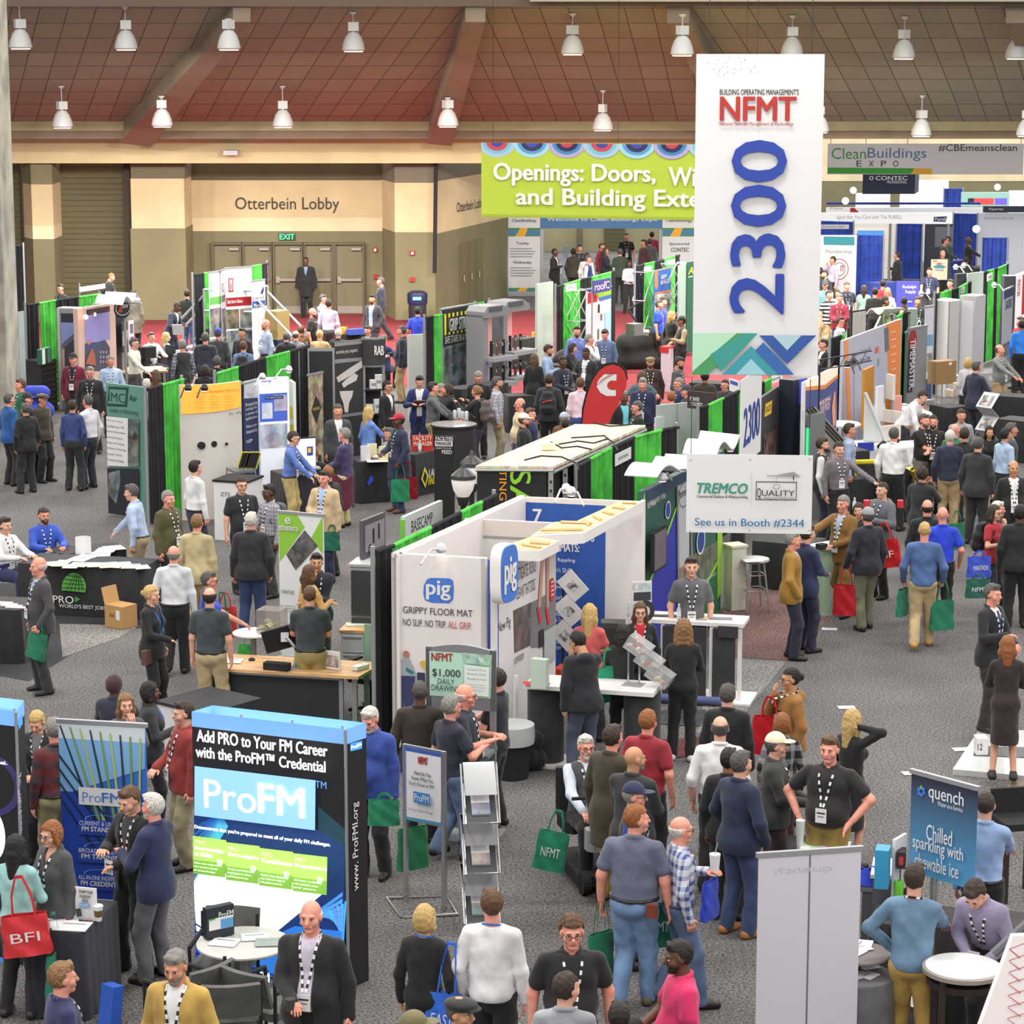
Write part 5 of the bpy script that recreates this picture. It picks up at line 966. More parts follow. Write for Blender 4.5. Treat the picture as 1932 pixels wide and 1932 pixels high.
b.Qd([(1021,1045),(1026,1043),(1019,1145),(1013,1147)],SKN).Qd([(1029,1042),(1035,1040),(1034,1146),(1029,1148)],SKN).Qd([(1011,1146),(1014,1144),(1021,1170),(1016,1178)],M((214,54,70))).Qd([(1027,1147),(1030,1146),(1037,1172),(1032,1180)],M((214,54,70))).ell(1039.5,1112,5,22,M((214,54,70))).Qg(1015,1188,1023,1220,M((40,40,44))).Qg(1024,1185,1046,1250,M((178,182,190))).lines(1037,1096,1042,4,8,M('w'),3,jag=0).Qf()
b=QH('narrow blue return strip`lit gap<mat stand',(919,1055),(935,1062),2.38,.04,PB);b.Qf()
b=Qe('logo_sign','big blue round-cornered sign with white three-letter logo^mat stand','sign',(944,1033),(977,1021),2.66,0,.1,None);zb=b.L(955,1140)[1];w=b.w;h=2.66-zb;rr=.12
out=[(w*(.5+.5*(abs(math.cos(a))**.55)*(1 if math.cos(a)>0 else-1)),zb+h*(.5+.5*(abs(math.sin(a))**.55)*(1 if math.sin(a)>0 else-1)))for a in np.linspace(0,2*PI,41)[:-1]]
m=MB();m.Qo([(x,0,z)for x,z in out],(0,.14,0),M((236,232,230),.5));m.Qa('white_rim',b.Qm);m=MB();c=(w/2,zb+h/2);m.Qo([(c[0]+(x-c[0])*.95,-.012,c[1]+(z-c[1])*.96)for x,z in out],(0,.012,0),PF);m.Qa('blue_face',b.Qm);b.z0=zb;b.lay=12;b.txt(.14,.2,.86,.82,'pig',M('w'),.05,uv=1).Qf()
Qz('white spotlight clipped over>front panel<mat stand',832,1040,2.52,150,8);Qz('bright spotlight^back wall<mat stand',1078,932,2.6,200,14);Qz('second bright spotlight head^back wall<mat stand',1068,926,2.6,160,5)
WC=M((232,230,230),.35)
b=Qe('demo_counter','white-topped mat counter with two round dark pedestals and>clear sample boxes','counter',(988,1292),(1233,1308),1.0,0,.01,None);w=b.w;m=MB();m.bx(0,w,0,.55,.95,1.0,WC);m.Qa('top',b.Qm)
for f in(.13,.88):m=MB();m.Qk([(.22,.03),(.22,.95)],(w*f,.27,0),M((50,50,54),.9,kind='cloth'),24,1,.9);m.Qa('pedestal',b.Qm,1);m=MB();m.bx(w*f-.3,w*f+.3,-.02,.55,0,.03,WC);m.Qa('base_plate',b.Qm)
b=Qe('demo_counter','far white-topped mat counter with dark mat samples hung on its front','counter',(1186,1166),(1403,1178),1.05,0,.01,None);w=b.w;m=MB();m.bx(0,w,0,.5,1.0,1.05,WC);m.Qa('top',b.Qm)
for a,c in((.3,.68),(.735,.93)):m=MB();m.bx(w*a,w*c,-.01,.03,.06,.97,M((52,52,56),.9,kind='cloth'));m.Qa('mat_panel',b.Qm)
for f in(.02,.28,.705,.95):m=MB();m.bx(w*f,w*f+.05,.02,.07,.03,1.0,WC);m.Qa('leg',b.Qm)
m=MB();m.bx(.1,w+.12,-.15,.5,0,.03,WC);m.Qa('base_plate',b.Qm)
t=thing('mat_roll','rolled blue mat lying at>foot<far mat counter','mat',b.loc,b.rz);m=MB();m.Qh([(w*.25,-.24,.07),(w*.85,-.24,.07)],.055,M((84,96,140),.9,kind='cloth'),12);m.Qa('roll',t,1)
m=MB();m.Qo([(0,.0,.87),(.26,.0,.87),(.26,0,1.02),(0,0,1.02)],(0,-.02,0),M((56,56,60),.9));o=m.Qa('mat_sample',None,0,b.loc+b.ex*(w*.78)+Qn((0,-.03,0)));o.rotation_euler.z=b.rz;tag(o,'dark mat sample draped over>end<far counter','mat')
b=Qe('tabletop_poster','white tabletop poster of cleaning products^far mat counter','sign',(1192,1098),(1230,1096),1.62,1.06,.02,WC);b.Qg(.05,.04,.95,.2,M((150,180,210),.6,kind='photo',c2='w',sc_=14),uv=1).Qg(.1,.25,.95,.45,M((60,64,72)),uv=1).Qg(.05,.5,.5,.95,M((200,200,206)),uv=1).ell(.7,.7,.12,.14,TXD,uv=1,r0=.5).Qf()
t=thing('sample_box_stand','tilted stack of three clear acrylic sample boxes^near mat counter','box',G(1216,1294,1.0),math.radians(-20));AR=M((206,208,210),.08,alpha=.38);m=MB();m.Qh([(-.2,0,.0),(-.2,0,.5)],.012,CHR);m.Qh([(-.08,.05,0),(-.08,.05,.4)],.012,CHR);m.bx(-.26,-.02,-.1,.12,0,.01,AR);m.Qa('support_rod',t)
for k in range(3):
 c=Qn((-.07+.13*k,0,.47-.16*k));R=Matrix.Rotation(.55,3,'Y');m=MB();m.box(c,(.3,.22,.17),AR,R=R);m.Qa('acrylic_box',t);m=MB()
 for q in range(7):m.box(c+R@Qn((rnd.uniform(-.11,.11),rnd.uniform(-.08,.08),-.05+rnd.random()*.03)),(.06,.04,.02),M(((220,220,214),(170,60,60),(200,190,140))[(q+k)%3]),R=Matrix.Rotation(rnd.random()*3,3,'Z'))
 m.Qa('samples',t)['kind']='stuff'
t=thing('floor_brochure_stand','black folding floor stand with tilted white brochures before>blue panel','rack',G(1062,1300,0),math.radians(-15));m=MB();m.Qh([(0,0,0),(0,0,1.55)],.018,BK);m.Qa('pole',t)
for k in range(3):m=MB();m.box((.14-.05*k,-.04,1.42-.34*k),(.26,.02,.36),WC,R=Matrix.Rotation(-.75,3,'Y'));m.box((.14-.05*k,-.055,1.42-.34*k),(.12,.006,.12),M((90,92,96),.5,kind='photo',c2='w',sc_=20),R=Matrix.Rotation(-.75,3,'Y'));m.Qa('brochure_tray',t)
Qu('water bottle`tabletop poster^far mat counter',1188,1164,1.05);Qu('water bottle}man in>grey and black polo',1281,1168,1.05);Qu('water bottle`man in>black hooded jacket',1066,1286,1.0)
p=G(1165,1186,1.05)
b=Qe('folded_chair','folded dark chair in a metal frame against>white wall<mat stand','chair',(1134,1168),(1179,1170),1.05,0,.04,M((70,66,66),.7));b.Qg(0,0,1,.05,SILV,uv=1).Qg(.1,.12,.9,.5,M((52,48,48)),uv=1).Qg(.05,.56,.95,.6,SILV,uv=1).Qg(.05,.68,.95,.72,SILV,uv=1).Qf()
Qp('leaflet_holder','clear leaflet holder with green sheets^near mat counter','holder',(1001,1243),(1030,1246),1.35,.1,.35,M((196,210,196),.3));Qq('red booklet lying^near mat counter',1012,1289,1.0,.3,.18,10,M((190,60,56)));Qp('red_box','red carton^floor under>blue panel','box',(1045,1262),(1058,1263),.35,.3,.35,M((196,64,40),.7))
Qq('tan leaflet^far mat counter top',1314,1166,1.052,.3,.16,-8,M((206,190,150)));Qq('dark brochure at>end<far mat counter',1360,1167,1.052,.3,.14,-6,M((120,120,124)));Qq('dark tablet case lying^far mat counter',1257,1162,1.052,.34,.12,-4,M('dk'))
for nm,lab,q,z,c in(('floor_mat','black printed floor mat`woman with white sneakers',[(1240,1342),(1332,1340),(1322,1372),(1232,1366)],.012,(60,60,64)),('floor_mat','dark red floor mat`near mat counter',[(1245,1398),(1322,1392),(1318,1426),(1248,1434)],.012,(96,40,46))):
 P=[G(*p,0)for p in q];m=MB();m.Qo(P,(0,0,z),M(c,.9,kind='carpet'));tag(m.Qa(nm),lab,'mat')
t=thing('trash_bin','black bin with a grey liner bag{drawing kiosk','bin',G(966,1466,0));m=MB();m.Qk([(.19,0),(.24,.6),(.25,.62)],(0,0,0),BK,20);m.Qa('bin_body',t,1);m=MB();m.Qk([(.262,.42),(.27,.5),(.262,.64),(.2,.63)],(0,0,0),M((176,178,180),.5),20);m.Qa('liner_bag',t,1)
f=Fld((-.3,-.3,0),(.3,.3,.7),.018);f.cap((-.08,0,.13),(.08,0,.13),.13,.13,.05);f.cap((-.06,0,.36),(.06,0,.36),.12,.12,.06);f.cap((0,-.1,.16),(0,-.1,.22),.1,.09,.03);v,q=f.mesh();p=G(998,1452,0);t=thing('backpack','black backpack standing^carpet{bin with>grey liner','bag',p);npmesh('pack_body',[(v,q,M('k',.8,kind='cloth'))],t);m=MB();m.Qh([(-.06,.02,.46),(0,.03,.53),(.06,.02,.46)],.014,BK,6);m.Qa('handle',t)
b=Qe('white_prop_board','narrow white board leaning^poster wall near>bin','board',(972,1275),(978,1274),1.0,0,.03,WC);b.Qf()
Qr('black and green drape running along>outside<white mat stand',[(708,1042),(742,1030),(812,996),(868,968),(908,948),(936,934)],['k','g','k','g','k'],2.42)
b=Qe('standing_sign','white lime-edged BASECAMP sign standing`mat stand drape','sign',(764,975),(835,944),1.9,0,.06,None);zb=b.L(800,1030)[1];m=MB();m.bx(0,b.w,0,.06,max(zb,.3),1.9,M((206,208,208),.5));m.Qa('panel',b.Qm);m=MB();m.bx(-.04,0,0,.06,max(zb,.3),1.86,M((120,200,70),.6));m.Qa('lime_edge',b.Qm);m=MB();m.bx(0,b.w,.0,.06,0,.3,GRY);m.Qa('foot',b.Qm);b.z0=0;b.txt(776,974,816,996,'BASECAMP',TXD,.0).Qf()
# plywood-topped lighting stand
OSB=M((226,198,148),.85,kind='photo',c2=(206,176,124),sc_=9)
b=Qe('plywood_stand','black display stand with a bare plywood roof and green sideways letters','stand',(897,879),(1044,880),2.5,0,.02,None);w=b.w;p=G(1218,802,2.5)-b.loc;q=G(1085,800,2.5)-b.loc;cx,cy=p.dot(b.ex),-p.dot(b.n);qx,qy=q.dot(b.ex),-q.dot(b.n)
m=MB();m.Qo([(0,0,2.46),(w,0,2.46),(cx,cy,2.46),(qx,qy,2.46)],(0,0,.04),OSB);m.Qa('plywood_roof',b.Qm)
m=MB();m.Qo([(.02,.02,0),(w-.1,.02,0),(cx-.1,cy-.05,0),(qx+.02,qy-.05,0)],(0,0,2.46),M((30,30,32),.7));m.Qa('black_walls',b.Qm);PS_=M((170,172,172),.35,metal=.6)
for k in range(8):
 f=k/7;x,y=w+(cx-w)*f,cy*f;m=MB();m.bx(x-.07,x,y-.02,y+.06,0,2.46,PS_)
 for z in np.arange(1.5,2.4,.13):m.box((x-.035,y-.024,z),(.03,.008,.04),BK)
 m.Qa('perforated_post',b.Qm)
m=MB();m.Qh([(w,0,2.42),(cx,cy,2.42)],.03,PS_,6);m.Qh([(0,-.01,2.44),(w,-.01,2.44)],.02,PS_,6);m.Qa('edge_rail',b.Qm)
b.txt(942,886,956,944,'TING',M((230,150,50)),.01,rot=-90).txt(962,884,1002,966,'SA',M((134,200,50)),.03,rot=-90).Qf()
for k,pts in enumerate((((990,868),(1020,860),(1060,862),(1088,874),(1092,886)),((1078,826),(1110,824),(1140,822),(1158,836),(1166,850)),((1055,838),(1090,832),(1120,836),(1146,828)),((1120,798),(1150,804),(1180,802),(1196,800)),((1040,834),(1060,845),(1090,842),(1116,848)))):m=MB();m.Qh([G(x,y,2.51)for x,y in pts],.012,BK,6);tag(m.Qa('cable'),('cable hanging off>near end<plywood roof','long cable trailing over>edge<plywood roof','wavy cable in>middle<plywood roof','short cable at>far end<plywood roof','cable leading to>white box^plywood roof')[k],'cable')
Qp('junction_box','small white junction box^plywood roof','box',(1023,838),(1048,838),2.6,.15,.09,M((224,210,180),.6))
Qr('black and green drape run`plywood-roofed stand',[(1090,880),(1112,868),(1152,846),(1196,826),(1248,812),(1280,806)],['k','g','k','g','k'],2.4)
Qw('name card^drape`plywood-roofed stand',1161,858,1191,880,'RYDER',2.3,-.5)
m_=M((176,180,182),.5)
b=Qe('plain_screen','grey back of a display panel standing{plywood-roofed stand','panel',(1240,765),(1322,757),2.2,0,.04,m_);b.Qg(.45,0,.47,1,GRY,uv=1).Qf()
b=Qe('plain_screen','pale double panel back next to>black vest polo man','panel',(1238,788),(1260,784),2.0,0,.04,M((200,204,206),.5));b.Qf()
b=Qe('power_sign','dark POWER sign above>grey panel backs','sign',(1297,737),(1349,742),2.5,0,.03,None);b.z0=b.L(1320,772)[1];b.panel('panel',M((58,46,52),.6));m=MB();m.Qh([(b.w/2,.05,0),(b.w/2,.05,2.4)],.03,GRY);m.Qa('post',b.Qm);b.txt(1302,749,1320,757,'POWER',M('w'),.02).txt(1304,759,1326,766,'SOLVED',M('w'),.02).Qf()
for px,py,lab in((874,940,'black-capped white globe street lantern`plywood-roofed stand'),(890,915,'second street lantern partly{first one')):
 p=G(px,py+40,0);p=V(px,py,p.y-2);t=thing('street_lantern',lab,'lamp',(p.x,p.y,0));z=p.z;k=1.25;m=MB();m.Qk([(.03,0),(.05,.02),(.04,.1)],(0,0,0),BK,12);m.Qh([(0,0,0),(0,0,z-.1)],.045,BK,12);m.Qa('post',t);m=MB();m.Qk([(.08,z-.12),(.11,z),(.1,z+.03)],(0,0,0),BK,20);m.Qa('holder',t,1);m=MB();m.Qk([(.1,z+.03),(.17,z+.14),(.205,z+.3),(.2,z+.34)],(0,0,0),M((232,226,224),.4,.25),24);m.Qa('globe',t,1);m=MB();m.Qk([(.22,z+.34),(.21,z+.4),(.12,z+.48),(.05,z+.53),(.03,z+.6),(.01,z+.62)],(0,0,0),M((48,48,52),.4),24);m.Qa('cap',t,1)
b=Qe('feather_flag','red teardrop flag with a white letter logo{plywood roof','flag',(1085,800),(1190,800),0,0,.01,None,Y=44);RF=M((196,44,48),.6)
def flag(pts,mat,y):m=MB();m.Qo([(b.L(*p)[0],y,b.L(*p)[1])for p in pts],(0,.012,0),mat);return m
fl=[(1099,800),(1101,775),(1108,745),(1118,718),(1130,700),(1143,691),(1156,688),(1168,691),(1178,700),(1183,716),(1181,732),(1174,748),(1166,766),(1156,782),(1149,800)]
bk=[(1096,805),(1098,770),(1106,738),(1116,712),(1129,694),(1143,685),(1157,683),(1171,686),(1182,697),(1185,716),(1180,718),(1176,702),(1166,694),(1155,692),(1142,695),(1130,704),(1118,722),(1106,752),(1102,805)]
flag(bk,BK,.004).Qa('black_sleeve',b.Qm);flag(fl,RF,0).Qa('flag_cloth',b.Qm);b.z0,b.z1,b.w=0,9,9
WF=M((226,222,224));b.Qd([(1132,714),(1140,706),(1163,706),(1163,718),(1152,718),(1147,722),(1145,728),(1148,734),(1154,736),(1162,736),(1162,747),(1144,747),(1133,741),(1126,730),(1127,720)],WF)
vs,fs,_=QB('Cummins',.018);m=MB();pa,pb,pc=b.L(1126,727),b.L(1158,706),b.L(1123,720);m.add([(pa[0]+(pb[0]-pa[0])*q[0]+(pc[0]-pa[0])*q[1]*.9,-.02,pa[1]+(pb[1]-pa[1])*q[0]+(pc[1]-pa[1])*q[1]*.9)for q in vs],fs,M((150,30,36)));m.Qa('lettering',b.Qm);b.Qf()
m=MB();p0=b.L(1098,800);m.Qh([(p0[0],.02,0),(p0[0],.02,p0[1])],.02,BK);m.Qa('pole',b.Qm);m=MB();m.Qk([(.25,0),(.24,.04),(.04,.06)],(p0[0],.02,0),BK,16);m.Qa('base',b.Qm)
# blue and green engineering stand under the hanging banner
b=QH('oblique green and blue stand wall with lime stripes, screen and round emblems',(1214,927),(1364,849),2.44,.08,M((44,92,84),.5),'stand_wall')
b.Qd([(1206,940),(1217,926),(1217,1290),(1206,1290)],M((150,200,60))).Qd([(1218,1120),(1277,960),(1277,1260),(1218,1290)],M((50,60,176),.5)).Qd([(1277,890),(1300,878),(1300,1075),(1277,1100)],M((196,200,206))).Qd([(1277,1075),(1300,1060),(1300,1180),(1277,1220)],M((120,100,80),.6,kind='photo',c2=(180,120,60),sc_=8)).Qd([(1300,1050),(1352,1020),(1352,1080),(1300,1180)],M((120,130,70),.6,kind='photo',c2=(60,100,80),sc_=7)).Qd([(1301,1160),(1354,1066),(1354,1180),(1301,1230)],M((44,112,76))).Qd([(1216,1118),(1280,940),(1283,940),(1219,1120)],M((150,220,60))).Qd([(1300,1160),(1356,1050),(1359,1050),(1303,1162)],M((170,220,60))).Qd([(1352,850),(1364,845),(1364,1115),(1352,1130)],M((150,206,56)))
b.txt(1220,935,1254,948,'POWER IS EVERYTHING',M('w'),.0).txt(1220,947,1236,956,'DO MORE',M('w'),.0).txt(1278,920,1301,936,'Pennoni',TXD,.0).ell(1290,932,11,24,TXD,r0=.95).ell(1258,962,5,17,M('w')).ell(1258,962,4,14,M((40,70,160))).ell(1320,1020,8,26,M('w')).ell(1320,1020,6.5,22,M((40,70,150))).txt(1329,1084,1348,1092,'www.pennoni.com',M('w'),0)
for x in(1276,1301):b.Qd([(x,700),(x+3,700),(x+3,1300),(x,1300)],SILV)
b.Qf()
m=MB();m.bx(b.w*.02,b.w*.98,-.03,.0,2.28,2.44,M((40,70,96),.5));m.Qa('header_panel',b.Qm)
b2=Qe('flat_screen','dark flat screen mounted^blue and green stand wall','screen',(1215,1018),(1241,1002),1.95,0,.05,None);b2.loc=b.loc+b.n*.14+b.ex*.05;b2.Qm.location=b2.loc;b2.z0=b2.L(1228,1086)[1];b2.z1=b2.L(1228,1010)[1];b2.panel('screen_body',BK);b2.Qg(.06,.04,.94,.95,M((110,98,112),.2),uv=1).Qf()
awning('pale wave-shaped canopy over>corner<engineering stand',(1178,898),(1240,902),2.62,(1238,862),(1312,868),2.72,.1);awning('second pale wave-shaped canopy{sponsor banner',(1288,858),(1352,862),2.66,(1322,814),(1396,822),2.78,.12);awning('third pale canopy wave joining>other two over>stand',(1236,884),(1300,886),2.64,(1256,858),(1320,862),2.7,.04)
Qz('spotlight washing>green panel<engineering stand',1250,905,2.55,-20,6);Qz('small round white spotlight{sponsor banner',1378,848,2.5,10,3)
b=Qt('pale counter top on a lime-edged leg{bar stool',(1381,1031),(1412,1028),1.0,.3,M((206,204,190),.5),M((214,206,186),.5))
t=thing('bar_stool','silver bar stool with papers on its seat`engineering stand','stool',G(1422,1150,0),math.radians(15));m=MB();m.Qk([(.2,.74),(.23,.76),(.22,.79),(.18,.8)],(0,0,0),M((170,174,178),.35),20);m.Qa('seat',t,1)
for k in range(4):a=PI/4+k*PI/2;m=MB();m.Qh([(.15*math.cos(a),.15*math.sin(a),.75),(.26*math.cos(a),.26*math.sin(a),0)],.016,SILV);m.Qa('leg',t)
for z,r in((.32,.226),(.55,.2)):m=MB();m.Qh([(r*math.cos(PI/4+k*PI/2),r*math.sin(PI/4+k*PI/2),z)for k in range(4)],.012,SILV,6,1);m.Qa('foot_ring',t)
Qq('blue and white leaflet lying^bar stool seat',1421,1058,.81,.28,.2,12);p=G(1390,1128,0);m=MB();m.QC(lambda u,v:Qn((.13*math.cos(u*2*PI)*(1-.3*v),.1*math.sin(u*2*PI)*(1-.3*v),.25+.8*v)),18,8,.02,M('k',.85,kind='cloth'));o=m.Qa('coat',None,1,p);tag(o,'black coat hanging from>pale counter`bar stool','coat')
b=Qc('black draped table{bar stool under>sponsor banner',(1420,1020),(1530,1030),.75,.7)
b=Qe('reception_counter','flared pale green reception counter with a white scribbled logo','counter',(1522,1028),(1558,1034),1.05,0,.01,None);w=b.w;m=MB();CG=M((158,186,160),.5);m.Qo([(-.02,-.02,0),(w+.02,-.02,0),(w+.3,.75,0),(.1,.75,0)],(0,0,.03),GRY);
m.add([(0,0,.03),(w,0,.03),(w+.26,.72,.03),(.1,.72,.03),(0,0,1.02),(w,0,1.02),(w+.34,.72,1.02),(.1,.72,1.02)],[(0,1,5,4),(1,2,6,5),(2,3,7,6),(3,0,4,7),(4,5,6,7)],CG);m.Qa('body',b.Qm);m=MB();m.Qo([(-.02,-.02,1.02),(w+.02,-.02,1.02),(w+.36,.74,1.02),(.08,.74,1.02)],(0,0,.03),WC);m.Qa('top',b.Qm);Qp('card_reader','dark card reader^pale green reception counter','device',(1549,1028),(1562,1026),1.14,.12,.08,DKG)
# stands along the far side and the edge
PH=lambda a,c,k=9:M(a,.6,kind='photo',c2=c,sc_=k)
Qr('tall black drape between>concrete column and>roller shutter',[(14,466),(46,463)],['k'],Y=71)
b=Qe('vertical_banner','dark vertical banner with green and white sideways lettering`concrete column','banner',(17,591),(33,589),2.44,.1,.03,M((34,40,56),.6));b.txt(20,598,31,641,'steps',M((120,200,60)),.02,rot=90).txt(19,641,32,676,'Tele',M('w'),.02,rot=90).ell(27,687,6,7,M((110,200,80))).txt(22,700,33,734,'Tele',M('w'),.02,rot=-90).txt(23,734,33,770,'steps',M((120,200,60)),.02,rot=-90).Qf()
b=Qe('fabric_screen','pale translucent fabric panel`dark vertical banner','panel',(34,589),(45,587),2.44,.1,.03,M((162,178,180),.6));b.Qf()
Qr('black and green drape{silver-framed house display',[(50,576),(73,573),(105,567),(148,561),(190,555)],['k','g','k','g'])
Qw('white name card^green drape{curved white awning',154,562,181,571,'TELESTEPS',2.3,-.2)
b=Qe('sign_back','white sign board back standing above>far green drape','sign',(151,552),(199,543),2.9,2.4,.03,WHT,Y=(63,64));b.Qf();m=MB();m.Qh([(.05,.05,0),(.05,.05,2.5)],.02,GRY);m.Qa('post',b.Qm)
b=Qe('photo_tower','silver-framed tower with dusk house photos','display',(107,581),(143,582),2.36,0,.35,M((150,150,156),.4,metal=.2))
b.Qg(.2,.05,.86,.14,M((40,44,58)),uv=1).Qg(.2,.14,.86,.9,M((126,146,200)),uv=1).Qd([(.2,.36),(.86,.25),(.86,.9),(.2,.9)],M((60,60,72)),uv=1).Qg(.2,.36,.34,.9,M((176,150,130)),uv=1).Qd([(.2,.37),(.86,.26),(.86,.3),(.2,.41)],M((90,96,116)),uv=1)
for x in(0,.86):b.Qg(x,0,x+.14,1,ALF,uv=1)
b.Qf()
b=Qe('photo_wall','lilac dusk photo panel of a gabled house with warm lit frame','display',(146,583),(217,571),2.44,0,.1,M((214,180,168),.5));b.Qg(160,581,207,592,M((70,44,52))).Qg(160,592,207,645,M((140,132,190),.6,.12)).Qd([(160,648),(185,645),(198,641),(207,656),(207,700),(160,700)],M((72,70,92))).Qd([(160,652),(180,650),(198,641),(190,655),(160,660)],M((60,72,120))).Qg(165,640,170,650,M((200,120,100)))
for x in range(3):
 for y in range(3):b.Qg(188+x*5,662+y*9,191+x*5,667+y*9,M((150,140,170)))
b.Qd([(160,686),(166,670),(172,656),(178,670),(180,690)],M((170,96,76))).Qf()
awning('white curved awning over>house photo stand',(180,573),(232,576),2.5,(200,550),(258,553),2.75,.12,M((240,240,242),.5));awning('grey curled end<awning`round badge',(240,572),(266,574),2.5,(246,556),(262,558),2.62,.06,M((120,122,128),.5))
b=Qe('round_badge','round black badge sign with a red tower mark under>awning','sign',(218,566),(247,563),2.6,0,.03,None);zc=b.L(232,582);r=b.w/2
m=MB();m.Qo([(zc[0]+r*math.cos(a),0,zc[1]+r*math.sin(a))for a in np.linspace(0,2*PI,33)[:-1]],(0,.05,0),M((34,32,36)));m.Qa('disc',b.Qm);m=MB();m.Qh([(zc[0]+.1,.06,0),(zc[0]+.1,.06,zc[1])],.03,SILV);m.Qa('post',b.Qm);b.ell(232,582,14,13,M('w'),r0=.92).Qd([(223,589),(226,575),(229,575),(231,589)],M((190,60,60))).txt(230,573,241,581,'tone',M('w'),.02).Qf()
b=Qe('dark_display','dark display column under>round badge','display',(217,592),(236,590),2.1,0,.3,M((44,42,46),.6));b.Qf()
b=Qe('poster','dark tilted poster with a landscape photo','sign',(230,609),(243,606),1.9,1.2,.03,M((56,42,54)));b.Qd([(231,625),(242,622),(240,650),(228,654)],PH((110,110,116),(180,180,186),4)).Qf();m=MB();m.Qh([(.1,.05,0),(.1,.05,1.3)],.03,GRY);m.Qa('post',b.Qm)
b=Qe('poster','narrow white and lilac poster`dark tilted poster','sign',(243,606),(252,604),1.95,1.2,.03,M('w'));b.Qg(.2,.1,.85,.4,M((120,90,120)),uv=1).Qg(.2,.5,.85,.9,M((110,110,180)),uv=1).Qf();m=MB();m.Qh([(.1,.05,0),(.1,.05,1.3)],.03,GRY);m.Qa('post',b.Qm)
WL=(255,200,180)
for px,py,lab in((162,598,'warm glowing spotlight before>house photo, lower one'),(177,593,'warm glowing spotlight before>house photo, higher one')):
 p=G(px,py,2.25);t=thing('arm_spotlight',lab,'lamp',p);m=MB();m.Qh([(0,.4,.2),(-.05,.2,.22),(0,0,.05)],.012,SILV,6);m.Qa('arm',t);m=MB();v_,q_=ball((0,0,0),.055);m.v=[tuple(a)for a in v_];m.f=[tuple(a)for a in q_];m.mi(M(WL,.5,5));m.m=[0]*len(m.f);m.Qa('bulb',t,1)
for k in range(3):
 t=Qp('equipment_case',('black ribbed equipment case at>bottom of its stack`photo tower','black ribbed equipment case in>middle of its stack','black ribbed equipment case on top of its stack')[k],'case',(77,682),(106,677),1.2,.6,.4,M((40,40,44),.6),'stacked black cases');t.Qm.location.z=-.8+.4*k
 m=MB()
 for z in(.88,1.0,1.12):m.bx(-.01,t.w+.01,-.02,.0,z,z+.04,M((54,54,58),.6))
 m.Qa('rib',t.Qm)
b=Qp('leaflet_holder','small rack of green and white leaflets on top<black case stack','holder',(79,660),(97,654),1.55,.12,.34,M((40,110,84),.6));b.Qg(0,.0,.3,1,M('w'),uv=1).Qg(.4,0,.55,1,M('k'),uv=1).Qf()
f=Fld((-.4,-.3,0),(.4,.3,1.0),.02);f.cap((-.2,0,.3),(.2,0,.3),.2,.2,.1);f.cap((-.15,0,.7),(.15,0,.7),.17,.17,.1);f.QD(lambda x,y,z:-z+0*x+0*y);v,q=f.mesh();p=G(70,800,0);t=thing('padded_chair','rounded blue chair back{man in>flat cap','chair',p);npmesh('upholstery',[(v,q,M((56,70,190),.7))],t)
b=Qe('work_table','wood-topped table where>man in>cream shirt stands','table',(216,703),(317,699),.76,0,.01,None);m=MB();m.bx(0,b.w,0,.9,.72,.76,WDT);m.Qa('tabletop',b.Qm)
for x in(.05,b.w-.1):
 for y in(.05,.8):m=MB();m.bx(x,x+.05,y,y+.05,0,.72,SILV);m.Qa('leg',b.Qm)
for i,(x,y)in enumerate(((272,700),(284,696),(300,695))):Qq('white sheet^wood-topped table',x,y,.765,.35,.3,20*i,WHT,'sheets^wood-topped table','paper_sheet')
t=thing('folding_chair','brown-backed metal chair alone against>olive wall','chair',G(288,594,0),math.radians(160));m=MB();m.box((0,0,.46),(.46,.44,.04),M((110,96,80)));m.Qa('seat',t);m=MB();m.box((0,-.24,.74),(.46,.03,.36),M((112,98,82)));m.Qa('backrest',t)
for sx in(-1,1):
 for sy in(-1,1):m=MB();m.Qh([(sx*.24,sy*.24,0),(sx*.23,sy*.2,.5 if sy>0 else .92)],.016,CHR);m.Qa('leg',t)
b=Qc('black draped table with a laptop where two people sit near>awning stand',(264,672),(345,664),.8,.7);Qp('laptop','open black laptop^table`seated woman with long blond hair','laptop',(312,650),(330,653),1.04,.02,.24,BK)
Qp('duffel_bag','black bag lying^draped table between>seated couple','bag',(270,656),(297,654),1.07,.3,.27,BK,None,.06)
Qr('black and green drape{safety railing banners',[(365,519),(384,516),(396,515),(475,503),(492,500),(506,497)],['k','g','k','g','k'])
def photo_banner(lab,tl,tr,zt,band,bt,photos,logo):
 b=Qv(lab,tl,tr,zt,M((224,222,224),.6));b.Qg(0,band[0],1,band[1],M(bt),uv=1)
 for q in photos:b.Qg(*q[:4],PH(*q[4:]),uv=1)
 b.Qd(logo[:4],TXD)if 0 else None;x0,y0,x1,y1=logo;b.Qg(x0,y0,x1,y1,M(bt),uv=1).Qg(x0+.03,y0+.01,x1-.03,y1-.012,M('w'),uv=1).txt(x0+.06,y0+.04,x1-.06,y1-.03,'Kee',TXD,.0,uv=1);return b.Qf()
photo_banner('white banner with a green stripe and warehouse photos^safety stand',(394,515),(417,512),2.56,(.26,.34),(96,170,80),((0,.38,1,.68,(80,74,84),(150,140,130),5),(0,.7,1,1,(70,80,70),(200,210,200),6)),(.1,.1,.3,.2))
photo_banner('narrow grey striped banner between>green and>red striped ones',(417,511),(430,508),2.58,(.26,.33),(130,126,130),((0,.4,1,.7,(90,88,92),(160,160,166),5),(0,.72,1,1,(80,90,130),(170,180,190),6)),(.1,.14,.3,.22))
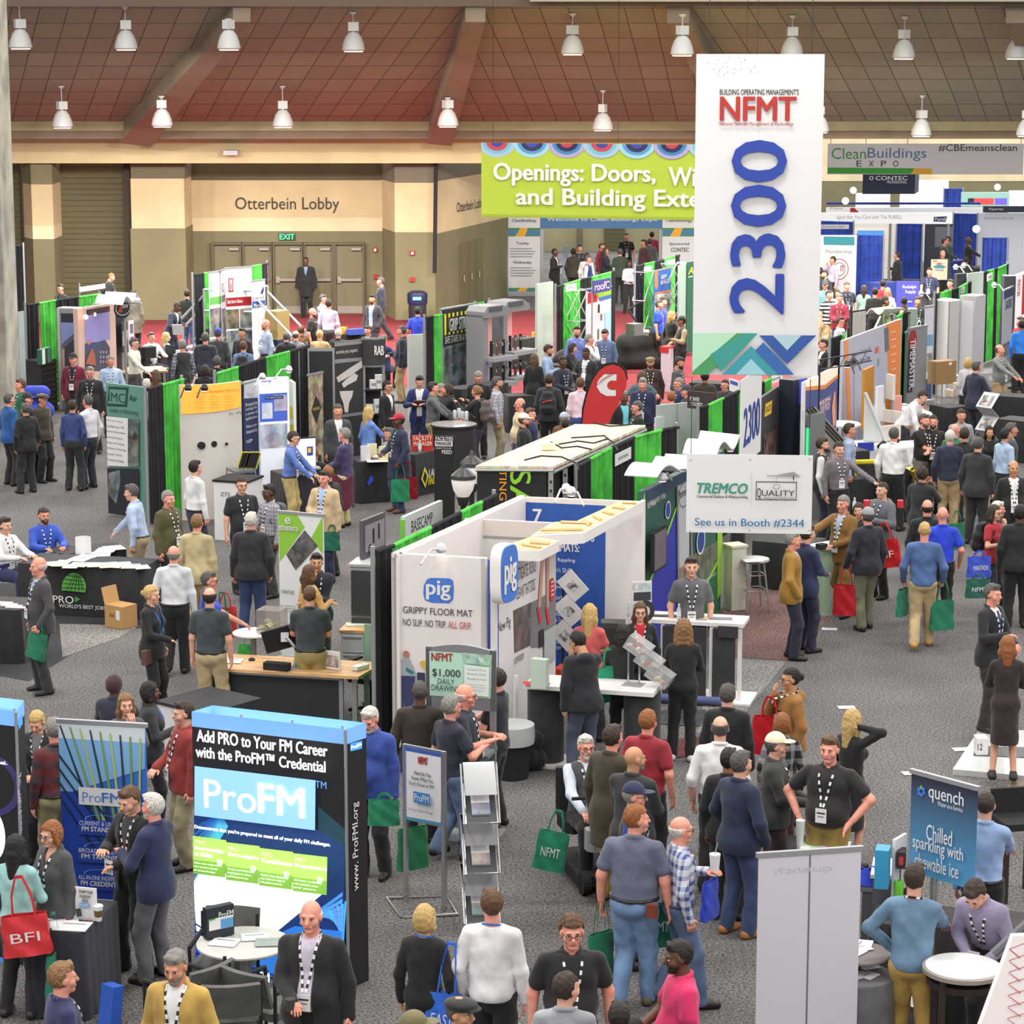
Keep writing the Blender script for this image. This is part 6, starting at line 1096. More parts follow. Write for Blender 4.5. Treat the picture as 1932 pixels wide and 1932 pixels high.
b=photo_banner('wide white banner with a red stripe^safety stand',(425,507),(475,504),2.64,(.3,.39),(204,50,52),((0,.42,.48,.62,(96,110,60),(200,150,90),5),(.52,.42,1,.62,(150,140,136),(210,204,200),5),(0,.64,.48,1,(60,90,130),(180,200,220),5),(.52,.64,1,1,(70,90,160),(210,214,220),5)),(.1,.1,.28,.24));b.txt(.04,.32,.62,.37,'Safety Barrier Solutions',M('w'),.01,uv=1).gm.Qa('stripe_lettering',b.Qm)
b=Qv('white banner with a blue block^safety stand',(475,532),(500,528),2.3,M((222,222,228),.6));b.Qd([(491,553),(497,539),(498,548),(495,556)],M((30,50,120))).txt(476,559,499,569,'pronovat',M((60,70,110)),.0).Qd([(475,569),(500,566),(500,578),(475,582)],M((30,70,150))).txt(479,572,494,579,'Pivotal',M('w'),.01).Qf()
p=G(448,690,0);t=thing('safety_stair','silver tube stair platform with guard rails}striped banners','stair',p,math.radians(-12));AL=M((184,184,184),.3,metal=.6)
w,d,h=.68,.6,1.0
for sx in(-1,1):
 for sy in(-1,1):m=MB();m.Qh([(sx*w,sy*d,0),(sx*w,sy*d,h+1.05)],.035,AL);m.Qa('upright',t)
for z in(h+.5,h+1.05):
 m=MB()
 for sy in(-1,1):m.Qh([(-w,sy*d,z),(w,sy*d,z)],.035,AL)
 m.Qa('guard_rail',t)
m=MB();m.bx(-w,w,-d,d,h-.05,h,DKG);m.Qa('deck',t)
for sx in(-1,1):
 for sy in(-1,1):m=MB();m.Qh([(sx*w,sy*d,h+.9),(sx*(w+1.0),sy*d,.9),(sx*(w+1.0),sy*d,0)],.035,AL);m.Qa('hand_rail',t)
 for k in range(4):m=MB();m.bx(sx*(w+.1+.25*k),sx*(w+.35+.25*k),-d,d,h-.28-.24*k,h-.24-.24*k,GRY);m.Qa('tread',t)
b=Qc('navy draped table holding>tall brown box below>lobby doors',(512,633),(592,629),.75,.7,M((34,40,72),.9,kind='cloth'));Qp('tall_box','tall olive brown box standing^navy draped table','box',(523,588),(546,585),1.5,.4,.74,M((150,132,78),.7));Qc('black draped table below>walking men^red carpet',(612,634),(700,628),.78,.7);Qp('yellow_tool','yellow framed tool lying^table near>man with white hair','tool',(634,619),(655,617),.97,.15,.18,M((220,170,50),.5));Qp('blue_boxes','blue cartons lying^table under>walking men','box',(660,622),(688,620),.93,.2,.15,M((50,80,170),.6))
b=Qe('duct_sign','tall teal sign with a boxed black logo and cleaning photos','sign',(200,722),(273,731),2.42,.05,.06,M((96,146,134),.6));GD=M((26,66,54))
b.Qd([(205,729),(243,731),(240,768),(202,766)],GD).Qd([(207,734),(238,736),(236,763),(204,761)],M((96,146,134))).txt(205,741,236,759,'IMC',GD,.02).txt(244,745,259,757,'Air',GD,.02).txt(208,772,262,782,'Leaders in Maintaining',GD,.0).Qd([(201,785),(243,789),(243,880),(201,878)],M('w'))
for k,s_ in enumerate(('HVAC System Cleaning','Certified since 1991','Inspection & Documentation','Cleaning Program','Repair & Coating','Exhaust Cleaning','Hospitals, Schools','& Commercial Facilities')):b.txt(203,792+k*10.5,203+30+(k%3)*3,797+k*10.5,s_,M('mg'),0)
b.Qd([(244,790),(264,791),(264,880),(244,880)],PH((120,124,124),(40,42,44),6)).Qd([(201,882),(265,884),(265,1000),(201,990)],M((30,32,44))).Qd([(207,892),(228,886),(230,905),(222,950),(206,930)],M((120,128,140),.6,kind='photo',c2=(70,76,90),sc_=7)).Qf()
Qr('black and green drape`tall teal sign',[(277,735),(305,727),(346,716)],['k','g']);Qw('white card^green drape`tall teal sign',308,737,331,756,'ENVIRO',2.3,-.25)
t=thing('truss_tower','black lattice truss leg`orange-topped curved display','truss',G(345,960,0),.2);BKM=M((40,40,44),.4)
for x,y in((-.12,-.12),(.12,-.12),(.12,.12),(-.12,.12)):m=MB();m.Qh([(x,y,0),(x,y,2.4)],.014,BKM,6);m.Qa('chord',t)
m=MB()
for k in range(8):z=.3*k;m.Qh([(-.12,-.12,z),(.12,-.12,z+.3)],.008,BKM,5);m.Qh([(.12,-.12,z),(.12,.12,z+.3)],.008,BKM,5);m.Qh([(.12,-.12,z),(-.12,-.12,z+.3)],.008,BKM,5)
m.Qa('lattice',t)
b=Qe('curved_display','curved white display with a glowing orange header and three black knobs','display',(345,728),(458,720),2.44,0,.06,None);w=b.w
m=MB();m.QC(lambda u,v:Qn((w*u+.0,.22*(1-math.sin(PI*u))*.8,2.44*v)),20,4,.05,M((214,208,204),.5));m.Qa('curved_panel',b.Qm,1)
m=MB();m.QC(lambda u,v:Qn((w*u,.22*(1-math.sin(PI*u))*.8-.07,1.92+.05*u+(.52-.05*u)*v)),20,3,.004,M((255,178,70),.5,.35));m.Qa('orange_header',b.Qm,1);OT=M((120,80,20));b.lay=70
def ctxt(b,x0,y0,x1,y1,s_,mt):
 b.txt(x0,y0,x1,y1,s_,mt,.0)
ctxt(b,366,734,448,741,'Easy to Use \u2022 Fully Automatic \u2022 High Accuracy',M((190,90,30)))
for c in range(3):
 for k in range(5):ctxt(b,366+27*c,745+k*5.4,366+27*c+14+(k*7%6),748+k*5.4,('Industrial','UPS','Fire','Utility','Telecom','Electronic','Security','Marine','Military','Rotary','Medical','Filtering','Recharge','Scientific','Industry')[c*5+k],M((220,120,40)))
ctxt(b,428,775,451,781,'Est. 1976',TXD);b.Qf()
for px,py,r,lab in((379,840,.065,'larger'),(402,837,.055,'middle'),(426,837,.025,'smallest')):c=b.L(px,py);m=MB();m.Qh([(c[0],-.06,c[1]),(c[0],.06,c[1])],r,BK,20);m.Qa('knob',b.Qm)['label']=lab+' black round knob'
for px,lab in((355,'first black spotlight above>orange header'),(386,'second black spotlight above>orange header')):Qz(lab,px,735,2.5,170,4,'k')
b=Qt('white podium with a black top and two black letters}curved display',(400,905),(466,909),1.05,.7,WHT,BK,'counter','podium');b.txt(416,929,434,936,'ZTS',TXD,.0).Qf()
b=Qe('wire_rack','small wire rack of yellow and black magazines`white podium','rack',(444,888),(482,885),1.0,0,.01,None);m=MB();m.bx(0,b.w,0,.45,.94,.98,M((110,112,116),.4));m.Qa('shelf',b.Qm);m=MB();m.bx(.1,b.w-.1,.05,.4,.3,.94,BK);m.Qa('bin',b.Qm)
for x in(0,b.w):
 for y in(0,.45):m=MB();m.Qh([(x,y,0),(x,y,1.0)],.012,CHR,6);m.Qa('leg',b.Qm)
for k,x in enumerate((457,464,472,478,484)):
 m=MB();m.box((0,0,.15),(.1,.03,.3),M((214,200,60)),R=Matrix.Rotation(.3,3,'Y'));m.box((0,-.02,.15),(.05,.01,.28),BK,R=Matrix.Rotation(.3,3,'Y'));o=m.Qa('magazine',None,0,G(x,884,.98));tag(o,'yellow and black magazine leaning in>wire rack','magazine','magazines in>wire rack')
b=Qv('dark blue banner with a building photo`orange-topped display',(459,724),(488,717),2.35,M((34,48,92),.6));b.Qd([(460,726),(488,719),(488,750),(460,752)],PH((150,170,210),(210,200,190),3))
for k,s_ in enumerate(('Protective','coatings for','a variety of','applications.')):b.txt(463,758+9*k,485,765+9*k,s_,M('w'),.0)
b.txt(464,800,484,807,'Make your',M('w'),0).txt(464,809,485,816,'Investments last.',M('w'),0).txt(464,829,475,835,'NSP',M('w'),.02).Qf()
b=Qe('lit_display','lit white and blue panel with roof photos','display',(489,714),(545,711),2.42,0,.1,M((226,230,244),.6,.25));b.Qg(490,742,542,795,M((70,100,200),.6,.2)).Qg(494,760,514,790,PH((150,170,220),(230,236,250),4)).Qg(517,745,541,775,PH((110,120,190),(180,190,230),4)).Qg(490,800,542,845,PH((120,130,180),(200,206,230),4)).Qg(500,747,534,753,M((30,44,110))).txt(502,748,532,752,"Don't Replace. Restore.",M('w'),0).txt(500,797,531,802,'Versatile Applications',M('w'),.0).txt(493,716,512,722,'Any',M((50,70,170)),.02).Qf()
b=Qe('slanted_display','slanted white and yellow panel leaning`lit white and blue panel','display',(545,716),(553,722),2.3,0,.05,M((232,230,222),.6));b.Qd([(546,765),(551,767),(553,790),(546,788)],M((236,200,50))).Qd([(547,800),(553,802),(555,822),(547,820)],M((236,200,50))).Qf()
Qr('black and green drape row{lit panels',[(408,706),(448,693),(500,676),(545,664),(570,657)],['g','k','g','k']);Qw('white name card^green drape above>dark blue banner',410,702,445,716,'NSP COATINGS LLC',2.35,-.28);Qw('white name card^green drape above>lit panel',503,677,538,692,'LABOR FINDERS',2.35,-.3)
Qz('white arm spotlight over>lit white and blue panel',545,700,2.5,150,3);Qz('white arm spotlight above>dark blue banner',495,714,2.5,170,3)
b=Qe('bulb_display','dark side panel<light bulb display with silver edge','display',(580,657),(631,657),2.42,0,.08,M((36,38,44),.6));b.Qg(0,0,1,.025,SILV,uv=1).Qg(0,0,.06,1,SILV,uv=1).Qg(.92,0,1,1,SILV,uv=1).Qf()
b=Qe('bulb_display','dark printed panel with white light bulbs','display',(631,646),(686,640),2.5,0,.08,M((56,54,56),.6));b.Qd([(631,647),(687,641),(687,648),(631,654)],SILV).Qd([(631,678),(687,674),(687,680),(631,686)],SILV).txt(634,659,675,668,'service you expect.',M('w'),.0).Qd([(634,712),(660,694),(682,680),(684,692),(662,708),(638,722)],M((206,202,202))).Qd([(644,724),(652,716),(668,704),(675,708),(672,718),(656,726),(648,732)],M((210,206,206))).Qd([(640,738),(666,737),(664,748),(658,760),(656,778),(650,778),(647,760),(642,748)],M((212,208,206))).Qg(631,780,686,786,SILV).Qf()
b=Qe('bulb_display','curved shelf unit with a RAB header and boxed bulbs','display',(686,640),(723,639),2.5,0,.3,None);w=b.w;m=MB();m.QC(lambda u,v:Qn((w*u,-.1*math.sin(PI*u),1.98+.52*v)),10,2,.06,M((58,56,58),.6));m.Qa('curved_header',b.Qm);m=MB()
for z in(1.94,2.47):m.QC(lambda u,v:Qn((w*u,-.1*math.sin(PI*u)-.02,z+.07*v)),10,1,.02,SILV)
m.Qa('silver_band',b.Qm);m=MB();m.bx(0,w,.3,.34,0,2.0,DKG);m.Qa('back_panel',b.Qm)
for z in(.95,1.45):m=MB();m.bx(0,w,-.05,.3,z,z+.03,DKG);m.Qa('shelf',b.Qm)
for x in(0,w):m=MB();m.Qh([(x,0,0),(x,0,2.0)],.03,SILV);m.Qa('post',b.Qm)
b.lay=160;b.txt(703,650,721,668,'RAB',M('w'),.04).Qf()
for k,(x,z,lab)in enumerate(((.5,1.48,'white bulb carton^upper shelf<bulb unit'),(.78,1.48,'taller white bulb carton^upper shelf<bulb unit'),(.3,.98,'white bulb carton^lower shelf<bulb unit'),(.7,.98,'clear bulb carton^lower shelf<bulb unit'))):
 m=MB();h=.18+.1*(k%2);m.box((0,0,h/2),(.14,.12,h),WHT);m.box((0,-.062,h/2),(.09,.004,.06),M('gr'));p=b.loc+b.ex*(w*x)-b.n*.08;o=m.Qa('bulb_carton',None,0,(p.x,p.y,z));o.rotation_euler.z=b.rz;tag(o,lab,'box','cartons^bulb shelves')
b=Qv('narrow banner with a floral pattern and black diamond',(582,709),(609,703),2.0,PH((190,160,90),(120,60,40),5));b.Qd([(596,745),(606,768),(597,800),(587,775)],M((40,36,40))).txt(590,768,603,774,'FINISHES',M((210,180,80)),0).Qf()
Qr('black drape{bulb display',[(566,658),(582,652)],['k'])
b=Qc('black draped table where>man in>blue shirt types',(540,898),(597,893),.98,.7,M((44,44,48),.9,kind='cloth'));Qp('laptop','grey laptop under>hands<typing man in>blue shirt','laptop',(585,884),(606,883),1.03,.25,.03,GRY);Qp('white_device','small white box^black table`typing man','box',(572,892),(592,892),1.04,.12,.05,WHT)
b=Qe('display_screen','bright monitor{typing man','monitor',(557,827),(596,824),1.55,1.0,.04,BK);b.Qg(.03,.04,.97,.95,M((214,224,240),.4,.9),uv=1).Qg(.55,.3,.85,.6,M((60,80,140),.4,.3),uv=1).Qg(.6,.35,.75,.5,M((220,180,60),.4,.4),uv=1).Qf();Qc('low dark table carrying>bright monitor',(552,862),(606,858),1.0,.4)
b=Qc('long black draped table before>woman with long blond hair',(678,872),(768,866),.78,.7);
for i,(x,y,ww)in enumerate(((690,854,.3),(702,850,.3),(725,855,.34))):Qp('brochure_card','cream card holder standing^long black draped table','sign',(x-9,y-12),(x+9,y-13),1.06,.05,.28,M(((214,216,222),(226,214,170),(230,220,176))[i]),'card holders^long black table')
Qq('white sheets^long black table`man in>red cap',712,870,.785,.4,.25,10,WHT);b.Qd([(694,900),(698,896),(702,900),(702,906),(698,910),(694,906)],M((50,70,200))).Qd([(690,908),(694,904),(698,910),(694,916)],M((50,70,200))).Qf()
b=Qc('black draped table with a yellow diamond logo and white lettering',(782,858),(835,846),.8,.8);b.Qd([(789,903),(796,880),(803,896),(797,920)],M((220,210,60))).Qd([(792,903),(796,888),(800,897),(797,913)],BK).txt(803,882,827,897,'LABOR',M('w'),.03,shear=.2).txt(801,898,826,912,'FINDERS',M((220,210,60)),.03,shear=.2).Qf()
b=Qe('red_folder','red facility manager folder display^yellow-logo table','sign',(777,822),(817,821),1.1,.8,.05,M((190,40,46),.6));b.txt(780,823,815,831,'FACILITY',M((240,220,190)),.03).txt(780,833,815,841,'MANAGER',M((240,220,190)),.03).Qf()
b=Qe('black_sign','black facilities manager sign with white lettering`round counter','sign',(819,822),(857,823),1.55,0,.03,M((24,24,26)));b.txt(822,824,855,831,'FACILITIES',M('w'),.03).Qg(821,832,854,842,M('w')).txt(823,833,852,840,'MANAGER',M('k'),.03).txt(823,844,852,847,'BOUGHT TO YOU BY',M('w'),0).txt(834,849,853,856,'FEED',M('w'),.03).Qf()
Qu('water bottle^yellow-logo table',792,852,.8)
p=G(856,800,1.08);t=thing('round_counter','black round standing counter with cups and cans where>men talk','counter',(p.x,p.y,0));m=MB();m.Qk([(.42,.02),(.42,1.04),(.46,1.05),(.46,1.08)],(0,0,0),M((44,42,46),.6),32);m.Qa('body',t,1);m=MB();m.cyl((0,0,1.08),.44,.008,M((150,146,146),.3),32);m.Qa('top',t)
for k,(x,y,lab)in enumerate(((850,793,'dark bottle at>near side'),(858,790,'tall can`bottle'),(866,789,'can in>middle'),(872,789,'steel tumbler'),(880,792,'short cup at>far edge'))):m=MB();m.Qk([(.035,0),(.04,.12+.03*(k%3)),(.03,.14+.03*(k%3))],(0,0,0),M((196,198,204)if k else(60,60,64),.3),14);tag(m.Qa('drink_can',None,1,G(x,y,1.09)),lab+'^round standing counter','can')
b=Qp('literature_crate','white crate with a black letter front below>round counter','box',(862,840),(884,838),.5,.3,.45,WHT);b.Qg(.2,.2,.8,.9,M('k'),uv=1).Qf()
Qr('black and green drape`black and yellow banner',[(803,600),(817,597),(834,594)],['k','g']);Qr('green and black drape between>yellow banner and>tap displays',[(899,574),(913,571),(926,569)],['g','k'])
b=Qv('black banner with yellow stripes and stair treads photo',(831,585),(899,573),2.42,M((40,40,44),.6));YL=M((232,222,60))
for k in range(8):x=838+k*7.6;b.Qd([(x,593-k*1.3),(x+3.6,592-k*1.3),(x+4,632-k*1.4),(x+.5,633-k*1.4)],YL)
b.Qd([(846,599),(884,592),(884,620),(846,626)],M((40,40,44))).txt(847,598,883,622,'GRIP STRIP',M('w'),.03).txt(838,630,892,644,'SAFE STAIRS IN A MINUTE',M('w'),.0).Qd([(834,655),(895,640),(895,735),(834,740)],PH((50,56,70),(130,136,150),4)).Qd([(880,645),(893,642),(893,686),(880,688)],M('w')).ell(887,660,4,9,M((210,160,140))).Qf()
b=Qe('white_board','white leaning panel back`green drape<yellow banner','panel',(770,632),(803,630),1.95,0,.05,M((206,204,206),.6));b.Qf()
def tapstand(lab,fl,fr,zt):
 b=Qe('tap_display',lab,'display',fl,fr,zt,0,.01,None);w=b.w;KG=M((138,138,142),.5);m=MB();m.bx(-.05,.12,0,.5,0,zt-.2,KG);m.bx(.12,w,.3,.5,0,zt-.2,KG);m.Qa('body',b.Qm);m=MB();m.Qo([(-.05,-.05,zt-.25),(w+.25,-.05,zt-.25),(w+.25,-.05,zt-.12),(w,-.05,zt),(.05,-.05,zt),(-.05,-.05,zt-.12)],(0,.55,0),KG);m.Qa('hood',b.Qm);m=MB();m.bx(.1,w-.05,-.07,-.05,zt-.12,zt-.02,M((84,88,96)));m.Qa('sign_plate',b.Qm)
 m=MB();m.bx(.12,w,.28,.3,1.35,zt-.26,M((214,150,146),.5,.25));m.Qa('lit_alcove',b.Qm);m=MB();m.bx(.12,w,.28,.3,.75,1.25,M((180,168,196),.5,.2));m.Qa('lower_alcove',b.Qm)
 for z in(1.25,.65):m=MB();m.bx(.05,w+.3,-.25,.3,z,z+.09,M((160,160,164),.5));m.Qa('shelf',b.Qm)
 for k in range(3):
  x=.3+.22*k
  for z in(1.34,.74):m=MB();m.Qh([(x,.05,z),(x,.05,z+.35)],.035,BK if k!=1 else M((130,100,90),.3,metal=.5),10);m.Qh([(x,.05,z+.3),(x,-.1,z+.3),(x,-.1,z+.24)],.02,CHR,8);m.Qa('tap',b.Qm)
 return b
tapstand('grey tap display column with pink lit alcove`yellow banner',(914,579),(946,575),2.5);tapstand('second grey tap display column reaching over>red carpet',(952,570),(985,565),2.5)
cc=G(1004,632,.8);Qc('black table with a white top and a yellow cup{tap displays',(984,640),(1013,636),.8,.5);m=MB();m.Qk([(.03,0),(.04,.12)],(0,0,0),M((226,190,60)),12);tag(m.Qa('paper_cup',None,1,G(1006,635,.8)),'yellow cup^table{tap displays','cup')
# middle of the far side
b=Qe('fabric_screen','tall pale green translucent panel`tap displays','panel',(1013,536),(1044,531),2.6,.05,.05,M((178,194,182),.5));b.Qg(0,0,.06,1,ALF,uv=1).Qf()
Qr('black and green drape{white angled pop-up banner',[(1050,541),(1063,538),(1094,528),(1115,524),(1152,514),(1160,511)],['k','g','k','g','k']);Qw('white name card^green drape`white pop-up banner',1068,538,1088,551,'HVAC',2.5,-.2)
def xframe(lab,fl,fr,zt,d=.35):
 b=Qe('popup_frame',lab,'frame',fl,fr,zt,0,.01,None);w=b.w;RM=M((196,196,198),.3,metal=.4);n=3
 for(x0,x1,y)in((0,w,0),(0,w,d)):
  m=MB()
  for k in range(n):z0,z1=zt*k/n,zt*(k+1)/n;m.Qh([(x0,y,z0),(x1,y,z1)],.016,RM,6);m.Qh([(x1,y,z0),(x0,y,z1)],.016,RM,6)
  m.Qa('cross_rod',b.Qm)
 m=MB()
 for k in range(n+1):
  for x in(0,w):m.Qh([(x,0,zt*k/n),(x,d,zt*k/n)],.014,RM,6)
  m.Qh([(0,0,zt*k/n),(w,0,zt*k/n)],.012,RM,6)
 m.Qa('spacer_rod',b.Qm);return b
xframe('silver crossed pop-up frame`white angled banner',(1082,549),(1110,547),2.3);xframe('silver crossed pop-up frame`blue guide banner',(1216,514),(1233,511),2.3);xframe('silver crossed pop-up frame between>blue banner and>grey panel',(1266,499),(1297,496),2.5)
b=Qv('white angled banner with a red corner and green and blue swoosh',(1106,547),(1153,541),2.36,M((222,222,230),.6));b.Qd([(1109,553),(1127,551),(1127,569),(1109,573)],M((206,48,56))).Qd([(1106,547),(1153,541),(1153,546),(1112,551)],M((40,90,170))).Qd([(1118,550),(1153,545),(1153,556),(1130,562),(1124,556)],M((150,200,50))).Qd([(1128,562),(1153,555),(1153,562),(1132,568)],M((60,110,180))).Qd([(1140,590),(1153,588),(1153,650),(1142,640)],M((160,205,235))).Qg(1128,574,1131,590,M('k')).Qg(1133,592,1136,604,M('mg')).Qg(1127,620,1130,640,M('mg')).Qf()
b=Qe('banner_top','small purple and white banner strip above>white angled banner','banner',(1119,530),(1152,524),2.62,2.3,.02,M((70,60,140),.6));b.txt(.08,.2,.92,.8,'roofC',M('w'),.03,uv=1).Qf();m=MB();m.Qh([(.05,.05,0),(.05,.05,2.4)],.02,GRY);m.Qa('post',b.Qm)
Qr('black and green drape with name cards{blue guide banner',[(1200,503),(1215,499),(1234,495),(1252,490),(1272,484),(1282,482)],['k','g','k','g','k']);Qw('white name card`blue guide banner',1216,504,1230,512,'ARMY',2.45,-.2);Qw('white name card^far green drape above>grey panel',1257,492,1274,501,'ROOF',2.45,-.2)
b=Qv('blue guide banner with an orange ribbon and people photo',(1234,513),(1266,505),2.36,M((50,96,176),.6));b.Qd([(1235,512),(1241,511),(1241,540),(1238,547),(1235,540)],M((236,120,60))).txt(1247,518,1258,526,'ARMY',M('w'),.01).txt(1246,527,1264,535,'BANGUIDE',M('w'),.01).Qd([(1232,553),(1266,546),(1266,549),(1232,556)],M((236,120,60))).Qd([(1231,557),(1265,550),(1264,590),(1231,596)],PH((90,80,90),(200,200,206),4)).Qf()
b=Qe('fabric_screen','narrow grey-green translucent panel{people in blue polo','panel',(1282,501),(1297,498),2.5,.05,.05,M((150,170,160),.5));b.Qf()
b=Qe('green_banner','dark green banner with yellow script at>edge<tall hanging banner','banner',(1297,495),(1318,492),2.55,.1,.03,M((30,84,62),.6));b.txt(1298,504,1308,517,'A',M((230,210,60)),.03,shear=.2).Qg(1298,521,1306,523,M('w')).Qf()
b=Qc('black table with a round white top{woman with wavy blond hair',(1276,592),(1300,591),1.0,.4);Qp('metal_machine','small grey machine with a lever on a pale cabinet`walkway','machine',(1197,612),(1214,610),1.3,.3,.3,M((110,112,112),.4));Qt('pale metal cabinet`red carpet walkway',(1202,626),(1226,626),.98,.5,M((176,184,176),.5));m=MB();m.Qh([(0,0,0),(-.2,0,.3),(.1,0,.5)],.03,DKG);tag(m.Qa('machine_lever',None,0,G(1200,606,1.25)),'dark machine lever above>pale cabinet','tool')
for px,py,w_,lab in((1090,690,.8,'black cloth-covered display heap{blue shirted man'),(1215,655,1.2,'large black cloth-covered machine{man in>flat cap')):
 f=Fld((-1,-.7,0),(1,.7,1.3),.035);f.cap((-w_*.5,0,.2),(w_*.5,0,.2),.35,.35,.1);f.cap((-w_*.35,0,.6),(w_*.3,.1,.7),.35,.3,.15);f.QD(lambda x,y,z:-z+0*x+0*y);v,q=f.mesh();p=G(px,py+40,0);t=thing('covered_machine',lab,'machine',p);npmesh('black_cover',[(v,q,CLK)],t)
b=Qt('white pedestal with a red band`man in>flat cap',(1245,654),(1262,655),1.1,.35,M((214,210,218),.5),M((196,50,54)),'pedestal','pedestal');b.Qg(0,0,1,.13,M((200,44,50)),uv=1).Qf()
b=Qc('black draped counter between>bearded man and>suited man',(1032,690),(1086,690),1.05,.5);Qp('wood_cabinet','small wooden cabinet below>black draped counter','cabinet',(1034,694),(1080,694),.86,.3,.7,M((150,104,50),.5,kind='wood'))
for px,py,x1,y1,lab in((960,748,1010,746,'long black draped rail{man in>cream sweater'),(870,735,960,722,'black draped table under>tap displays'),(1090,668,1150,666,'black draped table{men in white and blue shirts')):Qc(lab,(px,py),(x1,y1),.8,.5)
Qc('black draped table hidden among>seated crowd near>red carpet',(1300,722),(1390,726),.76,.6);b=Qe('tilted_screen','white and blue tilted tablet board^black table near>red carpet','screen',(1376,714),(1394,720),1.05,.78,.03,M('w'));b.Qg(.1,.1,.9,.4,M((60,80,170)),uv=1).Qf()
# portal to the next hall
SG=M((214,212,214),.6);SB=M((72,116,164),.6);SY=M((226,166,44),.6);SGN=M((56,140,66),.6)
def portal(lab,x0,x1,y0,rows):
 b=Qe('portal_tower',lab,'sign',(x0,y0),(x1,y0),0,0,.5,None,Y=84.9);b.z0=.1;b.panel('tower_panel',SG);w=x1-x0
 for ya,yb in((430,446),(543,560)):b.Qg(x0,ya,x1,yb,SB).Qg(x0,ya,x1,ya+4,SGN).Qg(x0,yb-3,x1,yb,SGN).Qd([(x0+w*.38,ya),(x0+w*.62,ya),(x0+w*.52,yb),(x0+w*.22,yb)],SY)
 for x,ya,x_,yb,s_ in rows:b.txt(x,ya,x_,yb,s_,TXD,.01)
 m=MB();m.bx(0,b.w,-.04,.54,0,.15,GRY);m.Qa('base',b.Qm);return b
b=portal('striped white schedule tower`portal',959,1019,410,((974,456,998,463,'Tuesday'),(968,492,1003,499,'Wednesday'),(966,413,1012,420,'CleanBuildings')))
for y in(468,473,478,483,504,509,514,519):b.Qg(963,y,1004+(y%3)*3,y+1.6,M('gr'))
b.Qf();portal('striped white sponsor tower at>far side<portal',1250,1312,410,((1263,457,1300,464,'Sponsored'),(1266,467,1300,475,'CONTEC'),(1256,413,1306,420,'CleanBuildings'))).Qf()
b=Qe('portal_header','blue welcome header spanning>portal','sign',(1020,405),(1250,405),0,0,.4,None,Y=84.95);b.z0=b.L(1130,431)[1];b.panel('header_panel',SB);b.txt(1032,410,1240,419,'Welcome to Clean Buildings Expo',M('w'),.01).Qf()
for x in(0,b.w):m=MB();m.bx(x-.1,x+.1,.05,.3,0,b.z0,SILV);m.Qa('post',b.Qm)
b=Qe('schedule_stand','pale blue standing schedule board inside>portal','sign',(1063,464),(1072,463),0,0,.05,None,Y=90);b.z0=.1;b.panel('panel',M((170,196,214)));b.Qf()
b=Qe('small_sign','small white sign on a dark stand before>portal','sign',(1048,499),(1060,499),0,0,.05,None,Y=86);b.z0=b.L(1054,516)[1];b.panel('card',WHT);b.txt(.2,.2,.8,.8,'i',TXD,.02,uv=1).Qf();m=MB();m.Qh([(b.w/2,.06,0),(b.w/2,.06,b.z0+.1)],.03,BK);m.Qa('post',b.Qm)
p=V(787,597,76.2);t=thing('trash_can','dark blue cylindrical trash can with a hooded lid against>pier','bin',(p.x,76.5,0));m=MB();m.Qk([(.22,0),(.26,.1),(.27,.62),(.29,.64)],(0,0,0),M((44,44,54),.5),24);m.Qa('can_body',t,1);m=MB();m.Qk([(.3,.62),(.31,.86),(.29,.94),(.2,.99)],(0,0,0),M((30,36,70),.4),24);m.Qa('hooded_lid',t,1);m=MB();m.bx(-.13,.13,-.315,-.29,.74,.84,M('lb'));m.Qa('opening_label',t)
# next hall seen past the tall banner
b=Qe('expo_banner','wide pale banner with green and blue clean buildings lettering','banner',(1562,268),(1932,274),0,0,.02,None,Y=(88,88));b.z0=b.L(1660,329)[1];b.panel('banner_sheet',M((206,202,204),.7));b.txt(1569,279,1634,300,'Clean',M((66,140,70)),.0).txt(1637,279,1748,304,'Buildings',M((80,116,160)),.0)
for k,ch in enumerate('EXPO'):b.txt(1616+k*23,303,1626+k*23,314,ch,TXD,.0)
b.Qd([(1562,316),(1726,317.5),(1718,328),(1562,327)],M((56,150,50))).Qd([(1726,317.5),(1758,318),(1758,329),(1718,328)],M((216,162,50))).txt(1771,272,1919,286,'#CBEmeansclean',TXD,.0).Qf();m=MB()
for x in(.1,b.w-.1):m.Qh([(x,.01,b.z1),(x,.01,b.z1+3)],.01,DKG,5)
m.Qa('hanging_wire',b.Qm)
t=Qe('hanging_sign','dark navy hanging box sign with white lettering in>next hall','sign',(1628,326),(1727,326),0,0,.05,None,Y=96);t.z0=t.L(1680,366)[1];m=MB();q=.42;w=t.w;m.Qo([(0,0,t.z0),(w,0,t.z0),(w+.4,1.6,t.z0),(.4,1.6,t.z0)],(0,0,t.z1-t.z0),M((34,40,66),.6));m.Qa('sign_body',t.Qm);t.txt(1640,332,1648,340,'O',M('w'),.05).txt(1652,332,1712,340,'CONTEC',M('w'),.04).txt(1673,341,1711,346,'PROFESSIONAL',M('w'),.0,shear=.2).Qf();m=MB()
for x in(.2,w-.2):m.Qh([(x,.8,t.z1),(x,.8,t.z1+4)],.012,DKG,5)
m.Qa('hanging_cable',t.Qm)
EM=lambda c,e=.5:M(c,.6,e)
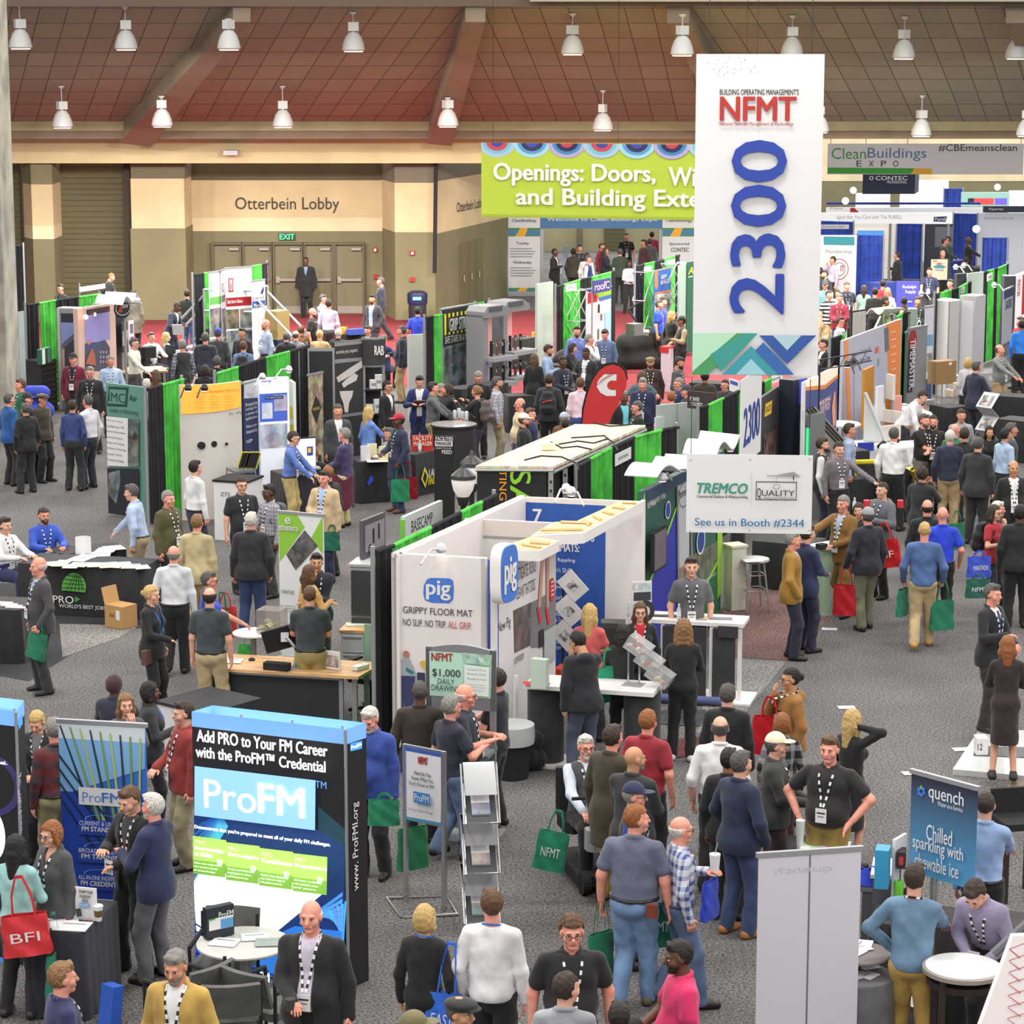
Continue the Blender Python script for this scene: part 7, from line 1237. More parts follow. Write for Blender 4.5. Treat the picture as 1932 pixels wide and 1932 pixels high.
def far(nm,lab,cat,x0,y0,x1,y1,Y,mat,d=.1,slope=0,floor=0,gfx=None):
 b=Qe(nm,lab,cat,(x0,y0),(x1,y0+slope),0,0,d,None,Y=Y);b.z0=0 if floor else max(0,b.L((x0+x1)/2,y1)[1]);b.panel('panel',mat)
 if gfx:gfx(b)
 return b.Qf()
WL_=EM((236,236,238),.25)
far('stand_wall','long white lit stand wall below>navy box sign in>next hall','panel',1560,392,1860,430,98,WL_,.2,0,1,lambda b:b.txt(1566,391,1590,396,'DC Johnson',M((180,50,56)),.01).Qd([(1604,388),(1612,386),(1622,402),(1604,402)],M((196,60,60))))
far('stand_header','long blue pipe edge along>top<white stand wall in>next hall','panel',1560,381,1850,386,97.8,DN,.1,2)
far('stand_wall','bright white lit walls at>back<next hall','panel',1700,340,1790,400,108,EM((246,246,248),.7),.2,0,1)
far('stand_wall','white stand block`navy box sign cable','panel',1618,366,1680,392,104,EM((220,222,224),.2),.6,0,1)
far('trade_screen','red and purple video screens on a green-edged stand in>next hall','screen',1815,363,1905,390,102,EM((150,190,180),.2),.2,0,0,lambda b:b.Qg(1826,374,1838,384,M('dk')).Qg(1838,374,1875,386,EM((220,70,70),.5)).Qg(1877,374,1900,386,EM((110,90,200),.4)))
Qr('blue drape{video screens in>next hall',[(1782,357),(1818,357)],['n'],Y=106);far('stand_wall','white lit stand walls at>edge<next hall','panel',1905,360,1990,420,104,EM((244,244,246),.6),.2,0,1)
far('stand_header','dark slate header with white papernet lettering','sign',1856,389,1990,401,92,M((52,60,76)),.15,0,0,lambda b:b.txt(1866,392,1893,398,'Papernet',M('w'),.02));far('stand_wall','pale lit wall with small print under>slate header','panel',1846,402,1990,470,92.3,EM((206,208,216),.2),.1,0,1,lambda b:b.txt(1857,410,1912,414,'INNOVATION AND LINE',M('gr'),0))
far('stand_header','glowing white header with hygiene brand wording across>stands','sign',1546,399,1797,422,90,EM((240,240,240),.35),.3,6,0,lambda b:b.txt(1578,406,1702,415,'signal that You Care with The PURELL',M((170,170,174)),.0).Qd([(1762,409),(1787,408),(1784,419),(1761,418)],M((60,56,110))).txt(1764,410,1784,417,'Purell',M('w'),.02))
m=MB()
for x in(1560,1680,1790):
 p=V(x,430,90.1);m.Qh([(p.x,90.15,0),(p.x,90.15,V(x,412,90.1).z)],.05,SILV)
tag(m.Qa('header_post'),'grey posts carrying>glowing white header','post')
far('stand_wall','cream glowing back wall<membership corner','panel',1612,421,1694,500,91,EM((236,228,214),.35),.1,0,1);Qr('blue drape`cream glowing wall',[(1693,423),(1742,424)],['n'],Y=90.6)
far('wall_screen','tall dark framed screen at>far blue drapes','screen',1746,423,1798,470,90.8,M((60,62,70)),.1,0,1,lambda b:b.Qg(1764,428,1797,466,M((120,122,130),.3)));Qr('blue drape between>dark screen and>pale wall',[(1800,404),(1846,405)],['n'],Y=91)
far('name_card','small grey company card before>blue drape near>hanging banner','sign',1546,424,1602,432,86,M((196,196,200)),.05,0,0,lambda b:b.txt(1548,426,1594,430,'AMERICAN CHEMICAL COMPANY',M('mg'),0));Qr('blue drape{membership banner',[(1540,418),(1612,420)],['n'],Y=88)
b=far('membership_banner','white membership banner with a round seal and green-blue top','banner',1548,443,1617,560,80,M((206,202,206),.6),.05,1,1,lambda b:b.Qd([(1554,446),(1612,447),(1612,463),(1554,462)],M((40,130,140))).txt(1558,471,1607,480,'Membership',M('mg'),0).ell(1583,508,18,20,M((150,70,70)),r0=.92).ell(1583,508,12,13,M((110,90,96)),r0=.9).txt(1586,501,1593,512,'IT',M((150,60,60)),.04))
Qr('blue drape`membership banner',[(1617,445),(1669,446)],['n'],Y=81);Qr('blue drape half{people at>far counter',[(1854,450),(1903,450)],['n'],Y=82);far('stand_wall','blue bright poster edge{membership drape','panel',1618,435,1668,446,86,EM((80,150,220),.3),.05)
far('supply_banner','blue supply company table banner with white lettering','banner',1692,530,1735,580,73,M((66,66,160),.6),.05,1,1,lambda b:b.txt(1703,538,1729,546,'Rudolph',M('w'),.01).txt(1708,547,1728,555,'Supply',M('w'),.0).Qg(1712,568,1720,570,M('w')))
far('poster_board','cream poster with a blue ribbon emblem on a stand','sign',1757,489,1788,528,80,M((206,196,172),.6),.05,1,0,lambda b:b.txt(1760,491,1769,495,'NFMT',RED,.02).Qd([(1760,503),(1772,498),(1785,503),(1780,506),(1765,506)],M((70,130,150))).Qd([(1765,498),(1772,495),(1780,498)],M((190,80,60))).txt(1765,508,1780,511,'PRIZE',M((60,120,150)),.01))
p=V(1772,560,80.1);m=MB();m.Qh([(p.x,80.1,0),(p.x,80.1,V(1772,526,80.1).z)],.04,BK);tag(m.Qa('poster_post'),'black post under>cream ribbon poster','post')
for x0,y0,x1,y1,z,lab,mt in((1790,494,1826,490,.95,'blue draped counter with bottles at>far drapes',M((40,70,170),.8,kind='cloth')),(1846,506,1900,500,.95,'dark counter at>far edge<next hall',DKG),(1660,535,1700,532,.9,'blue draped table before>man in>black suit',M((50,70,160),.8,kind='cloth'))):Qc(lab,(x0,y0),(x1,y1),z,.6,mt)
for x,y,Y,lab in((1842,432,89,'bright spotlight glare before>pale wall<next hall'),(1882,353,107,'small round light above>video screens'),(1595,379,97,'white lamp^long white stand wall'),(1610,359,103,'arm lamp above>white stand block')):
 v,q=ball((0,0,0),.13);p=V(x,y,Y);t=thing('spotlight',lab,'lamp',p);npmesh('bulb',[(v,q,M((255,252,240),.4,12))],t);m=MB();m.Qh([(0,.1,0),(0,.5,-.1)],.03,SILV);m.Qa('bracket',t)
# right aisle of stands
def Qy(nm,lab,cat,tl,tr,zt,mat,gfx=None,th=.06,zb=.0,grp=None,base=1):
 b=Qe(nm,lab,cat,tl,tr,zt,zb,th,mat,grp)
 if gfx:gfx(b)
 return b.Qf()
Qr('black and green drape framing>orange and grey insulation wall',[(1568,640),(1587,634),(1594,632)],['k','g']);Qr('green and black drape{insulation wall end',[(1690,600),(1702,592),(1716,590)],['g','k'])
def gi(b):b.Qd([(1593,640),(1600,637),(1608,850),(1601,852)],M((244,150,80))).Qd([(1672,608),(1700,600),(1697,745),(1670,760),(1676,700)],M((244,140,74))).Qd([(1668,620),(1676,617),(1677,660),(1670,665)],M((110,112,120))).Qd([(1610,665),(1640,652),(1660,648),(1670,720),(1640,800),(1612,840)],M((184,186,208))).txt(1607,660,1642,670,'Insulation Systems for',TXD,0).txt(1608,675,1641,690,'Pipe and Storm Drain',TXD,0).Qg(1650,655,1657,666,M((210,110,80))).Qg(1655,676,1658,690,M('gr')).lines(1680,625,1690,7,14,M((250,200,160)),3)
b=Qe('insulation_wall','curved grey and orange insulation display wall','display',(1591,643),(1702,601),2.5,0,.06,M((190,190,206),.5));gi(b);b.Qf()
def gt(b):b.Qd([(1718,625),(1727,622),(1730,640),(1726,655),(1716,660),(1714,640)],M((150,44,50))).txt(1716,640,1726,735,'TIMEMASTER.',M('w'),.02,rot=-90)
b=Qv('grey roll-up banner with a red oval and sideways white lettering',(1714,621),(1750,615),2.1,M((134,134,142),.6));b.Qd([(1714,640),(1724,636),(1721,740),(1708,742)],M((44,42,46)));gt(b);b.Qf()
b=Qv('narrow dark green banner edge`grey roll-up banner',(1709,628),(1716,624),2.05,M((70,100,84),.6));b.Qf()
b=Qv('pale banner with a cup photo{grey roll-up',(1746,580),(1762,578),2.3,M((210,212,220),.6));b.Qg(0,.3,1,.42,M((120,160,200)),uv=1).Qg(0,.5,1,.7,PH((110,104,110),(180,180,186),4),uv=1).Qg(0,.78,1,1,M((70,90,130)),uv=1).Qf()
Qr('black and green drape{tall white display columns',[(1765,556),(1773,554),(1794,548),(1808,544),(1824,535),(1832,533)],['k','g','k','g','k']);Qw('white card^green drape above>white display columns',1810,545,1820,556,'EGRET',2.42,-.4)
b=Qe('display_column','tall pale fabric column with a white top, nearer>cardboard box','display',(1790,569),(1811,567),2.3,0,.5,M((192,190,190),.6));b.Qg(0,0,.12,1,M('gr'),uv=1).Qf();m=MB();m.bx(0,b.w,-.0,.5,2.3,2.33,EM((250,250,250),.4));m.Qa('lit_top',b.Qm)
b=Qe('display_column','tall pale framed column`video screens','display',(1812,557),(1842,559),2.42,0,.5,M((198,198,204),.5));b.Qg(0,0,.1,1,M((170,170,174)),uv=1).Qg(.86,0,1,1,M((170,170,174)),uv=1).Qg(0,0,1,.04,M((170,170,174)),uv=1).Qf()
b=Qe('teal_display','teal panel with two small video screens`pale column','display',(1843,559),(1857,554),2.4,0,.06,M((50,96,104),.5));b.Qg(.0,.42,1,.66,BK,uv=1).Qg(.2,.45,.95,.63,M((120,110,150),.3),uv=1).Qg(.1,.72,1,.9,M((90,90,170),.3),uv=1).Qf()
Qr('black, green and white drape row toward>far edge',[(1845,519),(1862,512),(1874,509),(1882,507),(1898,500),(1902,499)],['k','g','k','g','k']);Qw('white card^tall green drape at>far edge',1863,518,1873,531,'SAKERS',2.42,-.4)
b=Qe('dark_display','dark framed panel with hanging pale fabric and white lamps above>drapes','display',(1806,517),(1826,515),2.6,0,.1,M((60,62,70),.6));b.Qf();b=Qe('pale_cloth','pale fabric sheet hanging`dark framed panel','cloth',(1826,516),(1856,512),2.6,1.6,.03,M((190,204,194),.7));b.Qf();m=MB();m.Qh([(.1,.04,0),(.1,.04,2.5)],.03,GRY);m.Qa('post',b.Qm)
for x,y,lab in((1803,506,'white arm lamp reaching over>dark framed panel, lower one'),(1818,503,'white arm lamp reaching over>dark framed panel, higher one'),(1876,540,'white arm lamp`tall green drape'),(1738,556,'white arm lamp{supply banner')):Qz(lab,x,y,2.62,200,4)
b=Qv('pale banner with a dark blue top and crowd silhouettes',(1894,549),(1912,541),2.3,M((190,192,206),.6));b.Qg(0,0,1,.1,M((50,60,110)),uv=1).txt(1897,565,1909,582,'SAKERS',M((60,80,140)),.01).Qg(0,.62,1,.95,PH((70,64,76),(150,150,160),6),uv=1).Qf()
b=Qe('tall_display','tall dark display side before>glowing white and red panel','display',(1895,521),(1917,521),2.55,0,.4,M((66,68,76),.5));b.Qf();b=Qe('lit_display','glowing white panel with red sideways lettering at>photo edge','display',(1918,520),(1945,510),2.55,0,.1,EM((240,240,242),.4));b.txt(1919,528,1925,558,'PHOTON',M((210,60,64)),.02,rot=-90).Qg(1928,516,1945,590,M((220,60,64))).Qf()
b=Qp('cardboard_box','brown cardboard box propped on a folding chair`drape','box',(1767,683),(1805,680),1.3,.3,.52,M((150,118,78),.8));b.ell(1793,686,3,3,M('w'),10).Qf();t=thing('folding_chair','metal folding chair under>brown cardboard box','chair',G(1788,770,0),math.radians(10));m=MB();m.box((0,0,.76),(.5,.45,.04),GRY);m.Qa('seat',t)
for sx in(-1,1):
 for sy in(-1,1):m=MB();m.Qh([(sx*.22,sy*.2,0),(sx*.22,sy*.18,.76)],.016,CHR);m.Qa('leg',t)
awning('white curved table canopy{insulation wall',(1634,592),(1660,588),1.5,(1668,582),(1700,580),1.7,.1,M((224,222,222),.4));b=Qe('pale_curtain','pale pleated curtain on rings`curved canopy','curtain',(1607,590),(1633,586),2.2,.3,.01,None);m=MB();m.QC(lambda u,v:Qn((b.w*u,.04*math.sin(u*40),.3+1.9*v)),48,2,.01,M((196,192,188),.7));m.Qa('pleated_cloth',b.Qm,1);m=MB();m.Qh([(0,0,2.22),(b.w,0,2.22)],.02,BK);m.Qh([(0,0,0),(0,0,2.22)],.02,BK);m.Qa('rail',b.Qm)
b=Qe('folding_display','dark slanted display panel under>curved canopy','panel',(1648,628),(1666,590),1.5,.2,.05,M((96,96,92),.6));b.Qf();Qp('grey_device','grey device tower with a purple top between>seated people','device',(1716,583),(1731,583),1.7,.3,.7,M((150,152,158),.4));Qt('dark counter carrying>grey device tower',(1708,612),(1738,611),1.0,.5,DKG)
Qr('black and green drape beyond>pale canopies',[(1320,770),(1335,766),(1364,752),(1394,738),(1412,730),(1440,722),(1455,715)],['k','g','k','g','k','g']);Qw('white name card^green drape above>pale canopy',1338,762,1361,780,'TRANE DIRECT',2.4,-.5);Qw('white name card^drape{black fireplace banner',1453,712,1477,726,'WATCHFIRE',2.45,-.4)
b=Qy('fire_banner','black banner with a yellow square and fireplace photo','banner',(1438,750),(1471,728),2.35,M((58,56,60),.6),lambda b:b.Qd([(1444,762),(1457,755),(1455,780),(1442,787)],M((236,190,60))).txt(1444,765,1455,776,'GAZO',TXD,.02).Qd([(1440,820),(1467,808),(1465,860),(1438,862)],M((60,36,34),.6,kind='photo',c2=(130,60,40),sc_=6)))
b=Qv('green-edged white banner with a purple triangle and worker photo',(1473,730),(1496,723),2.35,M((216,220,222),.6));b.Qg(0,0,.06,1,M((60,160,80)),uv=1).txt(1479,739,1492,748,'TREMCO',TEAL,.02).Qd([(1472,762),(1482,765),(1472,775)],M((80,70,150))).Qd([(1472,775),(1492,760),(1490,830),(1470,850)],PH((110,124,124),(170,176,176),5)).Qd([(1476,840),(1490,825),(1488,870),(1474,872)],M((40,120,160))).Qf()
b=Qe('dark_column','dark column with blue lit screens between>banners','display',(1497,718),(1523,713),2.5,0,.3,M((30,36,52),.5));b.Qg(.4,0,1,.18,EM((50,70,190),.2),uv=1).Qg(.45,.22,.98,.4,M((60,90,150),.4),uv=1).Qg(.5,.75,.9,1,M((60,120,160)),uv=1).Qf()
def gb(b):b.Qd([(1520,716),(1581,688),(1580,708),(1555,728),(1520,736)],EM((250,224,206),.3)).Qd([(1520,730),(1556,726),(1581,706),(1581,712),(1556,734),(1520,737)],M((240,150,80))).Qd([(1520,737),(1556,734),(1581,712),(1575,850),(1518,860)],M((70,84,146))).txt(1546,752,1566,760,'BUILDING',EM((255,210,190),.2),.01).txt(1546,762,1564,776,'YOUR PROOF',EM((255,210,190),.2),0).Qd([(1572,740),(1575,738),(1575,800),(1570,806),(1568,770)],M((240,160,130)))
b=Qe('building_wall','curved orange-topped blue display wall{slanted slab','display',(1518,722),(1581,690),2.5,0,.06,M((226,224,228),.5));gb(b);b.Qf();Qz('black spotlight above>orange-topped blue wall',1598,690,2.55,190,4,'k');Qz('second black spotlight`insulation wall',1610,684,2.6,190,4,'k')
t=thing('truss_arm','black truss arm carrying spotlights at>edge<tall hanging banner','truss',G(1545,698,2.6));m=MB()
for z in(0,.18):m.Qh([(0,0,z),(1.0,.4,z+.12)],.014,BKM,6)
for k in range(5):m.Qh([(.2*k,.08*k,.024*k),(.2*k+.1,.08*k+.04,.2+.024*k)],.008,BKM,5)
m.Qa('lattice',t);m=MB();m.Qh([(0,0,.1),(0,0,-2.6)],.03,BKM);m.Qa('post',t)
b=Qe('green_lit_case','grey slanted machine case glowing green inside','machine',(1511,782),(1530,784),1.9,0,.5,M((120,122,126),.4));b.Qg(.25,.12,.95,1,EM((70,220,140),.7),uv=1).Qf()
t=thing('slanted_slab','slanted grey facade sample slab with dark grooves','sample',G(1548,868,0),-math.atan2(1,2.6)*0);A,B=G(1515,775,2.0)-t.location,G(1582,848,1.05)-t.location;m=MB();e=Qn((.28,.5,0));m.Qo([A,B,B+e,A+e],(0,0,-.18),M((150,148,144),.5));m.Qa('slab',t);m=MB()
for k in range(3):f=.25+.25*k;m.Qh([A+e*f+Qn((0,0,.005)),B+e*f+Qn((0,0,.005))],.03,M((70,66,62)),4)
m.Qa('groove',t);m=MB();m.Qh([B*.7+A*.3+e*.5+Qn((0,0,-.18)),Qn((.1,.3,0))],.05,GRY);m.Qh([B+e*.5+Qn((0,0,-.18)),Qn(((B+e*.5).x,(B+e*.5).y,0))],.05,GRY);m.Qa('support',t)
m=MB();m.Qk([(.02,1.0),(.32,1.02),(.34,1.06),(.3,1.09)],(0,0,0),M((226,218,206),.4),28);m.Qh([(0,0,0),(0,0,1.02)],.04,SILV);m.Qk([(.25,0),(.24,.02),(.04,.04)],(0,0,0),SILV,20);p=G(1592,798,1.08);tag(m.Qa('round_table',None,1,(p.x,p.y,0)),'cream round table`orange-topped blue wall','table')
b=Qc('white draped table with a leaning white panel and blue cloth',(1618,842),(1690,838),.78,.7,M((206,208,212),.7,kind='cloth'));t=Qe('blue_cloth','blue cloth laid over>end<white draped table','cloth',(1620,836),(1649,835),.86,.7,.06,M((44,60,170),.8));t.Qf()
t=thing('leaning_sample','tall white triangular sample panel leaning^white table','sample',G(1655,832,.79));A,B=G(1632,741,1.75)-t.location,G(1671,832,.82)-t.location;m=MB();m.Qo([A,B,Qn((-.26,0,.0))],(.0,.08,0),M((206,212,208),.5));m.Qa('panel_sheet',t);m=MB();m.Qh([A,B],.04,M('lg'),4);m.Qa('edge_strip',t)
p=G(1690,772,1.0);Qb('round magazine table with a thin dark edge at>insulation wall',1686,768,1.0,.5,M((190,186,184),.4),SILV)
for k,(x,y,lab)in enumerate(((1668,764,'open magazine lying^round magazine table, nearer>leaning panel'),(1694,763,'magazine lying at>middle<round magazine table'))):Qq(lab,x,y,1.005,.4,.24,10*k,PH((120,110,110),(220,220,224),8),None,'magazine')
for x0,y0,x1,y1,zt,h,c,lab in((1632,698,1650,690,2.0,1.2,(190,130,40),'tall wood window sample against>insulation wall'),(1657,730,1668,727,1.75,.7,(214,214,216),'small white window sample^round magazine table'),(1672,705,1685,708,1.9,.5,(206,206,204),'white board sample above>wooden block'),(1672,736,1684,736,1.55,.5,(184,128,40),'wooden block sample{round magazine table'),(1686,748,1702,746,1.45,.4,(226,160,150),'pink foam sample leaning at>insulation wall'),(1664,805,1700,800,1.1,.3,(210,202,190),'cream carton^white sample table'),(1665,772,1705,778,1.2,.25,(220,214,206),'white pipe shell sample^white sample table'),(1664,785,1698,789,1.05,.2,(222,160,150),'pink pipe shell sample below>white one')):
 b=Qe('wall_sample',lab,'sample',(x0,y0),(x1,y1),zt,0,.06,None);m=MB();m.bx(0,b.w,0,.06,zt-h,zt,M(c,.6));m.Qa('sample_body',b.Qm);m=MB();m.bx(b.w*.4,b.w*.6,.06,.1,0,zt-h*.3,GRY);m.Qa('support',b.Qm)
Qc('white draped table before>seated men in white shirts',(1672,846),(1790,838),.76,.7,M((214,214,216),.7,kind='cloth'))
for x0,y0,x1,y1,z,lab in((1560,855,1640,850,.8,'black draped table{man in>grey shirt'),(1610,905,1700,898,.8,'black draped table with red boxes and bottle'),(1790,770,1830,766,.8,'black draped table with paper cups`navy suit'),(1850,745,1960,752,.85,'black draped table at>edge{grey sweater'),(1880,790,1980,800,.85,'black table carrying>folded brochure rack'),(1660,882,1720,880,1.0,'black fitness equipment table by>white shirted back')):Qc(lab,(x0,y0),(x1,y1),z,.6)
for k,(x,y)in enumerate(((1788,742),(1796,744),(1803,741),(1803,730))):m=MB();m.Qk([(.06,0),(.06,.14)],(0,0,0),M((214,200,180)),14);tag(m.Qa('paper_tub',None,0,G(x,y+4,.82+.14*(k==3))),'cream paper tub^black table`navy suit','tub','cream paper tubs')
for k,x in enumerate((1636,1648,1660,1700)):Qp('red_box','small red box^black table with>bottle','box',(x-5,945),(x+5,945),.92,.12,.12,M((214,50,60),.5),'small red boxes')
Qu('water bottle among>red boxes{tan coat man',1612,962,.8);m=MB();m.Qh([G(1612,872,1.05),G(1690,870,1.05),G(1722,886,1.05),G(1722,905,.6)],.045,M((224,206,50),.4));m.Qh([G(1722,905,.6),Qn((G(1722,905,.6).x,G(1722,905,.6).y,0))],.045,M((224,206,50),.4));p=G(1612,872,1.05);m.Qh([p,Qn((p.x,p.y,0))],.045,M((224,206,50),.4));tag(m.Qa('yellow_rail',None,1),'yellow safety rail{man reaching out his arm','rail')
for x,y,lab in((1655,905,'black upright tool>man in>grey shirt is holding'),(1680,900,'second black handled tool{grey hoodie')):p=G(x,y+60,0);m=MB();m.Qh([(0,0,0),(.05,.02,1.2)],.03,BK);m.Qh([(.0,-.06,1.2),(.1,.1,1.25)],.05,BK);tag(m.Qa('handled_tool',None,0,(p.x,p.y,0)),lab,'tool')
b=Qe('brochure_rack','silver zigzag brochure rack standing^black table`navy suit','rack',(1850,738),(1880,742),1.75,0,.01,None);w=b.w
for k in range(2):
 zt=1.72-.45*k;m=MB();m.Qo([(0,.1,zt),(w,.1,zt),(w,-.14,zt-.26),(0,-.14,zt-.26)],(0,.01,.012),M('lg'));m.Qo([(w*.15,.05,zt-.05),(w*.8,.05,zt-.05),(w*.8,-.1,zt-.22),(w*.15,-.1,zt-.22)],(0,-.01,.012),PH((90,86,84),(200,196,190),9));m.Qa('tray',b.Qm);m=MB();m.Qo([(0,-.14,zt-.26),(w,-.14,zt-.26),(w,.1,zt-.45),(0,.1,zt-.45)],(0,.01,.012),M('gr'));m.Qa('back_plate',b.Qm)
m=MB();m.Qh([(w/2,.12,0),(w/2,.12,1.3)],.02,SILV);m.Qa('pole',b.Qm)
# corner nearest the photographer
b=Qv('big white roll-up banner seen from its blank back',(1432,1616),(1625,1603),2.0,M((204,204,214),.6));b.Qg(.49,0,.505,1,M('mg'),uv=1).txt(1462,1632,1570,1649,'quench',M((200,200,210)),.0,rot=180).Qf()
Qc('black draped table with green sheet and cup stack before>man with hands on hips',(1496,1606),(1602,1606),.8,.5);m=MB();m.Qk([(.03,0),(.045,.3)],(0,0,0),M((214,220,216),.4),16);tag(m.Qa('cup_stack',None,1,G(1509,1604,.8)),'tall stack of white cups^table with>green sheet','cup');Qq('pale green sheet^table before>man with hands on hips',1543,1596,.805,.3,.24,5,M((190,226,196)));Qq('white and blue leaflets`pale green sheet',1575,1594,.805,.3,.24,-10,M((214,218,226)));m=MB();m.Qk([(.05,0),(.055,.04),(.045,.05)],(0,0,0),WHT,16);tag(m.Qa('cup_stack',None,1,G(1519,1608,.8)),'short stack of cups}tall cup stack','cup')
b=Qt('grey machine cabinet`blank-backed roll-up',(1622,1675),(1668,1678),1.05,.5,M((84,84,88),.5),M((110,110,114),.5),'cabinet','machine_cabinet');b2=Qt('taller grey machine cabinet topped with papers{first one',(1642,1650),(1690,1653),1.2,.5,M((92,92,98),.5),M((200,196,196)),'cabinet','machine_cabinet')
Qp('blue_carton','bright blue upright carton^cabinets`water banner','box',(1651,1604),(1677,1606),1.55,.18,.35,M((50,150,196),.5));t=Qe('white_screen','white upright panel{bright blue carton','panel',(1690,1585),(1712,1572),1.6,.9,.03,WHT);t.Qf();m=MB();m.bx(.02,.08,.03,.06,0,1.0,GRY);m.Qa('post',t.Qm)
for k,(x,y,c,lab)in enumerate(((1691,1632,(44,38,40),'dark carton with a red mark stacked before>water banner'),(1700,1612,(150,40,44),'red-marked carton stacked higher before>water banner'))):b=Qp('carton',lab,'box',(x-8,y-4),(x+9,y-3),1.36+.14*k,.16,.15,M((50,44,46),.5));b.Qg(.25,.25,.75,.75,M((200,60,70)),uv=1).Qf()
for x,lab in((1692,'green can`grey-haired back'),(1698,'second green can just{first')):m=MB();m.Qk([(.03,0),(.03,.12),(.022,.14)],(0,0,0),M((110,200,60),.4),14);tag(m.Qa('drink_can',None,1,G(x,1690,1.1)),lab,'can');
Qt('dark counter under>green cans',(1684,1692),(1712,1694),1.1,.3,BK);m=MB();m.QC(lambda u,v:Qn((.14*math.cos(2*PI*u)*(1-.5*v),.1*math.sin(2*PI*u)*(1-.5*v),.14*v+.02*math.sin(u*20))),18,4,.01,M((40,60,200),.7,kind='cloth'));tag(m.Qa('blue_cloth',None,1,G(1634,1668,1.05)),'crumpled blue cloth^grey machine cabinet','cloth')
b=Qe('water_banner','navy to pale blue water banner with white chilled sparkling wording','banner',(1720,1457),(1843,1490),2.1,(1770,1660),.02,None);m=MB();m.bx(0,b.w,0,.02,b.z0,2.1,M((44,44,66),.6,kind='grad',c2=(84,156,206)));m.Qa('banner_sheet',b.Qm);m=MB();m.bx(-.02,b.w+.02,-.01,.03,2.09,2.13,SILV);m.Qa('top_bar',b.Qm)
b.txt(1752,1487,1819,1521,'quench',M('w'),.015).txt(1770,1517,1818,1526,'Water-as-a-Service',M('w'),0)
for k in range(6):a=k*PI/3+.5;b.ell(1740+5.5*math.cos(a),1492+7*math.sin(a),2.6,4,M((90,190,60)if k==4 else(70,120,230)),14)
b.txt(1750,1560,1799,1590,'Chilled',M('w'),.01).txt(1725,1586,1821,1618,'sparkling with',M('w'),.01).txt(1730,1618,1813,1645,'chewable ice',M('w'),.01).Qf();m=MB();m.bx(b.w*.32,b.w*.36,.02,.05,0,b.z0+.1,SILV);m.bx(b.w*.4,b.w*.42,.02,.05,0,b.z0+.1,SILV);m.bx(b.w*.1,b.w*.7,-.2,.25,0,.03,SILV);m.Qa('stand_pole',b.Qm)
Qc('black draped counter{men leaning at>corner',(1765,1745),(1960,1760),.95,.5,M((38,34,36),.9,kind='cloth'));Qc('tall black draped wall table`blank-backed roll-up',(1640,1740),(1690,1745),.95,.5,M((36,32,34),.9,kind='cloth'))
p=G(1817,1823,1.05);t=thing('cocktail_table','round white-topped standing table on a dark frame nearest>corner','table',(p.x,p.y,0));m=MB();m.Qk([(.3,1.0),(.33,1.01),(.33,1.045),(.3,1.05)],(0,0,0),M((150,140,136),.3),36);m.Qa('rim',t,1);m=MB();m.cyl((0,0,1.045),.305,.01,M((232,232,232),.25),36);m.Qa('tabletop',t)
for k in range(4):a=PI/4+k*PI/2;m=MB();m.box((.28*math.cos(a),.28*math.sin(a),.5),(.05,.05,1.0),M((46,36,36),.5));m.Qa('leg',t)
m=MB();m.Qk([(.29,.9),(.3,.96)],(0,0,0),M((46,36,36),.5),24);m.Qa('apron',t)
t=thing('bar_stool','dark square-framed bar stool`man in>light blue shirt','stool',G(1915,1690,0),.2);DW=M((48,34,34),.5);m=MB();m.box((0,0,.78),(.42,.42,.07),BK,bev=.03);m.Qa('seat',t)
for sx in(-1,1):
 for sy in(-1,1):m=MB();m.box((sx*.19,sy*.19,.38),(.05,.05,.76),DW);m.Qa('leg',t)
m=MB();m.box((0,.2,.95),(.42,.04,.25),BK);m.Qa('backrest',t)
p=G(1640,1838,.8);t=thing('cloth_table','small round grey-draped table with white cards`blank roll-up','table',(p.x-.1,p.y,0));m=MB();m.Qk([(.36,0),(.33,.3),(.31,.78),(.3,.8)],(0,0,0),M((96,96,98),.9,kind='cloth'),30);m.Qa('tablecloth',t,1)
for k in range(6):Qq('white card^grey-draped round table',1606+17*(k%3),1822+14*(k//3)+k,.805,.16,.12,10*k,WHT,'cards^grey-draped table','card')
Qb('low table with white sheets between>blank roll-up and>blue sweater',1618,1796,.95,.28,M((120,110,110)),BK)
for k,(x,y)in enumerate(((1608,1783),(1622,1790),(1612,1798),(1630,1782))):Qq('white leaflet^low table',x,y,.955,.2,.14,25*k,WHT,'leaflets^low table','leaflet')
b=Qe('printed_fabric','white fabric display with thin red lines at>bottom corner','display',(1905,1768),(1990,1762),1.55,0,.05,None);m=MB();P=[b.L(1912,1766),b.L(1990,1762),b.L(1990,1960),b.L(1848,1940)];m.Qo([(q[0],0,max(q[1],.0))for q in P],(0,.06,0),M((240,232,232),.5,.15));m.Qa('fabric_screen',b.Qm);b.w,b.z0=9,-9;b.z1=9;
for k in range(7):y=1790+k*22;b.Qd([(1900-k*6,y),(1940,y-14),(1940,y-12.5),(1900-k*6,y+1.5)],M((200,110,110))).Qd([(1905-k*4,y),(1925,y+16),(1924,y+18),(1904-k*4,y+1.5)],M((200,110,110)))
b.Qf();m=MB();m.Qh([G(1874,1800,1.25),G(1938,1742,1.5)],.04,M((96,98,104),.4));q=G(1938,1742,1.5);m.Qh([q,Qn((q.x,q.y,0))],.03,GRY);tag(m.Qa('display_bar',None),'grey bar slanting up at>bottom corner','bar')
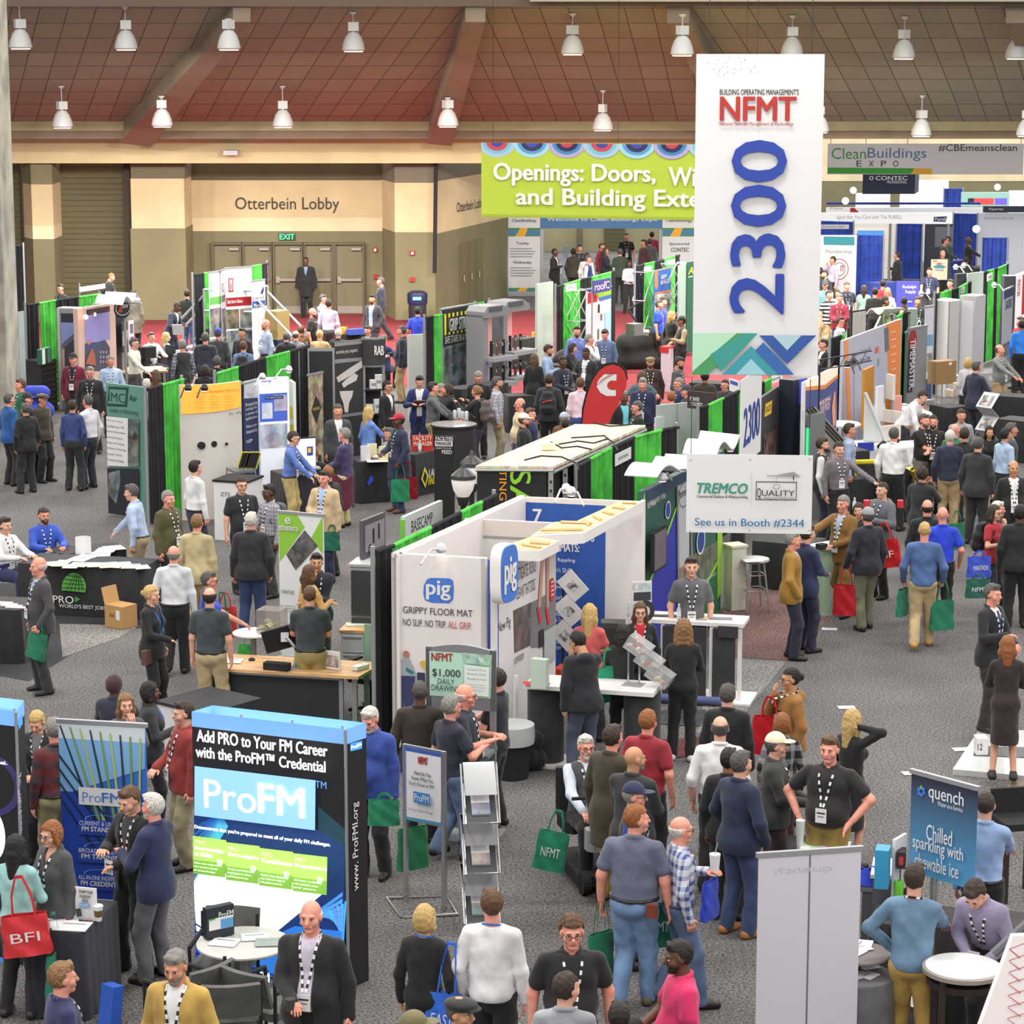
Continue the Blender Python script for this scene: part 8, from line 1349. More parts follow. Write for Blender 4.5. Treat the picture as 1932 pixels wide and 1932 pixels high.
t=thing('platform_ramp','low white and silver platform under>woman in>black dress','platform',G(1800,1459,0));o=t.location;PP=[G(1797,1462,0),G(1846,1388,0),G(2010,1388,0),G(2010,1482,0)];m=MB();m.Qo([p-o for p in PP],(0,0,.07),M((206,208,208),.3,metal=.2));m.Qa('deck',t);m=MB();Q=[G(1836,1425,.075),G(1846,1408,.075),G(1990,1412,.075),G(1990,1432,.075)];m.Qo([p-o for p in Q],(0,0,.006),M((90,92,94),.5));m.Qa('rubber_strip',t);m=MB();Q=[G(1888,1520,0),G(1905,1478,0),G(2010,1484,0),G(2010,1526,0)];m.Qo([p-o for p in Q],(0,0,.04),M((112,96,76),.4));m.Qa('brown_ramp',t)
b=Qp('white_block','small white block with print^platform edge','box',(1843,1394),(1865,1394),.28,.2,.2,WHT);b.txt(.1,.3,.5,.7,'12',TXD,.01,uv=1).Qf()
for x,y in((1565,1187),(1597,1335),(1815,1414),(1720,1459)):Qq('white paper scrap lying^aisle carpet',x,y,.002,.22,.14,rnd.uniform(-20,20),WHT,'paper scraps^carpet','paper_scrap')
# the visitors
P=person;LB_=(174,192,224);NVJ=(32,42,72);JN=(62,84,126);LJ_=(108,138,178);KH=(178,152,112);OLV=(80,70,44);CH=(62,62,66);LAV=(186,176,200)
# nearest the photographer
p_tan=P(334,1789,1.8,-15,'grey-bearded ~mustard tan blazer}grey chairs','dd',('blazer',(186,152,76)),'dk','s','g','b',1.15,QE=(0,14),Ql='w',Qi='D,O')
P(114,1816,1.78,115,'person with thinning fair hair in a navy polo below>black draped table','dd',('polo',(44,46,92)),'dk','s','l','p',1.1,Qj=0)
p_card=P(587,1699,1.84,-12,'large bald ~black cardigan holding a small cup`meeting table','fd',('cardigan','k'),'dk','ring','w','p',1.35,Ql=(196,188,206))
P(800,1708,1.66,165,'person with short blond hair in black carrying a bright blue bag','dd',('sweater','k'),'k','bob','y','a',sex='f',lan='b');p_blonde=bpy.data.objects[[o.name for o in C.objects if o.name.startswith('person')and o.parent is None][-1]]
P(928,1680,1.82,168,'~white sweatshirt|`brochure rack','dd',('sweater',(226,226,230)),'k','s','b','p',1.12,lan='b',Qj=0,QE=(25,0))
P(866,1881,1.72,60,'~dark grey flat cap at>bottom edge','dd',('jacket','mg'),'dk','s','s','c',Qi='F:k')
P(779,1911,1.68,100,'person in an olive cap barely showing at>bottom edge','dd',('jacket','w'),'dk','s','l','a',Qi='C:#6e6848')
P(1079,1728,1.86,5,'smiling person with curly brown hair and glasses in a black shirt','dd',('polo','k'),'dk','afro','b','p',1.3,Qi='G',lean=4)
P(1066,1836,1.78,172,'dark-haired ~light grey polo standing}smiling person in glasses','dd',('polo',(150,152,160)),'dk','s','d','a',1.05,QE=(-40,0))
P(1168,1894,1.66,180,'person of whom only a dark-haired crown shows at>bottom edge','dd',('sweater','k'),'k','s','k','d')
p_pink=P(1287,1774,1.8,-80,'~bright pink polo holding a black cap','fd',('polo',(204,44,98)),'dk','s','k','e',1.18,Qi='D',lan=None,QE=(0,8))
p_big=P(1198,1519,1.88,163,'broad ~two-tone blue polo and light jeans with a brown belt pouch','dd',('polo',(96,102,124)),LJ_,'s','r','p',1.32,walk=.5,QE=(-55,0),lan=None,Qi='U',shoes=(90,84,64))
p_plaid=P(1283,1541,1.76,100,'balding ~blue and white plaid shirt and jeans holding a white cup','dp',('shirt','w',M((206,208,220),.8,kind='plaid',c2=(64,82,140),sc_=.09)),(86,104,138),'ring','w','p',1.08,walk=.7,Qi='G',Qj=0)
p_navy=P(1397,1418,1.84,128,'~navy zip jacket and dark jeans with tan shoes','kk',('jacket',(30,40,68)),(58,74,112),'s','s','a',1.12,lan=None,shoes=(176,116,60))
P(1195,1478,1.76,80,'~navy baseball cap with a white emblem{two-tone blue polo','dd',('vest','dk'),'dk','s','g','p',1.08,Ql=(44,60,140),Qi='G,C:#1e2846')
p_bald=P(1195,1409,1.8,150,'bald person with a grey beard in a charcoal suit jacket','ff',('blazer',(44,45,50)),KH,'none','g','c',1.18,QE=(-35,0),Ql='dk',Qi='D')
P(1155,1369,1.84,140,'tall brown-haired ~long dark olive jacket with a blue lanyard and mustard trousers','dd',('coat',(62,55,40)),(176,150,72),'s','d','p',1.15,lan='b',Qj=0)
P(1222,1340,1.8,150,'~dark red polo with short ginger hair','dd',('polo',(150,36,50)),'dk','s','r','p',1.2,Qj=0)
p_scoot=P(1105,1387,1.78,15,'seated grey-bearded person in glasses and a grey vest riding>mobility scooter','tt',('vest',(72,74,76)),'k','s','w','p',1.12,sit=1,seat=.62,Ql=(206,216,232),Qi='G,D')
P(1359,1352,1.82,172,'~white shirt with rolled sleeves seen from>back','dd',('shirt','w'),(48,46,48),'balding','s','a',1.18,Qi='R',lan=None)
P(1373,1291,1.78,165,'grey-haired ~plain black jacket| near>far mat counter','dd',('jacket','k'),'dk','s','s','a',1.12,lan=None)
P(1375,1413,1.72,165,'black-haired person mostly hidden{navy zip jacket','dd',('jacket','k'),'dk','s','k','d',lan=None)
p_hood=P(1494,1261,1.74,-78,'person with a black hair bun and glasses in a brown hooded work jacket','md',('hoodie',(150,104,48)),'k','bun','k','c',1.1,Qi='G')
P(1476,1346,1.64,178,'person with ginger hair in a black and white checked shirt','dd',('shirt','k',M((30,30,34),.85,kind='plaid',c2=(150,150,154),sc_=.14)),(70,36,44),'bob','r','a',sex='f',lan=None)
P(1608,1339,1.7,128,'person with long straight blond hair in a black dress touching her ear','ed',('dress','k'),'k','long','y','a',sex='f',lan=None)
p_hips=P(1567,1389,1.88,-25,'broad ~black polo with both hands on his hips{blank roll-up','hh',('polo',(34,32,34)),(150,124,66),'s','b','p',1.32,Qi='U')
P(1463,1384,1.76,82,'~cream baseball cap facing>person with hands on hips','ff',('jacket',(56,58,58)),(66,44,48),'s','s','a',1.08,Qi='C:#d8cdb4')
P(1726,1632,1.8,160,'~dusty blue sweater with one hand on his hip','rh',('sweater',(100,132,160)),(176,144,74),'s','d','a',1.05,Qj=0)
P(1838,1658,1.8,-35,'~lavender shirt leaning forward over>table at>corner','ff',('shirt',(150,140,170)),'dk','s','d','a',1.0,lean=30,QE=(0,18))
P(1860,1495,1.82,162,'~light blue shirt|`water banner','rd',('shirt',(150,176,220)),'k','buzz','d','a',1.05,Qj=0)
# display tower group
P(250,1481,1.8,-38,'brown-haired ~black suit writing, facing>white-haired person','pf',('blazer','k'),'k','s','b','a',1.0,QE=(0,18),Ql=(60,60,64),Qi='O')
P(290,1498,1.78,-118,'white-haired ~navy blazer and grey trousers talking with open hands','fp',('blazer',(36,42,78)),(96,96,102),'s','w','p',1.05,Ql='w',lan=None,Qi='D')
P(100,1548,1.68,-40,'person with a red-blond bob and glasses in a dark grey jacket{counter card','fd',('jacket',(74,74,78)),'k','bob','r','a',sex='f',Qi='G,V',QE=(0,8))
p_teal=P(28,1576,1.66,165,'~pale teal sweater carrying a red shoulder bag','fd',('sweater',(150,196,196)),'k','long','k','b',1.05,sex='f',lan=None)
P(347,1324,1.78,-62,'~brick red jacket and khaki trousers`glowing tower','fd',('jacket',(140,46,42)),(150,140,108),'s','d','a',1.1)
P(281,1287,1.66,100,'black-haired person with a red and blue scarf and a dark bag strap','pd',('jacket',(44,44,48)),'k','bob','k','e',sex='f',lan='b')
P(236,1309,1.68,20,'person with long fair hair holding a hand to her mouth above>blue roll-up','dm',('sweater',(84,84,88)),'k','long','l','a',sex='f',lan=None)
p_knit=P(215,1276,1.7,170,'seated ~dark burgundy knit hat with a blue lanyard','tt',('jacket',(40,44,62)),'k','s','k','e',sit=1,lan='b',Qj=0,Qi='T:#3c1e2a')
P(72,1337,1.66,-10,'person with short blond hair in black looking down`edge tower','ff',('blazer','k'),'k','s','y','a',sex='f',QE=(0,26),Ql='mg')
p_redplaid=P(102,1356,1.76,-150,'grey-haired ~red checked shirt and khaki trousers with a strap bag','fd',('shirt','r',M((110,46,46),.85,kind='plaid',c2=(56,52,56),sc_=.16)),(150,140,100),'s','g','p',1.05,Qj=0)
P(701,1330,1.82,-20,'white-bearded ~blue zip jacket`glowing tower edge','fd',('jacket',(48,72,150)),'dk','s','w','p',1.1,QE=(0,22),lan=None,Qi='D')
P(792,1285,1.8,178,'bald dark-skinned ~dark brown jacket}mat panel','dd',('blazer',(50,42,36)),'k','buzz','s','e',1.22,lan=None)
P(850,1313,1.78,125,'grey-haired ~navy shirt and jeans holding a coffee cup at>kiosk','pd',('polo',(38,42,58)),(96,118,152),'s','g','p',1.18,walk=.5,Qi='G');P(876,1291,1.82,82,'bald person with glasses in a dark shirt at>drawing kiosk','pp',('polo',(40,44,60)),'dk','ring','w','p',1.15,Qi='G')
P(938,1262,1.78,-110,'~black and white polo half hidden{drawing kiosk','tp',('polo',(34,36,46)),'k','s','d','p',1.0,lan=None)
# globe tables and office desk
p_grey=P(74,1051,1.82,-60,'older person with long white hair in a charcoal suit carrying a green bag','dg',('blazer',(66,64,68)),(56,56,60),'ring','w','p',1.12,Ql=(160,184,210),shoes=(40,38,38))
P(327,1030,1.78,176,'balding ~white shirt with a black shoulder strap','dd',('shirt',(208,212,218)),'k','ring','g','p',1.15,walk=.4,Qj=0)
p_bun=P(284,1105,1.7,68,'person with a fair hair bun in a black suit carrying a small brown purse','fd',('blazer','k'),'k','bun','y','a',1.05,sex='f',lan='b',Qj=0,Ql='k')
P(395,1109,1.8,170,'balding ~charcoal polo and khaki trousers{office desk','dd',('polo',(58,66,70)),(186,166,128),'balding','d','a',1.1,lan=None,Qi='U')
p_blue=P(393,1079,1.74,88,'grey-haired person with glasses in a royal blue polo reaching out his hand','rd',('polo',(44,76,196)),'dk','s','s','b',1.0,Qi='G',lan='b')
P(82,958,1.8,30,'seated bearded ~royal blue jacket{globe table','tt',('jacket',(46,80,184)),'dk','s','d','b',1.05,sit=1,Qi='D')
P(8,976,1.8,55,'seated ~white shirt at>photo edge`blue jacket','tt',('shirt','w'),(44,48,96),'s','d','a',1.05,sit=1)
P(247,914,1.8,-100,'grey-haired ~light blue shirt and khakis leaning^shorter black table','td',('shirt',LB_),(190,172,140),'s','s','a',1.08,lean=8,Qj=0)
P(316,926,1.8,55,'white-haired person in an olive green jacket','dd',('jacket',(82,76,48)),'k','s','g','p',1.12)
P(371,971,1.8,165,'ginger-haired ~light tan blazer|','dd',('blazer',(184,170,130)),KH,'s','l','p',1.12,lan=None,Ql='w')
p_dark=P(473,967,1.82,175,'white-haired ~black jacket and jeans|`green-cornered banner','dd',('jacket',(40,40,44)),(50,66,110),'s','w','p',1.18,lan=None,shoes=(200,200,200))
P(455,900,1.82,25,'dark-haired person with glasses in a black polo`white podium','dd',('polo',(34,38,44)),'dk','s','d','a',1.18,Qi='G')
p_gshirt=P(508,914,1.76,-50,'dark-skinned person with glasses in a grey checked shirt above>green-cornered banner','fd',('shirt','gr',M((130,130,140),.85,kind='plaid',c2=(170,170,180),sc_=.06)),CH,'s','k','e',1.0,Qi='G')
p_tanc=P(612,888,1.8,-25,'~light tan coat and striped shirt`green-cornered banner','fd',('blazer',(200,176,140)),(46,50,84),'s','d','p',1.12,Ql=LB_,Qi='O')
P(619,879,1.8,-130,'ginger-haired ~black shirt{light tan coat','dd',('shirt',(40,42,50)),'dk','buzz','r','p',1.08,Qj=0)
p_purple=P(651,808,1.76,-112,'grey-haired ~purple sweater and khakis with a burgundy coat over>arm','ff',('sweater',(62,54,92)),(196,186,140),'s','g','p',1.05,Qj=0)
P(597,1044,1.74,5,'black-haired person in navy with folded arms{desk','cc',('jacket',(32,34,48)),'dk','s','k','c',1.0);P(583,1066,1.64,125,'person with very long brown hair in a tan top holding a phone','pd',('sweater',(190,150,90)),'dk','long','b','b',sex='f',lan=None);P(584,1106,1.8,178,'~charcoal polo with short hair leaning at>office desk','ff',('polo',(54,62,66)),(160,146,96),'buzz','b','p',1.12,Qj=0,Qi='U')
P(367,869,1.8,130,'black-haired ~white shirt facing>curved orange-topped display','dd',('shirt','w'),(44,48,70),'s','k','a',1.08,Qj=0)
# middle of the hall
P(637,763,1.82,15,'smiling grey-haired ~charcoal blazer and white shirt','dd',('blazer',(62,64,70)),'dk','s','s','b',1.05,Ql='w',lan=None);P(695,767,1.7,125,'person with long blond hair in a blue shirt','td',('shirt',(104,140,214)),'dk','long','y','a',1.05,sex='f',lan=None)
p_red=P(753,781,1.8,-62,'~red baseball cap and navy hooded coat with green and red bags','fg',('coat',(40,44,72)),(74,92,128),'s','k','e',1.08,Ql=(30,90,96),Qi='C:#b41e32',shoes=(110,80,60))
P(554,814,1.78,78,'person with glasses in a blue shirt and khakis typing^black table','tt',('shirt',(92,120,190)),(186,166,110),'s','d','a',1.0,Qi='G',lean=6);P(593,843,1.74,178,'person with cropped fair hair sitting| by>bright monitor','tt',('sweater','k'),'dk','buzz','l','p',sit=1,Qj=0);P(735,807,1.7,-60,'seated grey-haired person{red cap','tt',('shirt',(210,208,200)),'dk','s','s','b',sit=1,lan=None)
P(730,719,1.74,60,'young black-haired person with glasses in a black suit by>bulb shelves','dd',('blazer','k'),'k','s','k','b',1.0,Ql='w',Qi='G',lan=None);P(792,708,1.78,-5,'black-haired ~bright navy suit reading a brochure','pp',('blazer',(36,50,110)),(36,44,80),'s','k','b',1.05,Ql='w',QE=(0,14),Qi='O',lan=None);P(816,721,1.8,88,'~grey shirt and khakis reaching onto>round counter','tt',('shirt',(92,94,98)),(170,150,100),'s','d','p',1.08,lan=None)
P(832,724,1.68,80,'person with fair grey hair{grey shirt at>round counter','tt',('shirt','dk'),'dk','s','g','p');P(845,725,1.68,-90,'dark-haired ~black jacket leaning at>round counter','tt',('jacket','k'),'k','bob','d','a',sex='f',lan=None,lean=8);p_raise=P(900,728,1.7,-118,'person with a fair bun in a black sweater raising both hands','uu',('sweater','k'),(60,54,72),'bun','l','p',1.05,sex='f',lan=None);P(903,699,1.8,-5,'grey-bearded ~black polo looking down`tap display','dd',('polo','k'),'dk','s','g','p',1.05,QE=(0,24),Qi='G,D',Qj=0);P(937,711,1.8,88,'grey-haired ~grey checked shirt and khakis','dd',('shirt','gr',M((150,150,164),.85,kind='plaid',c2=(190,190,200),sc_=.07)),(150,140,110),'s','s','b',1.05,Qi='D',Qj=0)
P(982,751,1.76,-70,'bald person with glasses in a cream sweater','dd',('sweater',(214,196,160)),(60,70,110),'ring','s','p',1.15,Qi='G',lan=None);P(988,781,1.74,85,'bearded ~white mesh cap and black jacket below>cream sweater','dd',('jacket','k'),'k','s','b','p',1.05,Qi='C:#d0ccc0,D',lan=None);P(1000,770,1.72,60,'flushed person just{white mesh cap','dd',('jacket','nv'),'k','s','b','p',lan=None);P(1064,779,1.64,150,'~pale blue cap at>edge<plywood roof','dd',('jacket','br'),'k','s','g','a',Qi='C:#aab4c4',lan=None);P(1067,790,1.6,160,'dark-haired head just above>plywood roof','dd',('sweater','k'),'k','s','d','a',lan=None)
p_pack=P(1036,706,1.8,172,'~black jacket with a black and red backpack','dd',('jacket',(46,46,50)),'k','s','d','b',1.08,Qj=0);P(1095,713,1.78,178,'~pale pink shirt|`red flag','dd',('shirt',(222,196,206)),(50,72,130),'s','b','p',1.1,Qj=0);P(1061,672,1.78,40,'young dark-skinned ~navy sweater with a bold lanyard','ff',('sweater',(36,38,54)),'k','s','k','e',1.0);P(1107,655,1.82,-30,'dark-skinned ~black suit and white shirt looking down','pd',('blazer',(40,40,44)),'k','buzz','k','e',1.1,Ql='w',QE=(0,14),Qi='O');P(1032,650,1.78,80,'bearded ~light blue shirt`translucent panel','pp',('shirt',(150,172,206)),'dk','s','d','b',1.0,Qi='D',QE=(0,12));P(1008,668,1.68,165,'person with very long brown hair in a black jacket','dd',('jacket','k'),'k','long','b','a',sex='f',lan=None)
P(1088,616,1.82,10,'black-bearded ~blue shirt{dark counter','dd',('shirt',(112,128,200)),'dk','s','d','b',1.08,Qi='D',Qj=0);P(1082,648,1.66,70,'person with a brown bob leaning in a black jacket','tt',('jacket','k'),'k','bob','d','a',sex='f',lean=14,lan=None);P(1111,631,1.78,88,'grey-haired ~white polo touching his chin','md',('shirt','w'),'dk','s','g','p',1.05,Qj=0);P(1142,620,1.8,-15,'~slate blue shirt looking down before>white angled banner','dd',('shirt',(92,108,146)),'dk','s','d','p',1.08,QE=(0,20))
P(1213,712,1.8,-10,'grey-haired ~navy jacket`red flag','fd',('jacket',(34,40,74)),'dk','s','g','p',1.12,QE=(0,12));P(1227,673,1.78,0,'bearded ~brown flat cap and sheepskin-collared coat','dd',('coat',(62,40,36)),'dk','s','d','b',1.1,Ql='dk',Qi='F:#786446,D');P(1211,700,1.7,178,'brown-haired ~patterned shirt looking down`flat cap','hh',('tee','gr',M((90,120,120),.85,kind='plaid',c2=(60,76,96),sc_=.05)),'dk','bob','b','p',lan=None);P(1279,673,1.8,70,'bearded ~dark grey sweater facing>tall hanging banner','dd',('sweater',(74,74,78)),'dk','s','d','b',1.08,Qi='D',QE=(0,12),Qj=0);P(1281,713,1.76,-60,'grey-haired person with dark glasses{POWER sign','dd',('jacket','nv'),'dk','s','g','p',Qi='G');P(1296,727,1.74,-85,'~dark cap`grey panel back','dd',('jacket','k'),'dk','s','b','p',Qi='C:#34384a');P(1267,739,1.72,170,'ginger-haired head{pale double panel','dd',('jacket','dk'),'dk','s','r','p',lan=None);P(1203,757,1.76,-78,'person with glasses in a black vest shirt at>end<plywood roof','dd',('polo','k'),'dk','s','s','p',1.15,Qi='G',Qj=0);P(1177,738,1.78,20,'~black suit with a turquoise strap half{red flag','dd',('blazer','k'),'dk','s','g','e',Ql=(110,190,210),Qi='O',lan=None)
P(1243,566,1.8,70,'smiling grey-haired ~royal blue polo before>blue guide banner','dd',('polo',(40,76,206)),'k','s','s','a',1.05,Qj=0);P(1250,561,1.82,70,'dark-haired person just{grey-haired royal blue polo','dd',('polo',(60,80,190)),'k','s','d','a',1.0,Qj=0);P(1267,587,1.68,125,'person with long wavy blond hair in a black jacket taking notes','pd',('jacket','k'),'k','wavy','y','a',1.08,sex='f',lan=None);P(1287,597,1.78,-75,'~dark cap and tan-sleeved vest at>edge<tall banner','fp',('vest',(50,50,56)),'k','s','k','d',1.1,Ql=(150,136,100),Qi='C:k',lan=None)
# far row by the lobby doors
P(577,485,1.86,0,'guard in a black coat standing}lobby doors','dd',('coat',(24,24,28)),(22,22,28),'buzz','k','e',1.25,Ql=(120,140,170),lan=None)
P(609,556,1.78,62,'grey-haired person with glasses in a pale blue shirt below>guard','rd',('shirt',(170,192,214)),'k','s','s','p',1.05,Qi='G',Qj=0);P(620,565,1.8,168,'~lavender shirt| below>guard','dd',('shirt',LAV),CH,'s','d','b',1.15,lan=None);P(589,581,1.78,78,'bald ~black shirt`tall brown box','dd',('polo','k'),'k','none','d','p',1.1,Qi='D',Qj=0);P(703,556,1.8,-25,'bearded ~dark blazer and checked shirt^red carpet','dk',('blazer',(54,54,60)),(50,50,56),'s','k','c',1.05,Ql=(150,172,206),Qi='D,O',walk=.6);P(719,523,1.82,-80,'grey-haired ~navy sweater striding past>bearded blazer','dd',('sweater',(34,38,58)),(34,34,40),'s','s','p',1.05,walk=1.0,Qj=0);P(788,579,1.76,175,'dark-haired ~royal blue shirt before>trash can','dd',('polo',(40,66,190)),'dk','s','k','c',1.1,lan=None)
for x,y,hc_,tp,hr,lab in((587,611,'l',('hoodie',(98,84,54)),'buzz','ginger-haired person in an olive hooded top seen from>back'),(638,620,'w',('jacket','k'),'s','white-haired person sitting near>yellow tool'),(540,627,'s',('jacket','k'),'s','grey-haired person sitting below>tall brown box'),(558,624,'s',('shirt',(120,120,130)),'balding','balding person sitting`grey-haired one below>brown box'),(568,615,'b',('jacket','br'),'s','brown-haired person sitting{olive hooded top'),(603,623,'y',('sweater','tan'),'s','sandy-haired person sitting`olive hooded top'),(723,632,'s',('jacket','nv'),'s','grey-haired person seen from>back`bulb header')):P(x,y,1.76,172+rnd.uniform(-20,15),lab,'tt',tp,'dk',hr,hc_,'p',1.05,sit=1,lan=None)
P(695,615,1.76,-35,'~dark suit looking down above>bulb display','tt',('blazer','k'),'k','s','d','b',1.05,Ql='w',sit=1,lan=None);P(759,615,1.82,-92,'~dark navy jacket`leaning white panel','fd',('jacket',(34,38,54)),KH,'s','s','p',1.15,lan=None)
P(502,603,1.82,-62,'bald bearded ~light blue shirt`stair platform','dd',('shirt',(170,186,214)),'dk','none','r','p',1.12,Qi='D');P(457,619,1.76,-20,'dark-haired person{stair platform rail','dd',('jacket','dk'),'dk','s','k','c',lan=None);p_denim=P(459,644,1.76,176,'~denim shirt with a black backpack at>stair platform','dd',('shirt',(110,134,180)),'dk','s','b','p',1.05,lan=None);P(411,620,1.8,170,'~royal blue cap and charcoal sweater','dd',('sweater',(60,62,66)),'dk','s','s','p',1.12,Qi='C:#28429a',Qj=0);P(387,628,1.8,176,'grey-haired ~dark navy hooded jacket','dd',('hoodie',(46,50,64)),'dk','s','s','p',1.15,lan=None);P(409,673,1.74,170,'person with curly grey hair{black drape','dd',('jacket','k'),'k','afro','s','p',lan=None);P(387,689,1.72,178,'person with brown hair just above>orange-topped display','dd',('jacket','k'),'k','bob','d','a',lan=None)
# awning stand and edge drapes
P(115,536,1.8,-35,'dark-haired ~black polo}roller shutter','dd',('polo','k'),'k','s','d','b',1.1,Qi='G');p_back=P(207,514,1.8,85,'fair-haired ~black shirt and backpack looking down near>shutter edge','dd',('polo','k'),'dk','buzz','l','p',1.05,QE=(0,22),Qj=0);P(251,548,1.78,172,'~long grey-brown coat{curved white awning','dd',('coat',(112,104,90)),'dk','s','k','d',1.0,lan=None);P(334,569,1.82,70,'dark-skinned ~navy suit reading white papers','pp',('blazer',(36,40,62)),(36,40,62),'buzz','k','e',1.08,Ql='w',lean=14,QE=(0,20),lan=None);P(353,546,1.8,176,'~black shirt and jeans| near>lone chair','dd',('polo','k'),(60,84,130),'s','d','b',1.08,Qj=0)
P(252,638,1.82,70,'~cream dress shirt and grey trousers at>wood-topped table','td',('shirt',(226,222,208)),(70,68,70),'s','s','a',1.0,Qi='G',lan=None);P(285,627,1.78,40,'seated grey-haired ~white shirt at>draped table','tt',('shirt',(226,226,230)),'dk','s','s','p',sit=1,Qj=0);P(313,627,1.68,110,'seated person with long blond hair in a grey top','tt',('sweater',(150,150,156)),'dk','long','y','a',sex='f',sit=1,lan=None);P(344,642,1.76,-150,'person with thick grey hair in a black leather vest over a checked shirt','dd',('vest',(42,42,46)),'dk','afro','g','p',1.1,Ql=M((80,84,96),.85,kind='plaid',c2=(150,154,164),sc_=.08),lan=None);P(276,715,1.68,176,'white-haired head just above>teal sign','dd',('sweater','w'),'dk','s','w','p',lan=None);P(294,698,1.66,176,'person with smooth brown hair sitting{teal sign','tt',('sweater','br'),'dk','long','b','a',sex='f',lan=None)
P(138,667,1.8,-10,'~black cap and burgundy jacket`photo tower','dd',('blazer',(108,26,52)),'dk','s','k','p',1.1,Ql='k',Qi='C:k,O');P(170,692,1.8,0,'grey-bearded person with glasses in a black jacket`teal sign','dd',('jacket',(28,28,32)),'dk','s','g','p',1.15,Qi='G,D');P(208,671,1.76,8,'grey-haired ~light blue shirt before>house photo','dd',('shirt',(176,196,230)),'dk','s','g','b',1.08,Qj=0)
P(39,715,1.8,-62,'~green polo`concrete column','dd',('polo',(26,100,66)),'dk','s','b','p',1.12,Qj=0);P(16,743,1.78,130,'grey-haired ~bright blue jacket at>photo edge','dd',('jacket',(30,84,150)),'dk','s','s','p',1.1,lan=None);P(50,742,1.74,85,'~black and red baseball cap and navy top','dd',('jacket',(40,50,70)),'dk','s','s','p',1.05,Qi='C:#222226',lan=None);P(78,742,1.74,60,'person with glasses in a brown flat cap and brown jacket','dd',('jacket',(62,54,46)),'dk','s','k','b',1.05,Qi='G,F:#4a3c32',lan=None);P(48,761,1.72,-140,'dark grey-haired person{black drape`caps','dd',('jacket','k'),'dk','s','s','b',lan=None);P(166,746,1.8,-125,'grey-haired ~lavender white shirt`tilted white banner','dd',('shirt',(216,210,222)),(44,46,60),'s','s','p',1.12,Qj=0);P(136,755,1.74,170,'dark-haired ~dark blue shirt{drape pole','dd',('shirt',(50,66,120)),'dk','s','d','b',lan=None)
# the mat stand
P(1305,1051,1.86,0,'young ~grey and black polo{far mat counter','dd',('polo',(96,97,101)),'k','s','d','a',1.05);P(1208,1137,1.68,0,'person with glasses in a red shirt and black cardigan at>mat counters','pd',('cardigan','k'),'k','long','b','a',1.02,sex='f',Ql=(180,34,50),Qi='G');P(1112,1140,1.72,165,'person with straight blond hair in a coral top before>blue panel','fd',('tee',(206,92,92)),'dk','long','y','a',sex='f',lan=None);P(1175,1178,1.64,172,'dark-haired ~black and red top{clear sample boxes','ff',('cardigan','k'),'k','long','k','b',sex='f',Ql='r',lan=None);p_hj=P(1095,1190,1.76,-155,'~black hooded jacket and jeans with a green bag^shoulder','td',('hoodie',(30,30,38)),(66,72,92),'s','k','c',1.1,lean=8,QE=(20,22),lan=None);P(1290,1170,1.72,176,'person with curly golden hair in black capri trousers and white sneakers','ff',('sweater','k'),'k','curly','l','a',1.08,sex='f',lan=None,shoes=(214,214,214))
# right aisle
p_suit=P(1872,1102,1.84,48,'grey-haired ~black suit with a blue tie^platform','pf',('blazer',(32,33,38)),(46,38,38),'s','s','p',1.05,Ql='w',tie=(60,90,160),zb=.07);P(1902,1200,1.7,172,'person with wavy golden hair in a fitted dark brown dress^platform','ff',('dress',(46,36,38)),'k','wavy','r','a',1.02,sex='f',lan=None,zb=.07)
p_sw=P(1745,985,1.82,170,'~blue sweater, khakis and tan boots walking up>aisle','gg',('sweater',(72,100,150)),(182,160,122),'buzz','y','p',1.1,walk=.8,lan=None,shoes=(196,146,76));P(1779,957,1.8,174,'bald ~royal blue polo and black trousers','gd',('polo',(36,64,204)),'k','none','b','p',1.1,Qj=0,Qi='U');P(1750,943,1.8,172,'balding ~black suit{blue sweater','dd',('blazer','k'),'k','ring','d','p',1.1,lan=None,Ql='w');p_puf=P(1638,959,1.8,-160,'~grey and white cap and black quilted jacket with a red bag','dg',('jacket',(36,36,46)),(112,112,90),'s','s','p',1.08,Qi='C:#96969c',lan=None,walk=.3);P(1621,949,1.66,-20,'person with brown hair partly{grey cap','dd',('jacket','dk'),'dk','long','d','a',sex='f',lan=None);P(1592,935,1.82,-42,'grey-haired ~brown sport coat stretching out one arm','sf',('blazer',(128,94,44)),(130,100,50),'s','g','p',1.12,Ql=(180,190,206));p_hg=P(1666,910,1.8,-52,'~grey hooded sweatshirt over a red shirt holding red bags','dp',('hoodie',(98,100,108)),'k','buzz','d','a',1.08);P(1741,882,1.76,140,'curly-haired ~black leather jacket holding a phone to his ear','md',('jacket',(38,38,40)),'k','afro','d','b',1.08,lan=None)
P(1583,834,1.8,20,'~grey checked shirt leaning an arm on a black tool','do',('shirt',(112,106,114)),'k','s','d','a',1.08);P(1551,826,1.8,82,'bearded ~black vest over white sleeves`sponsor banner','dd',('vest','k'),(40,44,60),'s','d','a',1.1,Ql='w',Qi='D',Qj=0);P(1602,799,1.78,80,'~pale blue checked shirt{grey checked shirt','dd',('shirt',(160,176,210)),'dk','s','d','b',Qj=0);P(1687,807,1.82,150,'broad ~white shirt| at>fitness table','fd',('shirt',(228,228,230)),'k','s','s','p',1.22,lan=None);P(1743,781,1.82,40,'grey-bearded ~black polo with folded arms','cc',('polo','k'),(120,116,110),'s','s','p',1.22,Qi='D,U',Qj=0);P(1761,783,1.8,-8,'bearded person just{folded arms','dd',('polo','k'),'dk','buzz','d','b',1.1,Qi='D')
